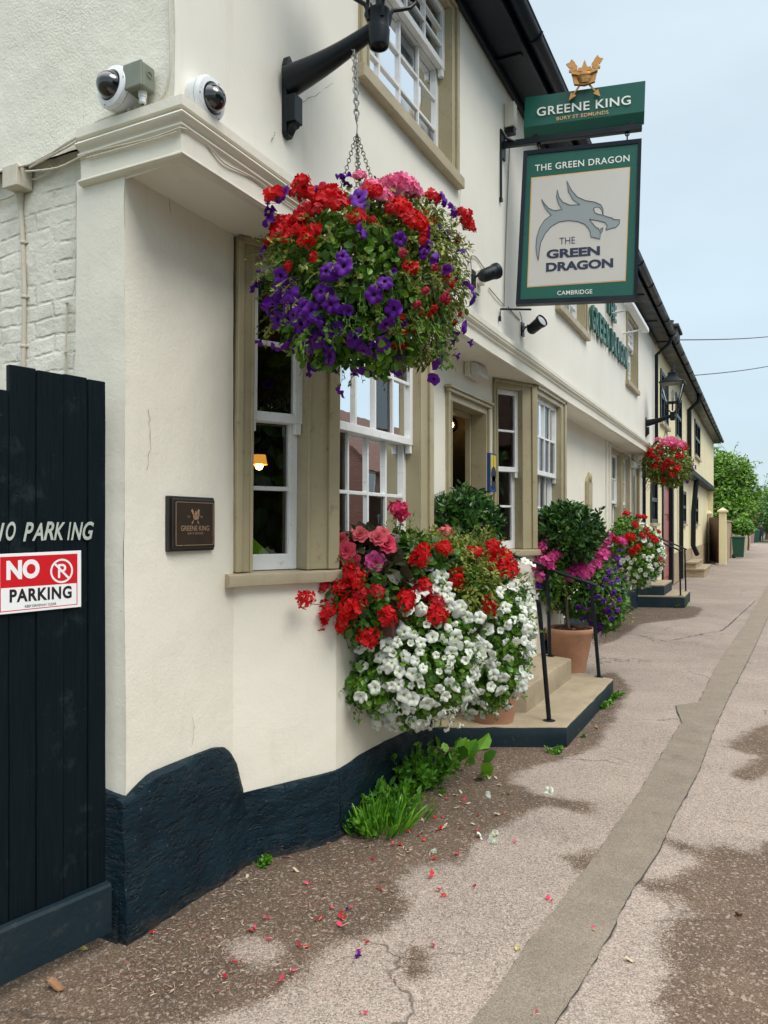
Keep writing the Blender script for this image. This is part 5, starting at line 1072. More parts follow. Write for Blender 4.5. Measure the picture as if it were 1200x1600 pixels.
# ---------------------------------------------------------------- bracket lanterns
def lantern(base, label):                                  # base: wall point at the middle of the backplate, arm reaching +X
    t = thing('wall_lantern', base, label, 'lamp', 'bracket lanterns on the pub'); b = Vector(base)
    mb = MB(); pr = [(-.03, -.165), (-.018, -.185), (.018, -.185), (.03, -.165), (.03, .13), (.018, .165), (0, .18), (-.018, .165), (-.03, .13)]
    mb.poly([b+Vector((-.004, y, z)) for y, z in pr], (.026, 0, 0)); build('backplate', mb, 'black', t, bevel=.004)
    mb = MB(); mb.box(b+Vector((.022, -.032, -.13)), (.045, 0, 0), (0, .064, 0), (0, 0, .12)); mb.poly([b+Vector((.022+x, -.02, z)) for x, z in ((0, -.13), (.045, -.13), (.035, -.145), (.018, -.15), (.006, -.17), (0, -.172))], (0, .04, 0)); build('junction_cover', mb, 'black', t, bevel=.004)
    e = b+Vector((.465, 0, .165)); mb = MB(); n = 12; pts = []; rs = []
    for i in range(n+1): q = i/n; pts.append(b+Vector((.02+.415*q, 0, .066+.104*q-.012*sin(pi*q))));rs.append(.034*(1-q)**1.25+.031)
    k = len(mb.v); mb.tube(pts, rs, 14); build('arm', mb, 'black', t, smooth='auto')
    mb = MB(); mb.lathe(e+Vector((0, 0, -.075)), (0, 0, 1), [(.030, .012), (.033, 0), (.040, .002), (.044, .02), (.047, .07), (.044, .073), (.044, .138), (.047, .142), (.047, .150), (.036, .152), (0, .152)], 24); mb.lathe(e+Vector((0, 0, -.07)), (0, 0, 1), [(0, .02), (.03, .006)], 20); build('socket', mb, 'black', t, smooth='auto')
    mb = MB(); mb.tube([e+Vector((0, 0, .10)), e+Vector((0, 0, .30))], .014, 8); build('stem', mb, 'black', t)
    for k in range(4):
        a = pi/4+k*pi/2; d = Vector((cos(a), sin(a), 0)); mb = MB(); mb.tube([e+d*.044+Zv*.03, e+d*.050+Zv*.055, e+d*.052+Zv*.075, e+d*.062+Zv*.092, e+d*.10+Zv*.105, e+d*.14+Zv*.12, e+d*.162+Zv*.145, e+d*.165+Zv*.18, e+d*.15+Zv*.25], .0085, 8); mb.lathe(e+d*.155+Zv*.165, d, [(0, -.02), (.014, -.012), (.016, 0), (.014, .012), (0, .02)], 10); build('scroll', mb, 'black', t, smooth='auto')
    z0, z1 = .245, .60; r0, r1 = .105, .195
    def ringp(r, z): return [e+Vector((sx*r, sy*r, z)) for sx, sy in ((-1, -1), (1, -1), (1, 1), (-1, 1))]
    mb = MB(); A, B = ringp(r0, z0), ringp(r1, z1)
    for i in range(4): mb.tube([A[i], B[i]], .009, 4); mb.tube([A[i], A[(i+1) % 4]], .010, 4); mb.tube([B[i], B[(i+1) % 4]], .013, 4); 
    mb.lathe(e+Zv*(z0-.012), (0, 0, 1), [(.1, 0), (.1, .01), (.0, .01)], 4); build('cage', mb, 'black', t)
    mb = MB(); A, B = ringp(r0-.006, z0), ringp(r1-.008, z1)
    for i in range(4): mb.add([A[i], A[(i+1) % 4], B[(i+1) % 4], B[i]], [(0, 1, 2, 3)])
    build('pane', mb, 'lamp_glass', t)
    mb = MB(); mb.lathe(e+Zv*z1, (0, 0, 1), [(.30, -.012), (.305, .0), (.22, .03), (.13, .10), (.095, .16), (.11, .165), (.11, .175), (.06, .19), (.045, .22), (.05, .235), (.018, .26), (.012, .30), (.022, .315), (.012, .335), (.0, .37)], 4, capb=True); build('cap', mb, 'black', t, bevel=.004)
    mb = MB(); mb.tube([e+Zv*.26, e+Zv*.36], .022, 10); mb.lathe(e+Zv*.36, (0, 0, 1), [(.018, 0), (.034, .03), (.036, .07), (.02, .11), (0, .12)], 14); build('bulb', mb, 'curtain', t, smooth='auto')
    return e
LB1 = onX(447, 152, XU+.002); E1 = lantern(LB1, 'black cast-iron bracket lantern nearest the camera, holding the big flower basket')
LB2 = onX(1008.5, 667, XU+.002); E2 = lantern(LB2, 'black glazed lantern on a bracket at the far end of the pub')

# ---------------------------------------------------------------- hanging pub sign
sb = onX(786, 222, XU+.01); R_s = Vector((1.06, .23, 0)).normalized(); N_s = Vector((R_s.y, -R_s.x, 0))
def spl(u, v, off=0): q = sb+N_s*off; return onL(u, v, (q.x, q.y), (R_s.x, R_s.y))
br = thing('sign_bracket', sb, 'black square sign bracket bolted to the upper wall', 'bracket')
tip = spl(1003, 197); zb = (sb.z+tip.z)/2-.02; Lb = (tip-sb).xy.length
mb = MB(); mb.box(Vector((sb.x, sb.y, zb-.022))-N_s*.022, R_s*Lb, N_s*.044, (0, 0, .046)); build('bar', mb, 'black', br, bevel=.003)
mb = MB(); mb.cbox(Vector((XU+.008, sb.y, zb)), .014, .12, .22); build('wall_plate', mb, 'black', br, bevel=.004)
mb = MB(); 
for sgn in (-1, 1): mb.tube([Vector((XU+.02, sb.y+sgn*.05, zb+.09)), Vector((XU+.05, sb.y+sgn*.04, zb+.03)), Vector((XU+.13, sb.y+.02, zb))], .010, 6)
build('brace', mb, 'black', br)
mb = MB(); q0 = onX(783, 235, XU+.012); q1 = onX(783, 312, XU+.012); mb.tube([q0, q1], .010, 6); mb.cbox(q1+Vector((0, 0, .0)), .02, .035, .03); build('stay_rod', mb, 'black', br)
mb = MB(); q0 = onX(781, 500, XU+.012); q1 = onX(782, 483, XU+.012); q2 = spl(830, 479, 0); mb.tube([q0, q1, q1.lerp(Vector((q2.x, q2.y, q1.z)), 1)], .008, 6); mb.tube([q0-Zv*.01, q0+Zv*.03], .012, 6); build('lower_stay', mb, 'black', br)
for u, vb, vt in ((837, 219, 203), (985.5, 197, 173)): a = spl(u, vb); mb = MB(); mb.cbox(Vector((a.x, a.y, zb+.06)), .045, .03, .13, rz=atan2(R_s.y, R_s.x)); build('upright', mb, 'black', br, bevel=.003)
sg = thing('hanging_pub_sign', spl(905, 350), 'green and cream hanging pub sign with a grey dragon under the bracket', 'sign')
TLs, TRs, BLs, BRs = spl(818.5, 240), spl(1002, 220.5), spl(806.5, 478), spl(995, 471)
th = .030
mb = MB(); mb.poly([q-N_s*th for q in (TLs, TRs, BRs, BLs)], N_s*(2*th)); body = build('board', mb, 'black', sg, bevel=.004)
def lerp2(a, b): t_ = TLs.lerp(TRs, a); b_ = BLs.lerp(BRs, a); return t_.lerp(b_, b)
mb = MB(); fr = [(0, 0), (1, 0), (1, 1), (0, 1)]; ii = [(.035, .026), (.972, .026), (.972, .968), (.035, .968)]
for i in range(4):
    j = (i+1) % 4; a, b, c, d = lerp2(*fr[i]), lerp2(*fr[j]), lerp2(*ii[j]), lerp2(*ii[i]); mb.add([a+N_s*(th+.001), b+N_s*(th+.001), c+N_s*(th+.001), d+N_s*(th+.001), a+N_s*(th+.016), b+N_s*(th+.016), c+N_s*(th+.012), d+N_s*(th+.012)], [(4, 5, 6, 7), (0, 1, 5, 4), (3, 2, 6, 7)])
build('moulding', mb, 'eaves', sg)
mb = MB(); mb.add([lerp2(*q)+N_s*(th+.003) for q in ii], [(0, 1, 2, 3)]); build('green_face', mb, 'green_sign', sg)
c3 = lambda x, y, off=0: spl(750+x*.375, y*.375, off)                     # positions read off an enlargement of the sign
pn = [(217, 744), (622, 699), (603, 1167), (200, 1194)]
mb = MB(); mb.add([c3(x, y, th+.0045) for x, y in [(213, 740), (626, 695), (607, 1171), (196, 1198)]], [(0, 1, 2, 3)]); build('gold_border', mb, 'letter_gold', sg)
mb = MB(); mb.add([c3(x, y, th+.006) for x, y in pn], [(0, 1, 2, 3)]); build('panel', mb, 'panel_grey', sg)
DR = [(243, 1085), (236, 1060), (233, 1030), (236, 990), (248, 950), (268, 918), (297, 895), (282, 880), (268, 860), (257, 830), (270, 850), (287, 868), (310, 877), (342, 872), (328, 850), (319, 820), (322, 790), (330, 822), (346, 843), (375, 854), (416, 852), (388, 832), (368, 795), (362, 752), (380, 790), (405, 820), (440, 835), (480, 842), (504, 853), (513, 872), (513, 896), (530, 903), (552, 908), (556, 914), (583, 915), (580, 932), (566, 947), (545, 951), (528, 958), (524, 955), (531, 941), (520, 926), (492, 919), (456, 913), (470, 932), (486, 950), (492, 948), (497, 957), (500, 965), (504, 952), (513, 947), (509, 965), (501, 972), (500, 996), (462, 986), (459, 965), (450, 948), (436, 934), (410, 923), (370, 918), (330, 924), (296, 944), (270, 975), (253, 1012), (247, 1048)]
EY = [(473, 868), (488, 862), (502, 868), (510, 884), (509, 895), (492, 892), (478, 884)]
mb = MB(); mb.poly([c3(x, y, th+.0075) for x, y in DR], None, 0); mb.poly([c3(x, y, th+.0082) for x, y in EY], None, 1)
build('dragon', mb, ['dragon', 'panel_grey'], sg)
mb = MB()
for P_ in (DR, EY): q = [c3(x, y, th+.0085) for x, y in P_]; mb.tube(q+[q[0]], .0022, 4)
def ctext(mb, s_, x0, y0, x1, y1, hgt, off, **k):
    a = c3(x0, y0, off); b = c3(x1, y1, off); w = (b-a).length; R = (b-a).normalized(); h = (c3(x0, y0-hgt, off)-a).length; put_text(mb, s_, a, R, Zv, w, h, **k)
ctext(mb, 'THE', 331, 1019, 396, 1014, 28, th+.008, bold=-.004); ctext(mb, 'GREEN', 277, 1079, 500, 1063, 38, th+.008, bold=.045); ctext(mb, 'DRAGON', 275, 1133, 555, 1114, 38, th+.008, bold=.045)
build('navy_lettering', mb, 'navy', sg)
mb = MB(); ctext(mb, 'THE GREEN DRAGON', 229, 714, 623, 672, 27, th+.006, bold=.010, spacing=1.08); ctext(mb, 'CAMBRIDGE', 322, 1230, 468, 1223, 18, th+.006, bold=.006, spacing=1.05); build('cream_lettering', mb, 'letter', sg)
for u, v in ((842, 228), (980, 207)):
    a = spl(u, v); a.z = zb; mb = MB()
    for dz in (-.035, -.065): mb.lathe(a+Vector((0, 0, dz)), R_s if dz < -.05 else N_s, [(.014+.005*cos(q*pi/3), .005*sin(q*pi/3)) for q in range(7)], 12)
    mb.tube([a-Zv*.02, a-Zv*.08], .006, 6); build('hanger', mb, 'black', sg, smooth='auto')
hd = thing('brewery_sign', spl(914, 165), 'narrow green brewery headboard with gilt crown above the hanging sign', 'sign')
c4 = lambda x, y, off=0: spl(800+x*.18333, 80+y*.18333, off)
hq = [(112, 395), (1138, 250), (1130, 512), (100, 650)]; fo = .045
mb = MB(); A = [c4(x, y, fo) for x, y in hq]; mb.poly(A, -N_s*.09); lip = [A[3], A[2], A[2]-Zv*.075-N_s*.045, A[3]-Zv*.075-N_s*.045]; mb.poly(lip, -N_s*.012); build('board', mb, 'green_sign', hd, bevel=.003)
def htext(mb, s_, x0, y0, x1, y1, hgt, off, **k):
    a = c4(x0, y0, off); b = c4(x1, y1, off); R = (b-a).normalized(); put_text(mb, s_, a, R, Zv, (b-a).length, (c4(x0, y0-hgt, off)-a).length, **k)
mb = MB(); htext(mb, 'GREENE KING', 212, 556, 1012, 452, 75, fo+.010, bold=.014, spacing=1.08, ); build('cream_lettering', mb, 'letter', hd)
mb = MB(); htext(mb, 'BURY ST EDMUNDS', 380, 590, 822, 532, 30, fo+.006, bold=.004, spacing=1.06); build('gold_lettering', mb, 'letter_gold', hd)
mb = MB(); cc = c4(618, 240, fo+.03); crest(mb, cc, R_s, Zv, N_s, .245, .012)
for i in range(15): a = -pi*.05+pi*1.1*i/14; mb.lathe(cc+R_s*(.078*cos(a))+N_s*(.05*sin(a)-.01)+Zv*.012, (0, 0, 1), [(.006, -.006), (.009, 0), (.006, .006)], 6)
k = len(mb.v); n = 20                                        # the round band of the crown
for j in range(n+1):
    a = pi*j/n
    for z, r in ((-.045, .066), (-.02, .074), (.0, .078), (.012, .084), (.03, .084), (.034, .078)): mb.v.append(cc+R_s*(r*cos(a))+N_s*(r*.75*sin(a)-.005)+Zv*z)
    if j:
        for q in range(5): mb.f.append((k+6*j-6+q, k+6*j+q, k+6*j+q+1, k+6*j-5+q)); mb.mi.append(0)
build('crest', mb, 'gold', hd, bevel=.001)
# cable box above the bracket and the cable down the wall
p = onX(798, 182, XU+.045); t = thing('junction_box', p, 'pale square electrical box on the wall above the sign bracket', 'junction box')
mb = MB(); mb.cbox(p, .085, .085, .20); build('body', mb, 'cream_old', t, bevel=.005); mb = MB(); mb.cbox(p-Zv*.125, .07, .07, .05); build('gland', mb, 'black', t, bevel=.004)
cable('sign_cable', [[onX(797, 215, XU+.01), onX(795, 260, XU+.007), onX(792, 330, XU+.007), onX(789, 420, XU+.007), onX(788, 478, XU+.007)], [onX(788, 478, XU+.007), onX(776, 464, XU+.01), onX(764, 450, XU+.01)], [onX(794, 480, XU+.008), onX(806, 494, XU+.008), onX(812, 500, XU+.01)]], .0045, 'grey_cable', 'grey cable dropping from the electrical box to the two spotlights')
def spot(base, aim, label, jb):
    t = thing('spotlight', base, label, 'spotlight', 'spotlights lighting the sign'); b = Vector(base); aim = Vector(aim).normalized()
    mb = MB(); mb.cbox(b+Vector((.01, 0, 0)), .016, .07, .12); build('wall_plate', mb, 'black', t, bevel=.003)
    h = b+Vector((.13, 0, .02)); s = aim.cross(Zv).normalized(); mb = MB()
    for sg_ in (-1, 1): mb.tube([b+Vector((.015, sg_*.03, .03 if sg_ > 0 else -.03)), b+Vector((.07, sg_*.05, .02)), h+s*sg_*.058], .006, 6)
    build('yoke', mb, 'black', t)
    mb = MB(); mb.lathe(h, aim, [(0, -.085), (.035, -.08), (.048, -.06), (.050, .02), (.054, .05), (.058, .055), (.058, .08), (.052, .08), (.046, .06)], 20); build('housing', mb, 'black', t, smooth='auto')
    mb = MB(); mb.lathe(h+aim*.068, aim, [(.055, 0), (.03, .006), (0, .008)], 20); build('lens', mb, 'cam_white', t, smooth='auto')
    if jb: mb = MB(); mb.cbox(b+Vector((.02, .12, .04)), .05, .075, .10); build('cable_box', mb, 'cream_old', t, bevel=.004)
spot(onX(738, 436, XU+.003), (.42, .62, .35), 'black spotlight on the wall just right of the big flower basket', True)
spot(onX(815, 515, XU+.003), (.95, -.45, .45), 'small black spotlight below the hanging sign, its lens turned up', False)
cable('spotlight_cable', [[onX(737, 428, XU+.02), onX(736, 402, XU+.02), onX(744, 402, XU+.015), onX(754, 416, XU+.015), onX(762, 424, XU+.02)]], .004, 'grey_cable', 'looped grey cable above the spotlight by the basket')
cable('spotlight_cable', [[onX(812, 487, XU+.02), onX(815, 498, XU+.02), onX(816, 508, XU+.03)]], .004, 'grey_cable', 'short grey cable into the small spotlight under the sign')
# raised lettering on the upper wall
wl = thing('wall_lettering', onX(948, 540, XU+.02), 'dark green raised pub name letters on the upper wall', 'lettering')
def letters(s_, y0, y1, z0, h):
    adv = (y1-y0)/len(s_); y = y0
    for ch in s_:
        if ch != ' ': mb = MB(); put_text(mb, ch, Vector((XU+.014, y, z0)), Yv, Zv, adv*(.80 if ch != 'I' else .2), h, depth=(.035, 0, 0), bold=.03); build('letter', mb, 'green_sign', wl)
        y += adv*(.62 if ch == ' ' else 1.03)
letters('GREEN DRAGON', 9.38, 12.15, 3.98, .31); letters('THE', 10.42, 11.15, 4.45, .24)
a = onX(982, 492, XU+.3); t = thing('trough_light', a, 'white trough light on a short arm under the eaves above the wall lettering', 'lamp'); mb = MB(); mb.box(a+Vector((-.04, -.1, .12)), (.1, 0, 0), (0, 1.7, 0), (0, 0, .07)); build('trough', mb, 'cam_white', t, bevel=.01)
for k in (.2, 1.4): mb = MB(); mb.tube([Vector((XU, a.y+k, a.z+.10)), a+Vector((0, k, .13))], .014, 6); build('arm', mb, 'cam_white', t)
# bulkhead lights, enamel sign, ornament by the doors
def bulkhead(p, s, label):
    t = thing('bulkhead_light', p, label, 'light', 'bulkhead lights over the doors'); p = Vector(p); mb = MB(); mb.cbox(p+Vector((.025*s, 0, 0)), .05*s, .30*s, .13*s); build('base', mb, 'cream_old', t, bevel=.01*s)
    mb = MB(); q = p+Vector((.05*s, 0, -.005*s)); v = [q+Vector((x*s, y*s, z*s)) for x, y, z in ((0, -.14, -.06), (0, .14, -.06), (0, .14, .06), (0, -.14, .06), (.07, -.12, -.055), (.07, .12, -.055), (.055, .12, .04), (.055, -.12, .04))]; mb.add(v, [(0, 3, 2, 1), (4, 5, 6, 7), (0, 1, 5, 4), (1, 2, 6, 5), (2, 3, 7, 6), (3, 0, 4, 7)]); build('diffuser', mb, 'diffuser', t, bevel=.012*s)
bulkhead(onX(735, 580, XL+.005), 1., 'white bulkhead light under the jetty above the open front door'); bulkhead(onX(985, 726, XL+.005), 1.1, 'small pale bulkhead light over the far side door')
cable('bulkhead_cable', [[onX(746, 560, XL+.02), onX(755, 563, XL+.05), onX(766, 568, XL+.1)]], .004, 'grey_cable', 'loose cable above the bulkhead light at the front door')
ea, eb = onX(766, 768, XL+.045), onX(776, 710, XL+.045); t = thing('enamel_sign', ea, 'narrow yellow and blue enamel thermometer plate beside the front door', 'sign')
yw = (onX(775.5, 740, XL+.045).y-ea.y); z0, z1 = ea.z, eb.z; hz = z1-z0
mb = MB(); mb.box((XL-.005, ea.y, z0), (.05, 0, 0), (0, yw, 0), (0, 0, hz)); build('plate', mb, 'blue_enamel', t, bevel=.003)
mb = MB(); fx = XL+.0465; mb.add([(fx, ea.y+.012, z0+hz*.16), (fx, ea.y+yw-.012, z0+hz*.16), (fx, ea.y+yw-.012, z1-.015), (fx, ea.y+.012, z1-.015)], [(0, 1, 2, 3)]); build('yellow_field', mb, 'yellow_enamel', t)
mb = MB(); cy_ = ea.y+yw/2; fx += .001; mb.poly([(fx, cy_-.008, z0+hz*.5), (fx, cy_+.008, z0+hz*.5), (fx, cy_+.003, z0+hz*.93), (fx, cy_-.003, z0+hz*.93)]); mb.lathe((fx, cy_, z0+hz*.46), (1, 0, 0), [(yw*.40, 0), (yw*.40, .002), (0, .002)], 20); mb.poly([(fx, cy_-.03, z0+hz*.16), (fx, cy_+.03, z0+hz*.16), (fx, cy_+.008, z0+hz*.36), (fx, cy_-.008, z0+hz*.36)])
mb.lathe((fx, cy_, z0+hz*.25), (1, 0, 0), [(yw*.36, 0), (yw*.36, .002), (0, .002)], 20); build('blue_figure', mb, 'navy', t)
oz = onX(919, 795, XL+.01); t = thing('wall_niche_plaque', oz, 'gilt framed upright ornament on the wall right of the second bay', 'plaque'); hh = onX(919, 738, XL).z-oz.z
def arch(w, h, x): return [(x, oz.y+w*a, oz.z+h*b) for a, b in ((-.5, 0), (.5, 0), (.5, .72), (.42, .80), (.30, .86), (.16, .90), (0, 1), (-.16, .90), (-.30, .86), (-.42, .80), (-.5, .72))]
mb = MB(); mb.poly(arch(.36, hh, XL), (.035, 0, 0)); mb.lathe((XL+.035, oz.y, oz.z+hh*.84), (1, 0, 0), [(.07, 0), (.05, .02), (0, .03)], 10); build('frame', mb, 'dull_gold', t, bevel=.008)
mb = MB(); mb.poly([(XL+.037, oz.y+a, oz.z+b) for a, b in ((-.11, .05), (.11, .05), (.11, hh*.68), (.0, hh*.76), (-.11, hh*.68))], (.002, 0, 0)); build('picture', mb, 'sill', t)

# ---------------------------------------------------------------- steps, rails
stp = thing('stone_steps', (-1.6, 6.2, 0), 'two splayed worn stone steps with dark painted edges at the front door', 'steps')
def stepblock(P, z0, z1, name, m, mt, tsplit=None):
    mb = MB(); n = len(P); k = 14; ring = []
    def dens(P):
        o = []
        for i in range(n):
            a = Vector((*P[i], 0)); b = Vector((*P[(i+1) % n], 0)); o += [a.lerp(b, j/k) for j in range(k)]
        return o
    D = dens(P); c = sum(D, Vector())/len(D); lv = [z0, z0+.03, (z0+z1)/2, z1-.012, z1-.003, z1]; ins = [0, 0, 0, 0, .006, .016]
    for z, i_ in zip(lv, ins):
        for p in D: q = p+(c-p).normalized()*i_+Vector((0, 0, z)); mb.v.append(q+wob(q, .004, 6)*(1 if z > z0 else 0)+wob(q, .004, 19))
    N_ = len(D)
    for j in range(len(lv)-1):
        for i in range(N_): i2 = (i+1) % N_; mb.f.append((j*N_+i, j*N_+i2, (j+1)*N_+i2, (j+1)*N_+i)); mb.mi.append(0 if j < 3 else 1)
    top = [mb.v[(len(lv)-1)*N_+i] for i in range(N_)]; mb.poly(top, None, 1); return build(name, mb, [m, mt], stp, smooth='auto')
stepblock([(-1.22, 5.28), (-1.215, 7.10), (-2.13, 7.58), (-2.13, 4.83)], -.02, .15, 'lower_step', 'stone_edge', 'stone')
stepblock([(-1.58, 5.53), (-1.565, 6.95), (-2.13, 7.24), (-2.13, 5.25)], .145, .333, 'upper_step', 'stone', 'stone')
mb = MB(); mb.box((-2.55, DO0+.02, .30), (.50, 0, 0), (0, DO1-DO0-.04, 0), (0, 0, .20)); build('threshold', mb, 'stone', stp, bevel=.012)
def rail(name, posts, top, label, rad=.017, flat=True):
    t = thing(name, posts[0][0], label, 'handrail', 'black iron handrails')
    for P in posts: mb = MB(); mb.tube(P, rad, 8); mb.lathe(P[0], (0, 0, 1), [(.045, -.004), (.045, .004), (.02, .008)], 12); build('post', mb, 'black', t, smooth='auto')
    mb = MB(); mb.tube(top, rad*.95, 8); build('rail', mb, 'black', t, smooth='auto')
b1 = onZ(858, 1126, .15); k1 = at(846, 985, 5.36); t1 = at(841, 937, 5.33)
rail('step_handrail', [[b1, b1.lerp(k1, .5), k1, t1], [Vector((-1.80, 5.42, .333)), Vector((-1.80, 5.42, 1.16))]], [t1+Vector((.01, .0, -.02)), t1+Vector((-.03, 0, .02)), Vector((-1.80, 5.42, 1.17)), Vector((-2.1, 5.24, 1.33))], 'black iron handrail with a bent post on the near side of the front steps')
b2 = onZ(936, 1058, .15); t2 = at(924, 912, 6.9); b3 = onZ(859, 1025, .333); t3 = at(855.5, 888, 6.98); e3 = at(768, 856, 6.58); m3 = e3.lerp(t3, .27)
rail('step_handrail', [[b2, t2], [b3, t3], [Vector((m3.x, m3.y, .40)), m3]], [t2+(t2-t3).normalized()*.05, t2, t3, e3], 'black iron handrail on the far side of the front steps beside the potted bay tree')
st2 = thing('side_steps', (-1.7, 15.6, 0), 'far pair of steps with black painted sides at the side door', 'steps')
for nm, P, z0, z1 in (('lower_step', [(-1.30, 15.27), (-1.32, 16.75), (-2.12, 16.75), (-2.12, 15.05)], -.02, .225), ('upper_step', [(-1.66, 15.22), (-1.66, 16.6), (-2.12, 16.6), (-2.12, 15.06)], .2, .43)):
    mb = MB(); mb.poly([(x, y, z0) for x, y in P], (0, 0, z1-z0-.03)); b_ = build(nm, mb, 'stone_edge', st2, bevel=.006); mb = MB(); mb.poly([(x, y, z1-.029) for x, y in P], (0, 0, .03)); build('tread', mb, 'stone', b_, bevel=.006)
for yy, lab in ((15.34, 'near thin black handrail of the far side-door steps'), (16.45, 'far thin black handrail of the side-door steps')):
    rail('step_handrail', [[Vector((-1.38, yy, .225)), Vector((-1.40, yy, 1.08))], [Vector((-1.95, yy, .43)), Vector((-1.95, yy, 1.32))]], [Vector((-1.36, yy, 1.07)), Vector((-1.40, yy, 1.09)), Vector((-1.95, yy, 1.33)), Vector((-2.12, yy, 1.40))], lab, .016)

# ---------------------------------------------------------------- hanging baskets
def chain(mb, p0, p1, link=.026, r=.0022, wdt=.36):
    p0, p1 = Vector(p0), Vector(p1); d = p1-p0; n = max(1, int(d.length/(link*.72))); d = d/n; t = d.normalized(); a = t.orthogonal().normalized(); b = t.cross(a)
    for i in range(n):
        c = p0+d*(i+.5); s = a if i % 2 else b; l = d.length*.66; w = link*wdt; mb.tube([c+t*(l*cos(q))+s*(w*sin(q)) for q in [2*pi*k/8 for k in range(9)]], r, 4, cap=False)
def basket_base(C, hang, rim, label, hook_z):
    t = thing('hanging_basket', C, label, 'hanging basket', 'hanging flower baskets'); C = Vector(C); hang = Vector(hang)
    mb = MB(); mb.lathe(C+Vector((0, 0, -.02)), (0, 0, 1), [(.02, -.22), (.10, -.20), (.17, -.14), (.205, -.05), (.21, 0), (.19, .005), (.0, .0)], 24); build('basket', mb, 'liner', t, smooth=True)
    hook = Vector((C.x*.35+hang.x*.65, C.y*.35+hang.y*.65, hook_z)); mb = MB()
    for o in (-.012, .010): chain(mb, hang+Vector((0, o, .02)), hook+Vector((0, o*.2, .02)), .03, .0026)
    mb.tube([hang+Vector((0, .03*cos(q), .005+.035*sin(q))) for q in [pi*k/8*1.0 for k in range(9)]], .003, 5, cap=False); build('chain', mb, 'galv', t)
    mb = MB(); mb.tube([hook+Vector((0, .012*cos(q), .03+.012*sin(q))) for q in [pi*.1+pi*1.3*k/8 for k in range(9)]]+[hook+Vector((0, .004, 0)), hook+Vector((0, 0, -.035))], .0026, 5); build('hook', mb, 'dark_chain', t)
    for k in range(4): a = k*pi/2+.6; mb = MB(); chain(mb, hook+Vector((0, 0, -.035)), C+Vector((rim*cos(a), rim*sin(a), 0)), .022, .0017); build('chain', mb, 'dark_chain', t)
    return t
C1 = at(572, 446, 3.25); hang1 = E1+Vector((-.115, 0, -.035))
C1 = Vector((hang1.x*.5+C1.x*.5, hang1.y*.5+C1.y*.5, C1.z))
bk = basket_base(C1, hang1, .20, 'large hanging basket of red, purple and pink flowers nearest the camera', onY(562, 192, hang1.y).z)
def pxl(L_, s_, ox, oy): return [(ox+x/s_, oy+y/s_) for x, y in L_]
BV = [(C1, (.385, .39, .36))]
leafage('petunia_foliage', [(C1+Vector((-.02, -.03, .02)), (.35, .34, .31), 4000, dict(lo=.5, hi=1.0)), (at(505, 505, 3.12), (.17, .16, .17), 900, dict(lo=.4, hi=1.05)), (at(590, 525, 3.12), (.18, .15, .15), 650, dict(lo=.4, hi=1.05))], 'leaf', bk, .036, LEAFW)
leafage('fuchsia_foliage', [(at(652, 418, 3.25), (.21, .26, .28), 5600, dict(lo=.4, hi=1.06, lumpy=.2)), (at(600, 350, 3.2), (.22, .24, .15), 1000, {}), (at(640, 505, 3.3), (.20, .2, .18), 2300, dict(lumpy=.25))], 'leaf_olive', bk, .026, LEAF, grav=.9, tintf=lambda P, t: t*.85)
st_, di_ = [], []
for i in range(230):
    d = Vector(unit(1)[0]); 
    if d.z > .55: continue
    st_.append(C1+Vector((d.x*.36, d.y*.36, d.z*.31))); di_.append(Vector((d.x, d.y, d.z*.6+.12)))
sprigs('trailing_stems', st_, di_, .14, 'leaf_olive', bk, .022, .9, 16)
st_, di_ = [], []
for i in range(60):
    a = rnd.uniform(-1.9, .9); st_.append(C1+Vector((.33*cos(a), .33*sin(a), rnd.uniform(-.28, -.05)))); di_.append(Vector((cos(a)*.5, sin(a)*.5, -.7)))
sprigs('trailing_stems', st_, di_, .14, 'leaf', bk, .024, .6, 16)
PURP = [(490, 65), (500, 100), (565, 170), (575, 200), (355, 110), (95, 225), (100, 265), (170, 155), (580, 345), (930, 350), (1010, 345), (1085, 435), (1060, 228), (1015, 170), (490, 480), (495, 525), (410, 550), (170, 570), (165, 615), (125, 665), (90, 755), (385, 645), (690, 595), (640, 660), (735, 725), (435, 705), (345, 735), (355, 800), (205, 790), (170, 840), (360, 880), (240, 895), (55, 910), (130, 950), (205, 975), (425, 950), (555, 865), (690, 890), (635, 900), (700, 800), (520, 730), (630, 1050), (745, 1040), (970, 920), (970, 1005), (1055, 965), (1100, 820), (1045, 870), (1120, 900), (1140, 680), (1115, 610), (990, 540), (475, 1150), (340, 1000), (325, 1045), (35, 620), (70, 560), (65, 435), (940, 1080), (290, 800), (310, 850), (380, 760), (210, 660), (330, 760), (300, 720), (270, 830), (190, 700), (420, 830), (460, 820), (250, 760), (130, 720), (310, 900), (390, 900), (150, 790), (590, 930), (660, 960), (480, 760)]
for u, v in pxl(PURP, 3.53, 400, 270):
    p, n = hit(u, v, BV); flower('purple', 'purple_petunia', p+n*(.03 if v < 400 or u < 460 else .055), n+Vector((.1, -.3, .15))+Vector(npr.normal(size=3)*.45), bk, rnd.uniform(.95, 1.2) if v < 560 else rnd.uniform(.8, 1.05))
REDS = [(120, 150), (265, 80), (250, 125), (310, 145), (400, 130), (455, 195), (350, 225), (150, 300), (210, 290), (265, 265), (330, 340), (250, 320), (115, 385), (170, 345), (560, 265), (640, 140), (780, 215), (740, 225), (825, 255), (870, 295), (1125, 250), (1140, 300), (955, 160), (300, 375), (430, 150), (290, 230), (200, 360), (370, 180)]
for u, v in pxl(REDS, 3.53, 400, 270): p, n = hit(u, v, BV); flower('red', 'red_geranium', p+n*.02, n+Vector((0, -.2, .5)), bk, .95)
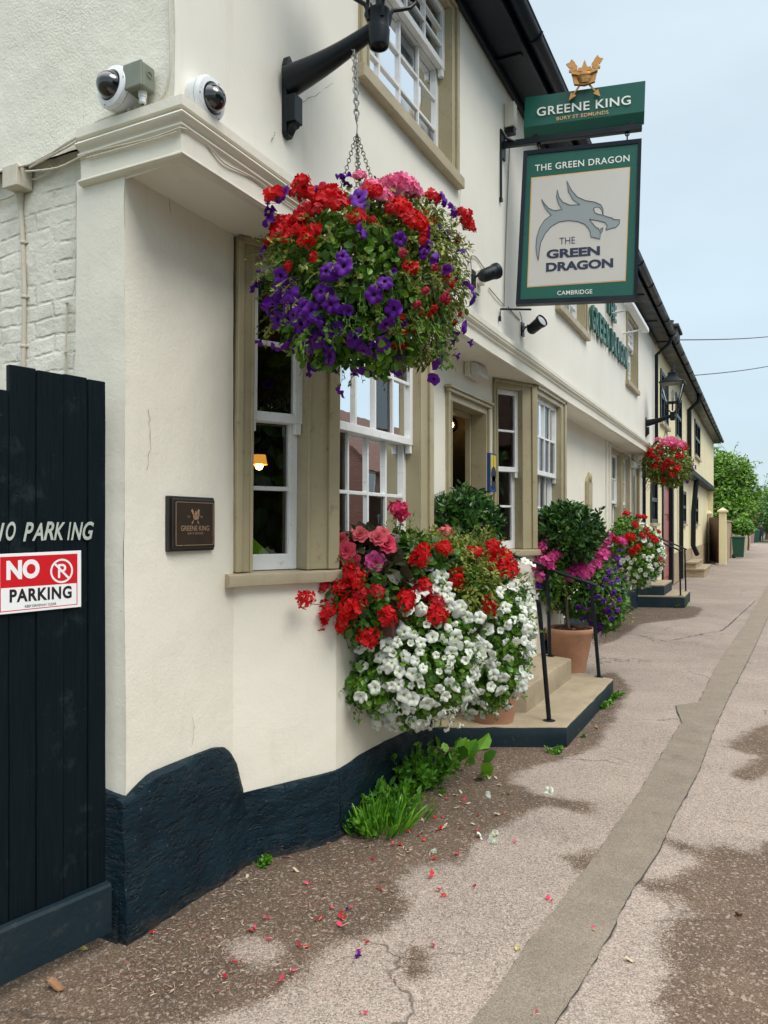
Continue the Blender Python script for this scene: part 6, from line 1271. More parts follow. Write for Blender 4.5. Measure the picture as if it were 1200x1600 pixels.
for u, v in pxl([(815, 520), (790, 785), (330, 470), (200, 520), (640, 280), (870, 850), (960, 740), (800, 930)], 3.53, 400, 270): p, n = hit(u, v, BV); flower('red', 'fuchsia_flower', p+n*.02, n, bk, .42)
for k in range(34):
    p, n = hit(rnd.uniform(610, 712), rnd.uniform(335, 545), BV); flower(('red', 'red', 'cyclamen', 'purple')[k % 4], 'fuchsia_flower' if k % 4 < 3 else 'purple_petunia', p+n*.025, n+Vector((0, 0, -.5)), bk, rnd.uniform(.28, .5) if k % 4 < 3 else rnd.uniform(.6, .85))
for x, y, s_ in ((750, 100, 1.0), (800, 92, 1.1), (830, 115, .9), (775, 135, .9), (640, 105, .8), (690, 150, .7), (570, 40, .55)): u, v = 400+x/3.53, 270+y/3.53; p, n = hit(u, v, BV); flower('pink', 'pink_geranium', p+n*.015, n+Vector((0, -.2, .6)), bk, s_*.95)
for i in range(60):                                                       # the side of the basket turned to the wall and street
    d = Vector(unit(1)[0]); 
    if d.dot(Vector((.5, -.85, 0))) < .25: flower('purple' if d.z < .3 else 'red', 'purple_petunia' if d.z < .3 else 'red_geranium', C1+Vector((d.x*.41, d.y*.40, d.z*.38)), d, bk)
# second basket under the far lantern
C2 = at(1043, 722, 13.5); hang2 = E2+Vector((-.115, 0, -.035)); C2 = Vector((hang2.x, hang2.y, C2.z))
bk2 = basket_base(C2, hang2, .20, 'hanging basket of red and pink flowers far along under the second lantern', C2.z+.62)
leafage('foliage', [(C2, (.38, .38, .36), 3000, dict(lo=.55, hi=1.1, lumpy=.2)), (C2+Vector((.12, .05, -.15)), (.3, .3, .28), 900, {})], 'leaf_olive', bk2, .045, LEAFW, grav=.7, tintf=lambda P, t: t*.7)
st_, di_ = [], []
for i in range(110):
    d = Vector(unit(1)[0])
    if d.z < .4: st_.append(C2+d*.34); di_.append(Vector((d.x, d.y, d.z*.5)))
sprigs('trailing_stems', st_, di_, .24, 'leaf_olive', bk2, .035, 1.2, 10, r=.003)
BV2 = [(C2, (.39, .39, .38))]; g1 = lambda L_: pxl(L_, 3.478, 930, 500)
for u, v in g1([(385, 780), (400, 800), (370, 800), (410, 775), (345, 760), (320, 740), (440, 745), (455, 740), (440, 800), (350, 700), (420, 705), (295, 735), (370, 860), (330, 790), (470, 705), (415, 830), (395, 760), (310, 715), (485, 700), (360, 725)]): p, n = hit(u, v, BV2); flower('red', 'red_geranium', p+n*.04, n+Vector((0, 0, .3)), bk2, 1.3)
for u, v in g1([(345, 665), (390, 668), (410, 662), (430, 680), (400, 685), (465, 680), (375, 680), (445, 690)]): p, n = hit(u, v, BV2); flower('pink', 'pink_geranium', p+n*.05, n+Vector((0, 0, .5)), bk2, 1.15)
for u, v in g1([(525, 760), (540, 800), (510, 850), (450, 860), (520, 790), (500, 880)]): p, n = hit(u, v, BV2); flower('purple', 'purple_petunia', p+n*.03, n, bk2, 1.2)

# ---------------------------------------------------------------- window boxes
def clip_wall(P):
    lim = np.where(P[:, 1] < 3.23, XB-(3.23-P[:, 1])*.516, XB) if P[:, 1].mean() < 5.5 else np.full(len(P), XB if P[:, 1].mean() < 9 else XL)
    return P[:, 0] > lim+.02
_cloud = cloud
def cloud_clip(name, P, D, Sz, tv, tf, m, parent=None, tint=None, loc=None, spin=None, **props):
    P = np.asarray(P, float); k = clip_wall(P) & (P[:, 2] > .22); g = lambda a: None if a is None else np.asarray(a)[k]
    return _cloud(name, P[k], g(D), g(Sz), tv, tf, m, parent, g(tint), loc, g(spin), **props)
def trough(y0, y1, z, label, X=XB):
    t = thing('window_box', (X+.15, (y0+y1)/2, z), label, 'window box', 'window boxes full of flowers'); mb = MB(); mb.box((X+.02, y0, z), (.24, 0, 0), (0, y1-y0, 0), (0, 0, .20)); build('box', mb, 'brown_gate', t, bevel=.006)
    mb = MB(); mb.box((X+.035, y0+.015, z+.19), (.21, 0, 0), (0, y1-y0-.03, 0), (0, 0, .02)); build('soil', mb, 'soil', t)
    for y in (y0+.15, y1-.15): mb = MB(); mb.box((X-.002, y, z-.03), (.24, 0, 0), (0, .03, 0), (0, 0, .028)); mb.box((X-.002, y, z-.2), (.02, 0, 0), (0, .03, 0), (0, 0, .17)); build('bracket', mb, 'black', t)
    return t
cloud = cloud_clip
wb = trough(3.34, 4.38, 1.00, 'big window box on the nearest bay spilling white petunias and red geraniums')
a_ = at
V1 = (a_(640, 1022, 4.05), (.35, .31, .345)); V2 = (a_(748, 1000, 4.42), (.29, .29, .40)); V3 = (a_(690, 935, 4.22), (.30, .27, .27)); V4 = (a_(775, 935, 4.5), (.19, .2, .22)); V5 = (a_(560, 935, 3.85), (.23, .20, .20)); V6 = (a_(562, 862, 3.92), (.15, .14, .11)); V7 = (a_(640, 885, 4.1), (.26, .22, .18)); V8 = (a_(575, 1072, 3.86), (.12, .11, .09)); V9 = (a_(720, 880, 4.45), (.22, .2, .16))
inn = dict(lo=.5, hi=1.0)
leafage('petunia_foliage', [(*V1, 5200, inn), (*V2, 5200, inn), (*V8, 700, {}), (*V4, 900, inn)], 'leaf', wb, .034, LEAFW, tintf=lambda P, t: t*.9+.1)
leafage('geranium_foliage', [(*V5, 1800, inn), (*V7, 1700, inn), (*V3, 1800, inn)], 'leaf', wb, .045, LEAFW, tintf=lambda P, t: t*.55)
leafage('fuchsia_foliage', [(V3[0]+Vector((.03, -.03, .05)), (.29, .26, .25), 3600, dict(lo=.6, hi=1.1, lumpy=.22)), (*V9, 2200, dict(lumpy=.25)), (a_(660, 860, 4.2), (.14, .14, .12), 600, {})], 'leaf_olive', wb, .030, LEAF, tintf=lambda P, t: t*.62+.1)
leafage('begonia_foliage', [(*V6, 260, dict(lo=.5, hi=.95)), (a_(600, 895, 3.85), (.09, .07, .07), 60, {})], 'leaf_dark', wb, .085, LEAFW)
st_, di_ = [], []
for V, n in ((V3, 70), (V9, 60), (V7, 40), (V4, 30)):
    for i in range(n): d = Vector(unit(1)[0]); d.z = abs(d.z); st_.append(V[0]+Vector((d.x*V[1][0], d.y*V[1][1], d.z*V[1][2]))*.9); di_.append(d+Vector((0, 0, .4)))
sprigs('upright_stems', st_, di_, .14, 'leaf_olive', wb, .026, .3, 9)
st_, di_ = [], []
for V, n in ((V1, 170), (V2, 170), (V5, 50), (V8, 30)):
    for i in range(n): d = Vector(unit(1)[0]); st_.append(V[0]+Vector((d.x*V[1][0], d.y*V[1][1], d.z*V[1][2]))*.95); di_.append(d+Vector((.1, -.1, -.2)))
sprigs('trailing_stems', st_, di_, .105, 'leaf', wb, .026, .6, 10)
g5 = lambda L_: pxl(L_, 3.243, 460, 760); ALLV = [V1, V2, V3, V4, V5, V6, V7, V8, V9]
for u, v in g5([(115, 510), (180, 515), (260, 520), (315, 500), (340, 545), (325, 590), (200, 615), (135, 670), (160, 660), (265, 665), (405, 540), (370, 725), (450, 640), (540, 560), (525, 580), (645, 345), (630, 380), (645, 490), (710, 615), (708, 678), (735, 335), (790, 450), (1005, 470), (980, 335), (1030, 365), (975, 390), (1020, 400), (1070, 410), (1080, 445), (955, 595), (895, 370), (220, 405), (300, 470), (295, 600), (105, 690)]): p, n = hit(u, v, ALLV); flower('red', 'red_geranium', p+n*.045, n+Vector((0, -.2, .4)), wb, 1.15)
p = onL(478, 936, (XL+.12, 2.74), CD); flower('red', 'red_geranium', p, (.3, -.8, .4), wb, .85); mb = MB(); mb.tube([p-Vector((0, .0, .02)), p.lerp(V5[0], .3)-Vector((0, 0, .03)), V5[0]], .002, 5); build('stem', mb, 'stem', wb)
for k, nm, L_ in (('rose', 'rose_begonia', [(240, 345), (300, 370), (260, 395), (440, 305), (215, 375), (280, 330)]), ('palerose', 'faded_begonia', [(220, 300), (335, 272), (405, 285), (260, 290), (425, 270)]), ('rosepink', 'pink_begonia', [(395, 368)])):
    for u, v in g5(L_): p, n = hit(u, v, [V6, V7]); flower(k, nm, p+n*.035, n+Vector((.2, -.7, .2)), wb, 1.25 if k == 'rosepink' else 1.05)
for (x, y), k, nm, s_ in (((525, 115), 'cyclamen', 'crimson_geranium', 1.0), ((545, 150), 'cyclamen', 'crimson_geranium', .95), ((765, 235), 'pale', 'pale_pink_geranium', 1.2), ((740, 255), 'pale', 'pale_pink_geranium', .8)):
    u, v = g5([(x, y)])[0]; p = at(u, v, 4.05 if x < 600 else 4.5); flower(k, nm, p, (0, -.5, .8), wb, s_); mb = MB(); mb.tube([p, p+Vector((-.02, .01, -.1)), p+Vector((-.04, .02, -.25))], .0025, 5); build('stem', mb, 'stem', wb)
WH = [(512, 492), (615, 435), (665, 405), (700, 450), (605, 510), (750, 480), (750, 540), (670, 545), (470, 580), (540, 625), (575, 670), (660, 580), (770, 600), (800, 660), (460, 745), (560, 745), (485, 805), (510, 845), (590, 800), (350, 820), (440, 855), (295, 875), (345, 930), (390, 905), (480, 905), (555, 860), (625, 880), (600, 940), (640, 985), (535, 990), (490, 1010), (560, 1040), (345, 1050), (400, 1020), (255, 1050), (300, 1085), (485, 1095), (560, 1105), (450, 1105), (420, 1190), (500, 1190), (980, 545), (1050, 550), (1145, 440), (1120, 430), (1030, 730), (600, 1055), (690, 400), (640, 450), (720, 490), (770, 520), (700, 520), (690, 580), (640, 590), (740, 620), (640, 660), (600, 560), (730, 560), (780, 560), (820, 600), (850, 640), (900, 640), (930, 690), (600, 620), (560, 600), (760, 450), (235, 1030), (770, 1190), (820, 1180), (640, 1170), (600, 1160)]
items = []
for u, v in g5(WH): p, n = hit(u, v, [V1, V2, V3, V4, V8]); items.append((p+n*(.085 if v < 985 else .035), n+Vector((.1, -.45, .15))+Vector(npr.normal(size=3)*.25), 1.05))
placed = [i[0] for i in items]; tries = 0
camdir = Vector((.45, -.88, .1))
while len(items) < 470 and tries < 24000:
    tries += 1; V = V1 if rnd.random() < .5 else (V2 if rnd.random() < .8 else V4); d = Vector(unit(1)[0]); p = V[0]+Vector((d.x*V[1][0], d.y*V[1][1], d.z*V[1][2]))*1.04
    if any(((p-q[0]).x/q[1][0])**2+((p-q[0]).y/q[1][1])**2+((p-q[0]).z/q[1][2])**2 < .92 for q in (V1, V2, V3, V4, V5, V7, V9)): continue
    if V is V1 and d.z > .55: continue
    if V is V2 and d.z > .75: continue
    if p.x < XB+.03: continue
    if any((p-q).length < .037 for q in placed): continue
    # thinner towards the dark middle-left of the photo's mass
    w = p-O; a = (w.x*CT+w.y*ST); f = (-w.x*ST+w.y*CT); u = 600+FPX*a/f; v = HORIZ-FPX*w.z/f
    if u < 620 and v < 985: continue
    if u < 600 and rnd.random() < .55: continue
    placed.append(p); n = Vector((d.x/V[1][0], d.y/V[1][1], d.z/V[1][2])).normalized(); items.append((p+n*rnd.uniform(0, .045), n+Vector((.1, -.35, .1))+Vector(npr.normal(size=3)*.5)-Vector((0, 0, .1)), rnd.uniform(.66, 1.12)))
items.sort(key=lambda i: (i[0]-O).length-(1 if i[1].dot(camdir) > 0 else 0))
for p, n, s_ in items[:100]: flower('white', 'white_petunia', p, n, wb, s_)
flower_mass('white', 'white_petunias', [(p, n, s_) for p, n, s_ in items[100:]], wb, ('p_white', 'p_throat'))
# second bay
wb2 = trough(7.38, 7.98, 1.00, 'window box of magenta geraniums and purple petunias on the second bay')
U1 = (a_(903, 908, 7.56), (.38, .36, .36)); U2 = (a_(945, 935, 7.72), (.22, .30, .34)); U3 = (a_(853, 895, 7.16), (.16, .16, .29)); UU = [U1, U2, U3]
leafage('foliage', [(*U1, 3600, inn), (*U2, 2200, inn), (*U3, 1500, inn)], 'leaf', wb2, .042, LEAFW, tintf=lambda P, t: t*.7)
st_, di_ = [], []
for V in UU:
    for i in range(60): d = Vector(unit(1)[0]); st_.append(V[0]+Vector((d.x*V[1][0], d.y*V[1][1], d.z*V[1][2]))*.92); di_.append(d+Vector((0, 0, -.1)))
sprigs('trailing_stems', st_, di_, .16, 'leaf_olive', wb2, .03, .7, 9)
g3 = lambda L_: pxl(L_, 3.871, 680, 820)
for u, v in g3([(630, 85), (665, 110), (650, 150), (625, 185), (600, 250), (640, 310), (690, 220), (720, 185), (655, 225), (690, 245), (870, 190), (960, 130), (1000, 150), (1010, 190), (970, 120), (940, 150), (970, 245), (890, 255), (880, 290), (925, 275), (860, 275), (900, 300), (800, 300), (1040, 90), (1110, 120), (1025, 130), (990, 205), (820, 310), (700, 200)]): p, n = hit(u, v, UU); flower('magenta', 'magenta_geranium', p+n*.04, n+Vector((0, -.2, .3)), wb2, 1.2)
for u, v in g3([(630, 20), (1075, 110), (980, 95)]): p, n = hit(u, v, UU); flower('red', 'red_geranium', p+n*.04, n, wb2, 1.1)
PU2 = g3([(635, 370), (660, 325), (935, 370), (865, 490), (950, 480), (1000, 370), (1040, 290), (1060, 410), (1080, 330), (1100, 250), (1130, 200), (1100, 450), (1050, 470), (1010, 450), (980, 540), (1000, 590), (1060, 560), (1090, 510), (1040, 520), (890, 550), (950, 620), (920, 540), (1110, 380), (1070, 280), (1020, 330), (1120, 290), (975, 430), (1020, 500), (1085, 210), (930, 440), (910, 500), (1110, 160), (1130, 330), (1050, 350), (800, 550), (1000, 620), (960, 580)])
for u, v in PU2: p, n = hit(u, v, UU); flower('purple', 'purple_petunia', p+n*.035, n+Vector((.2, -.4, 0))+Vector(npr.normal(size=3)*.3), wb2, .95)
# far window
wb3 = trough(11.36, 11.98, 1.02, 'far window box of white petunias topped with red geraniums', XL)
T1 = (a_(997, 868, 11.15), (.36, .40, .46)); T2 = (a_(980, 840, 11.0), (.22, .25, .3)); TT = [T1, T2]
leafage('foliage', [(*T1, 3200, inn), (*T2, 1500, {})], 'leaf', wb3, .05, LEAFW)
for u, v in g1([(172, 1070), (225, 1080), (258, 1085), (210, 1120), (180, 1175), (270, 1150), (315, 1200), (190, 1240), (240, 1170), (330, 1160), (340, 1300), (210, 1260), (160, 1190), (300, 1190), (195, 1180), (230, 1240), (280, 1175)]): p, n = hit(u, v, TT); flower('red', 'red_geranium', p+n*.045, n+Vector((0, 0, .3)), wb3, 1.2)
pl = []; tries = 0
while len(pl) < 98 and tries < 4000:
    tries += 1; d = Vector(unit(1)[0]); p = T1[0]+Vector((d.x*T1[1][0], d.y*T1[1][1], d.z*T1[1][2]))*1.05
    if p.x < XL+.03 or any((p-q).length < .068 for q in pl) or d.dot(camdir) < -.15: continue
    pl.append(p); flower('white', 'white_petunia', p, d+Vector((.2, -.4, .1)), wb3, 1.15)
cloud = _cloud

# ---------------------------------------------------------------- bay trees in terracotta pots
def bay_tree(P, rt, h, crown, r, label, trunk):
    P = Vector(P); t = thing('potted_bay_tree', P, label, 'potted tree', 'bay trees beside the door')
    mb = MB(); mb.lathe(P, (0, 0, 1), [(.0, 0), (rt*.64, 0), (rt*.66, .012), (rt*.93, h-.055), (rt*.955, h-.05), (rt*1.0, h-.008), (rt*.99, h), (rt*.93, h), (rt*.90, h-.03)], 40); pot = build('pot', mb, 'terracotta', t, smooth='auto')
    mb = MB(); mb.lathe(P+Zv*(h-.03), (0, 0, 1), [(rt*.91, 0), (rt*.5, .012), (0, .016)], 24); build('soil', mb, 'soil', t)
    Dn = np.array([(cos(a)*q*rt*.85, sin(a)*q*rt*.85, h-.012) for a, q in zip(npr.rand(130)*6.28, npr.rand(130)**.5)])+np.array(P); cloud('bark_mulch', Dn, unit(130)*np.array((1, 1, .3)), .028+.02*npr.rand(130), *LEAFS, 'leaf_plum', t)
    mb = MB(); mb.tube([P+Zv*(h-.04)]+[Vector(q) for q in trunk], [.017, .014, .013, .012], 8); build('trunk', mb, 'bark', t, smooth='auto')
    C = Vector(crown); n = 3000; Pp, D = ell_points(C, r, n, .55, 1.02, .10, 3, 5); Dd = D*.7+unit(n)*.95+np.array((0, 0, .3))
    cloud('crown', Pp, Dd, .074*(.7+.6*npr.rand(n)), *BAY, 'leaf_bay', t, tint=npr.rand(n)**1.3, spin=D)
    k = 60; Pp, D = ell_points(C, r, k, .95, 1.05, .1, 3, 5); sprigs('shoots', [tuple(p) for p in Pp], [tuple(d+np.array((0, 0, .3))) for d in D], .085, 'leaf_bay', t, .06, 0, 8, tmpl=BAY, r=.0025)
    return t
q1_ = Vector((-1.735, 5.21, .15)); cr1 = at(725, 820, 5.42)
bay_tree(q1_, .225, .40, cr1, (.235, .235, .205), 'clipped bay tree in a terracotta pot half hidden behind the white petunias', [q1_.lerp(cr1, .45)+Zv*.05, q1_.lerp(cr1, .75), cr1])
q2_ = onZ(889, 1047, .15); cr2 = at(888, 832, 7.22)
bay_tree(q2_, .24, .415, cr2, (.30, .30, .255), 'clipped bay tree on a bare stem in a terracotta pot at the far step end', [q2_+Vector((-.02, 0, .55)), q2_.lerp(cr2, .75)+Vector((-.015, 0, 0)), cr2])

# ---------------------------------------------------------------- weeds, fallen petals and leaves
def weed(name, p, label, n, size, up, spread, tmpl, m='leaf_weed'):
    P = Vector(p); t = thing(name, P, label, 'weed', 'weeds along the wall'); a = npr.rand(n)*6.28; q = npr.rand(n)**.6
    pts = np.stack([P.x+cos(0)*np.cos(a)*q*spread*.35, P.y+np.sin(a)*q*spread*.35, P.z+np.zeros(n)+.004], -1); D = np.stack([np.cos(a)*q*spread, np.sin(a)*q*spread, up*(1.1-q*.5)], -1)+npr.normal(size=(n, 3))*.05
    cloud('leaves', pts, D, size*(.5+.7*npr.rand(n)), *tmpl, m, t); return t
GRASS = ([(-.04, 0, 0), (.04, 0, 0), (-.036, .45, .01), (.036, .45, .01), (-.022, .8, -.06), (.022, .8, -.06), (0, 1, -.2)], [(0, 1, 3, 2), (2, 3, 5, 4), (4, 5, 6)])
weed('grass_tuft', onZ(586, 1290), 'bright grass tuft against the black plinth below the bay', 330, .145, 1, .55, GRASS)
weed('grass_tuft', onZ(618, 1268), 'smaller grass tuft just right of the bright grass against the plinth', 170, .11, 1, .6, GRASS)
def leafy_weed(p, label, hgt, n, leaf, tmpl=LEAF, spread=.5):
    P = Vector(p); t = thing('leafy_weed', P, label, 'weed', 'weeds along the wall'); s_, d_ = [], []
    for i in range(n): a = rnd.uniform(0, 6.28); s_.append(P+Vector((cos(a), sin(a), 0))*rnd.uniform(0, .05)); d_.append(Vector((cos(a)*spread, sin(a)*spread, 1)))
    sprigs('leaves', s_, d_, hgt, 'leaf_weed', t, leaf, .35, 22, tmpl, .003, seed=n); return t
leafy_weed(onZ(574, 1296), 'low pale green leafy weed in front of the bright grass tuft', .12, 22, .045, LEAFW, .9); leafy_weed(onZ(606, 1272), 'bushy green weed between the bright grass and the tall weed', .19, 24, .055)
leafy_weed(onZ(640, 1240), 'tall leafy green weed at the foot of the bay plinth', .27, 30, .062); leafy_weed(onZ(668, 1222), 'second leafy weed between the tall weed and the dock by the steps', .23, 26, .055)
weed('dock_weed', onZ(706, 1190), 'broad-leaved dock growing in the corner of the plinth and steps', 24, .13, .8, 1.0, LEAFW)
for u, v, h, lab in ((412, 1350, .035, 'tiny green seedling at the joint of the black plinth'), (868, 1174, .05, 'small weed at the near corner of the front steps'), (902, 1150, .05, 'small weed along the dark front of the steps'), (935, 1105, .10, 'low green weed strip along the far dark front of the steps'), (950, 1092, .10, 'leafy weed at the far corner of the front steps'), (1062, 948, .16, 'weed in front of the far side-door steps'), (1052, 949, .12, 'smaller weed beside the far side-door steps')): leafy_weed(onZ(u, v), lab, h, 10, max(.022, h*.35), LEAFW, .9)
def petal_mesh(name, m, kind, seed=1):
    mb = MB(); rr = random.Random(seed)
    if kind == 'petal':
        for k in range(rr.choice((1, 2, 2, 3))):
            a = rr.uniform(0, 6.28); e = Vector((cos(a), sin(a), rr.uniform(-.05, .35))); f = Vector((-sin(a), cos(a), rr.uniform(-.3, .3))); l = rr.uniform(.7, 1.2); c = Vector((rr.gauss(0, .003), rr.gauss(0, .003), .003))
            mb.add([c, c+e*.006*l+f*.006*l, c+e*.013*l+f*.007*l+Zv*.002, c+e*.017*l+Zv*.004, c+e*.013*l-f*.006*l+Zv*.002, c+e*.006*l-f*.006*l], [(0, 1, 2, 3, 4, 5)])
        if seed % 2: a = rr.uniform(0, 6.28); mb.tube([Vector((0, 0, .003)), Vector((cos(a)*.012, sin(a)*.012, .006)), Vector((cos(a+.4)*.024, sin(a+.4)*.024, .003))], .0008, 3, 1)
    elif kind == 'leaf':
        n = 9
        for i in range(n):
            q = i/(n-1); w = .017*sin(pi*min(1, q*.93+.05))*(1+.2*(i % 2)); c = Vector((q*.07-.035, .006*sin(q*4), .006+.010*sin(q*5+1)))
            mb.v += [c+Vector((0, -w, .006+.004*(i % 2))), c, c+Vector((0, w, .008))]
            if i: k = 3*i; mb.f += [(k-3, k, k+1, k-2), (k-2, k+1, k+2, k-1)]; mb.mi += [0, 0]
    elif kind == 'bit': mb.add([(-.012, 0, .002), (0, -.0025, .004), (.013, 0, .001), (0, .0025, .004)], [(0, 1, 2, 3)])
    return fmesh(name, mb, [m, 'dead3'], False)
PM = {'red': [petal_mesh('fallen_petal', 'p_red' if q % 3 else 'p_red2', 'petal', q) for q in range(1, 8)], 'pinkred': [petal_mesh('fallen_petal', 'p_rose', 'petal', q) for q in range(11, 16)], 'brownleaf': [petal_mesh('fallen_leaf', 'dead', 'leaf')], 'yellowleaf': [petal_mesh('fallen_leaf', 'dead2', 'leaf')], 'bit': [petal_mesh('straw_bit', 'dead3', 'bit')], 'dry': [petal_mesh('dry_petal', 'dead3', 'leaf')], 'white': FM['white'], 'purple': FM['purple']}
def litter(kind, u, v, name, label, cat, group, sc=1., tilt=.25):
    p = onZ(u, v); o = bpy.data.objects.new(name, rnd.choice(PM[kind])); COL.objects.link(o); o.location = p+Vector((0, 0, .010 if kind in ('white', 'purple') else .004)); o.rotation_euler = (rnd.uniform(-tilt, tilt)+(1.2 if kind in ('white', 'purple') else 0), rnd.uniform(-tilt, tilt), rnd.uniform(0, 6.28)); s = sc*rnd.uniform(.8, 1.2); o.scale = (s, s, s); ORG[o.name] = p; tag(o, label, cat, group)
for u, v in [(243, 1458), (395, 1455), (418, 1468), (375, 1506), (349, 1533), (342, 1549), (398, 1453), (480, 1384), (499, 1440), (472, 1478), (474, 1484), (445, 1530), (455, 1522), (433, 1540), (534, 1450), (534, 1438), (567, 1477), (556, 1486), (588, 1387), (596, 1390), (596, 1376), (736, 1389), (682, 1280), (685, 1297), (676, 1371), (699, 1401), (510, 1320), (472, 1341), (450, 1340), (640, 1300), (655, 1305), (630, 1290), (697, 1250), (745, 1300), (679, 1478), (424, 1470), (660, 1250), (725, 1255), (615, 1322), (690, 1392), (528, 1432), (416, 1436)]: litter('red' if rnd.random() < .65 else 'pinkred', u, v, 'fallen_petal', 'small red petal fallen on the brown stained pavement', 'petal', 'fallen red petals', 1.15)
for u, v in [(565, 1585), (833, 1588), (930, 1457), (860, 1410), (804, 1317), (520, 1420), (548, 1421)]: litter('pinkred', u, v, 'fallen_petal', 'pinkish petal fallen on the pale pavement', 'petal', 'fallen pink petals', 1.)
for (u, v), lab in zip([(857, 1240), (757, 1243), (752, 1309), (771, 1307), (770, 1318), (675, 1333)], ['white petunia lying alone on the pale pavement right of the stain', 'white petunia lying on the brown stain below the steps', 'left white petunia of the three lying together', 'upper white petunia of the three lying together', 'lower white petunia of the three lying together', 'yellowed white petunia lying below the grass tuft']): litter('white', u, v, 'fallen_petunia', lab, 'flower', 'fallen white flowers', .85)
litter('purple', 561, 1496, 'fallen_petunia', 'single crumpled purple petunia on the pavement near the front', 'flower', None, .72)
litter('purple', 543, 1423, 'fallen_petunia', 'pale purple fallen petunia above the crumpled one', 'flower', None, .55)
for u, v, k, lab, s_ in ((86, 1547, 'brownleaf', 'curled orange-brown leaf at the bottom left below the gate', 1.0), (125, 1484, 'yellowleaf', 'yellow-green leaf at the foot of the black gate', .85), (1156, 1433, 'brownleaf', 'round tan leaf on the dark stain at the right', .9), (984, 1504, 'dry', 'small dry curled leaf on the pale pavement beside the trench', .55), (807, 1485, 'yellowleaf', 'tiny yellow leaf near the left edge of the trench', .45), (940, 1338, 'yellowleaf', 'tiny yellow leaf lying on the trench strip', .45), (635, 1291, 'dry', 'straw coloured dead petal beside the grass tuft', .7), (660, 1302, 'dry', 'pale dead petal right of the grass tuft', .6), (764, 1217, 'dry', 'pale dead petal on the stain below the steps', .6), (784, 1243, 'dry', 'dead petal right of the white petunia on the stain', .6), (695, 1294, 'dry', 'dead petal in the middle of the brown stain', .6), (386, 1372, 'dry', 'dead petal under the plinth joint', .5), (462, 1363, 'dry', 'pale dead petal below the first bay plinth', .5), (932, 1138, 'brownleaf', 'pinkish dead leaf in the debris along the steps', .8), (795, 1467, 'bit', 'twig beside the trench', 1.2)): litter(k, u, v, 'fallen_leaf' if k != 'bit' else 'twig', lab, 'leaf' if k != 'bit' else 'twig', None, s_)
for i in range(46):
    u, v = rnd.uniform(570, 800), rnd.uniform(1215, 1345); p = onZ(u, v)
    if p.x > XB+.1 and sdist(DAMP[0], np.array([p.x]), np.array([p.y]))[0] > .02: litter('dry' if i % 3 else ('pinkred' if i % 2 else 'red'), u, v, 'fallen_petal', 'shrivelled petal among the debris on the brown stain below the window box', 'petal', 'shrivelled petals on the stain', .45 if i % 3 else 1.)
# the uncountable straw-like debris along the walls: one object
n = 2600; pts = []
while len(pts) < n:
    u, v = (rnd.uniform(150, 860), rnd.uniform(1180, 1560)) if rnd.random() < .8 else (rnd.uniform(880, 1010), rnd.uniform(1000, 1180))
    p = onZ(u, v)
    if p.x < -2.06 or p.x > -.9 or (p.y > 2.75 and p.x < XB+.06 and p.y < 4.9): continue
    if rnd.random() < 1.3-max(0, (p.x+2.1))*1.15: pts.append((p.x, p.y, .007))
a = npr.rand(n)*6.28; D = np.stack([np.cos(a), np.sin(a), npr.normal(size=n)*.12], -1); m_ = npr.rand(n)
STRAW = ([(-.09, 0, 0), (.09, 0, 0), (.0, 1, .1), (-.07, .5, .12)], [(0, 1, 2, 3)])
M['straw'] = leafy('straw_debris', [(.08, .05, .035), (.30, .22, .14), (.55, .46, .34), (.40, .10, .09)], .9, .05)
cloud('plant_debris', pts, D, .019*(.35+1.0*npr.rand(n)), *STRAW, 'straw', None, tint=m_, kind='stuff')

# ---------------------------------------------------------------- trees beyond
def tree(name, base, blobs, n, size, m, label, group, trunk_h, tr=.1, tmpl=LEAFW, wisps=0, cat='tree'):
    t = thing(name, base, label, cat, group); b = Vector(base); c = sum((Vector(q[0]) for q in blobs), Vector())/len(blobs); mb = MB(); mb.tube([b, b.lerp(c, .3)+Vector((.05, 0, 0)), c], [tr, tr*.8, tr*.4], 8)
    build('trunk', mb, 'bark', t, smooth='auto'); mb = MB()
    for C, r in blobs: s_ = b.lerp(c, rnd.uniform(.4, .8)); mb.tube([s_, s_.lerp(Vector(C), .5)+Vector((0, 0, .1)), Vector(C)], [tr*.45, tr*.3, tr*.12], 6)
    build('limbs', mb, 'bark', t, smooth='auto'); vol = sum(r[0]*r[1]*r[2] for C, r in blobs)
    leafage('crown', [(C, r, int(n*r[0]*r[1]*r[2]/vol)+30, dict(lo=.45, hi=1.12, lumpy=.3, fr=3.2)) for C, r in blobs], m, t, size, tmpl)
    if wisps:
        s_, d_ = [], []
        for C, r in blobs:
            for i in range(wisps): d = Vector(unit(1)[0]); d.z = abs(d.z)*.8; s_.append(Vector(C)+Vector((d.x*r[0], d.y*r[1], d.z*r[2]))*.9); d_.append(d+Vector((.25, 0, .3)))
        sprigs('shoots', s_, d_, max(r[2] for C, r in blobs)*.75, m, t, size*.8, .9, 14, r=size*.06)
    return t
T = 42; bl = [(at(1125, 770, T), (1.1, 1.3, 1.3)), (at(1112, 735, T+1), (1.0, 1.1, 1.1)), (at(1150, 765, T), (1.05, 1.2, 1.2)), (at(1140, 735, T), (1.0, 1.1, .9)), (at(1110, 795, T), (1.0, 1.2, 1.0)), (at(1145, 800, T-1), (1.1, 1.2, 1.0)), (at(1160, 783, T), (.6, .8, .8))]
tree('garden_tree', (at(1122, 800, T).x, at(1122, 800, T).y, -.05), bl, 13000, .17, 'leaf_tree', 'bushy bright green tree rising behind the brown gate', None, 2, .16, wisps=16)
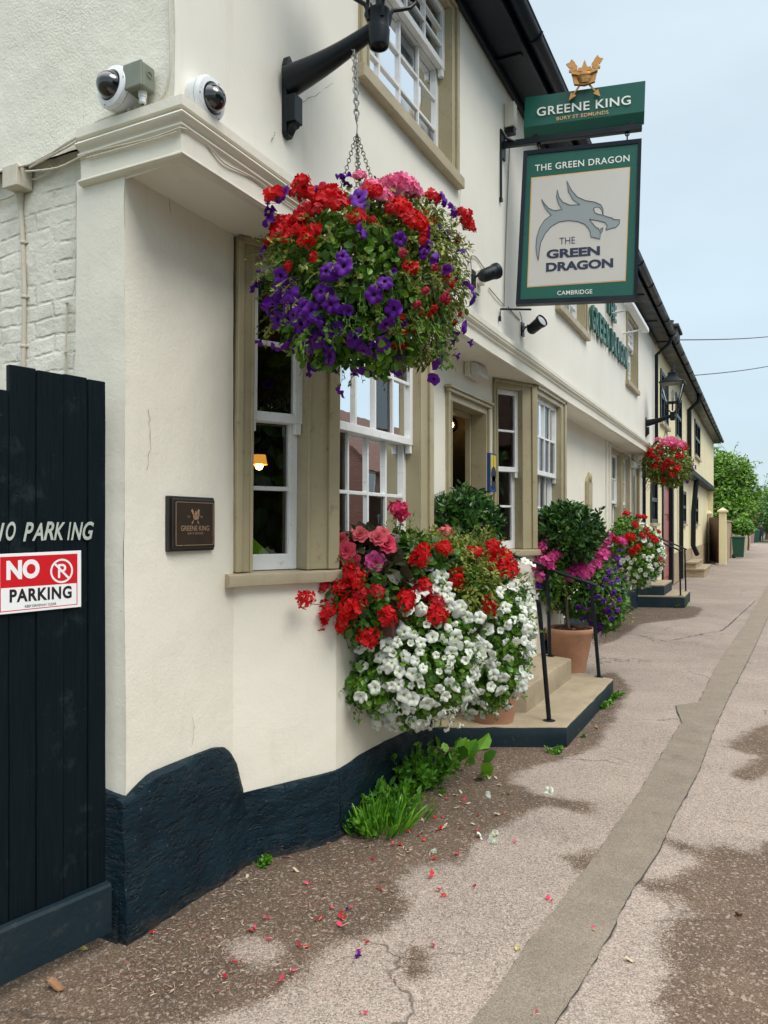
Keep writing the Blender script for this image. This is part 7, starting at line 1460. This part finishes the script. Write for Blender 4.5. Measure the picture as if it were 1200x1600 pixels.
p = onZ(1160, 869); q = at(1160, 823, 37.5); tree('shrub', (q.x, q.y, -.05), [(at(1160, 822, 37.5), (.42, .45, .38)), (at(1154, 824, 37.5), (.33, .35, .28)), (at(1167, 826, 37.5), (.30, .35, .26))], 2200, .10, 'leaf_shrub', 'pale green shrub above the dark green wheelie bin', None, 1, .05, cat='shrub')
q = at(1169, 802, 48); tree('plum_shrub', (q.x, q.y, -.05), [(q, (.5, .6, .75)), (at(1166, 812, 48), (.45, .5, .4))], 1400, .13, 'leaf_plum', 'dull plum-leaved shrub between the big tree and the lamp post', None, 1, .06, cat='shrub')
for k, (u, v, T, r, lab) in enumerate(((1186, 800, 84, 2.3, 'green roadside tree right behind the grey lamp post'), (1198, 785, 92, 2.8, 'taller distant tree above the walking person'), (1178, 806, 96, 1.9, 'low distant tree left of the walking person'), (1215, 790, 80, 3.0, 'distant tree at the right edge of the photo'), (1235, 770, 100, 5.0, 'large distant tree just past the right edge'))):
    C = at(u, v+6, T); r *= .85; tree('distant_tree', (C.x, C.y, -.1), [(C, (r*.8, r*.8, r*.9)), (C+Vector((r*.5, .3, -r*.2)), (r*.6, r*.6, r*.6)), (C+Vector((-r*.45, -.3, -r*.3)), (r*.6, r*.6, r*.6)), (C+Vector((0, 0, r*.5)), (r*.5, r*.5, r*.5))], 3600, .24, 'leaf_far', lab, 'distant trees', 2, .2)
for (x, y, h, lab) in ((9.2, 2.6, 7.5, 'unseen tall tree added across the road to darken the near window reflection'), (9.0, 7.0, 5.2, 'unseen tree added beside the opposite brick house to darken pane reflections'), (8.9, -1.5, 7, 'unseen tree added across the road behind the viewer to darken pane reflections')):
    tree('added_reflection_tree', (x, y, 0), [((x, y, h*.6), (2.0, 2.2, h*.38)), ((x+.3, y-1.1, h*.45), (1.5, 1.5, h*.32)), ((x-.2, y+1.2, h*.42), (1.5, 1.5, h*.32))], 5200, .32, 'leaf_bay', lab, 'added trees darkening the pane reflections', 2, .2)  # unseen trees, added so the window panes reflect something dark
pc_ = [o for o in bpy.data.objects if o.name == 'parked_car'][0]; c2 = copy_tree(pc_); c2.location = (4.2, 9.2, -.1); c2['label'] = 'pale car parked across the road, mirrored in the bay panes'; c2['group'] = 'parked cars'; pc_['group'] = 'parked cars'

# ---------------------------------------------------------------- people
def skin_body(name, joints, edges, radii, mats, rule, parent, sub=2):
    me = bpy.data.meshes.new(name); ks = list(joints); me.from_pydata([joints[k] for k in ks], [(ks.index(a), ks.index(b)) for a, b in edges], []); o = bpy.data.objects.new(name, me); COL.objects.link(o)
    md = o.modifiers.new('skin', 'SKIN'); sv = me.skin_vertices[0].data if me.skin_vertices else None
    if sv is None:
        bm = bmesh.new(); bm.from_mesh(me); bm.verts.layers.skin.verify(); bm.to_mesh(me); bm.free(); sv = me.skin_vertices[0].data
    for i, k in enumerate(ks):
        r = radii[k]; sv[i].radius = r if isinstance(r, tuple) else (r, r); sv[i].use_root = (k == 'pelvis')
    ss = o.modifiers.new('sub', 'SUBSURF'); ss.levels = sub; ss.render_levels = sub; md.use_smooth_shade = True
    dg = bpy.context.evaluated_depsgraph_get(); dg.update(); m2 = bpy.data.meshes.new_from_object(o.evaluated_get(dg)); bpy.data.objects.remove(o)
    m2.name = name
    for m in mats: m2.materials.append(M[m])
    for p in m2.polygons: p.material_index = rule(p.center); p.use_smooth = True
    o = bpy.data.objects.new(name, m2); COL.objects.link(o); o.parent = parent; ORG[o.name] = ORG[parent.name]; return o
ED = [('pelvis', 'waist'), ('waist', 'chest'), ('chest', 'neck'), ('neck', 'chin'), ('chin', 'head'), ('head', 'crown')]+[(a+s, b+s) for s in 'lr' for a, b in (('sh', 'el'), ('el', 'wr'), ('wr', 'ha'), ('hip', 'kn'), ('kn', 'an'), ('an', 'toe'))]+[('chest', 'shl'), ('chest', 'shr'), ('pelvis', 'hipl'), ('pelvis', 'hipr')]
RD = dict(pelvis=(.15, .11), waist=(.14, .10), chest=(.17, .115), neck=.055, chin=.07, head=(.082, .10), crown=.06)
for s in 'lr': RD.update({'sh'+s: .068, 'el'+s: .048, 'wr'+s: .036, 'ha'+s: .035, 'hip'+s: .092, 'kn'+s: .062, 'an'+s: .045, 'toe'+s: .036})
def fingers(parent, wrist, hand, side, m):
    mb = MB(); d = (Vector(hand)-Vector(wrist)).normalized(); s_ = d.cross(Zv); s_ = s_.normalized() if s_.length > .1 else Xv
    for i, L_ in enumerate((.065, .078, .072, .058)):
        b = Vector(hand)+s_*(i-1.5)*.019; mb.tube([b-d*.01, b+d*L_*.5-Zv*.004, b+d*L_*.85-Zv*.018, b+d*L_-Zv*.03], [.0095, .009, .0085, .006], 8)
    b = Vector(hand)+s_*side*.035-d*.03; mb.tube([b, b+s_*side*.025+d*.03, b+s_*side*.028+d*.055], [.011, .010, .007], 8); build('fingers', mb, m, parent, smooth=True)
wp = onZ(1189.5, 847.5); pw = thing('person', wp, 'person in dark clothes walking away far down the pavement', 'person', None)
J = dict(pelvis=(0, 0, .95), waist=(0, .0, 1.12), chest=(0, .02, 1.36), neck=(0, .01, 1.50), chin=(0, .04, 1.58), head=(0, .03, 1.68), crown=(0, .01, 1.76), shl=(-.19, .01, 1.44), ell=(-.25, -.06, 1.16), wrl=(-.24, .06, .93), hal=(-.23, .09, .86), shr=(.19, .01, 1.44), elr=(.25, .02, 1.16), wrr=(.24, .12, .95), har=(.23, .16, .89), hipl=(-.09, 0, .90), knl=(-.10, .14, .52), anl=(-.10, .10, .09), toel=(-.10, .24, .04), hipr=(.09, 0, .90), knr=(.10, -.06, .50), anr=(.10, -.30, .14), toer=(.10, -.22, .04))
skin_body('body', J, ED, RD, ['coat', 'skin', 'hair'], lambda c: 0 if c.z < 1.52 and not (c.z < .92 and abs(c.x) > .20) else (2 if c.z > 1.62 and c.y < .07 else 1), pw)
mb = MB(); mb.lathe((0, 0, 0), (0, 0, 1), [(.20, .62), (.205, .8), (.19, 1.05), (.21, 1.3), (.20, 1.44), (.09, 1.50)], 20)
for v in mb.v: v.y *= .62; v += wp
build('coat', mb, 'coat', pw, smooth=True); fingers(pw, wp+Vector(J['wrl']), wp+Vector(J['hal']), 1, 'skin'); fingers(pw, wp+Vector(J['wrr']), wp+Vector(J['har']), -1, 'skin')
sp0 = Vector((-2.60, 3.12, .45)); ps = thing('person', sp0, 'seated person in a fluorescent yellow jacket behind the near window', 'person', None)
J = dict(pelvis=(0, 0, .55), waist=(0, .02, .72), chest=(0, .04, .93), neck=(0, .04, 1.08), chin=(0, .08, 1.16), head=(0, .07, 1.25), crown=(0, .05, 1.33), shl=(-.19, .04, 1.0), ell=(-.26, .18, .78), wrl=(-.16, .38, .76), hal=(-.12, .46, .77), shr=(.19, .04, 1.0), elr=(.27, .26, .80), wrr=(.16, .44, .78), har=(.12, .52, .79), hipl=(-.1, .04, .53), knl=(-.12, .45, .52), anl=(-.12, .45, .09), toel=(-.12, .58, .04), hipr=(.1, .04, .53), knr=(.12, .45, .52), anr=(.12, .45, .09), toer=(.12, .58, .04))
RS = dict(RD); RS.update(shl=.078, shr=.082, ell=.062, elr=.066, wrl=.045, wrr=.045)
def rule(c):
    if c.z > 1.10: return 3 if (c.z > 1.24 and c.y < .12) or c.z > 1.32 else 2
    if c.z < .6 and not (c.z > .52 and c.y < .1): return 1
    if c.y > .47: return 2
    return 4 if (.14 < c.y-.0 < .19 and abs(c.x) > .17) or .74 < c.z < .78 and c.y < .15 else 0
skin_body('body', J, ED, RS, ['hivis', 'coat', 'skin', 'hair', 'reflect'], rule, ps, 3); fingers(ps, sp0+Vector(J['wrl']), sp0+Vector(J['hal']), 1, 'skin'); fingers(ps, sp0+Vector(J['wrr']), sp0+Vector(J['har']), -1, 'skin')
t = thing('window_bench', (-2.7, 3.0, .45), 'dark bench inside the near bay window', 'bench'); mb = MB(); mb.box((-3.0, 2.75, .85), (.72, 0, 0), (0, .50, 0), (0, 0, .06)); build('seat', mb, 'room', t, bevel=.01)
for x, y in ((-2.98, 2.78), (-2.98, 3.2), (-2.33, 2.78), (-2.33, 3.2)): mb = MB(); mb.box((x, y, .45), (.05, 0, 0), (0, .04, 0), (0, 0, .40)); build('leg', mb, 'room', t)
# lit lamps seen through the panes
def pendant(p, label, r=.05, shade=True):
    p = Vector(p); t = thing('pendant_lamp', p, label, 'lamp', 'lit lamps inside the pub'); mb = MB(); mb.tube([p+Zv*.1, (p.x, p.y, 2.84)], .004, 6); build('cord', mb, 'black', t)
    mb = MB(); mb.lathe(p, (0, 0, 1), [(0, -r), (r*.7, -r*.7), (r, 0), (r*.7, r*.7), (0, r)], 14); build('bulb', mb, 'bulb', t, smooth=True)
    if shade: mb = MB(); mb.lathe(p, (0, 0, 1), [(r*1.9, r*.3), (r*1.5, r*2.6)], 18); build('lamp_shade', mb, 'shade', t, smooth=True)
    else: mb = MB(); mb.lathe(p, (0, 0, 1), [(r*2.2*sin(pi*i/10)+.001, -r*2.4*cos(pi*i/10)) for i in range(11)], 16); build('globe', mb, 'lamp_glass', t, smooth=True)
pendant(at(405, 728, 5.3), 'small yellow shaded lamp glowing behind the near narrow window', .03); pendant(at(598, 655, 6.4), 'bright bare bulb glowing behind the upper bay panes', .034, False); pendant(at(528, 724, 6.2), 'small lamp glowing low at the left of the bay window', .015); pendant(at(704, 664, 6.75), 'glass globe lamp just inside the open front door', .03, False)
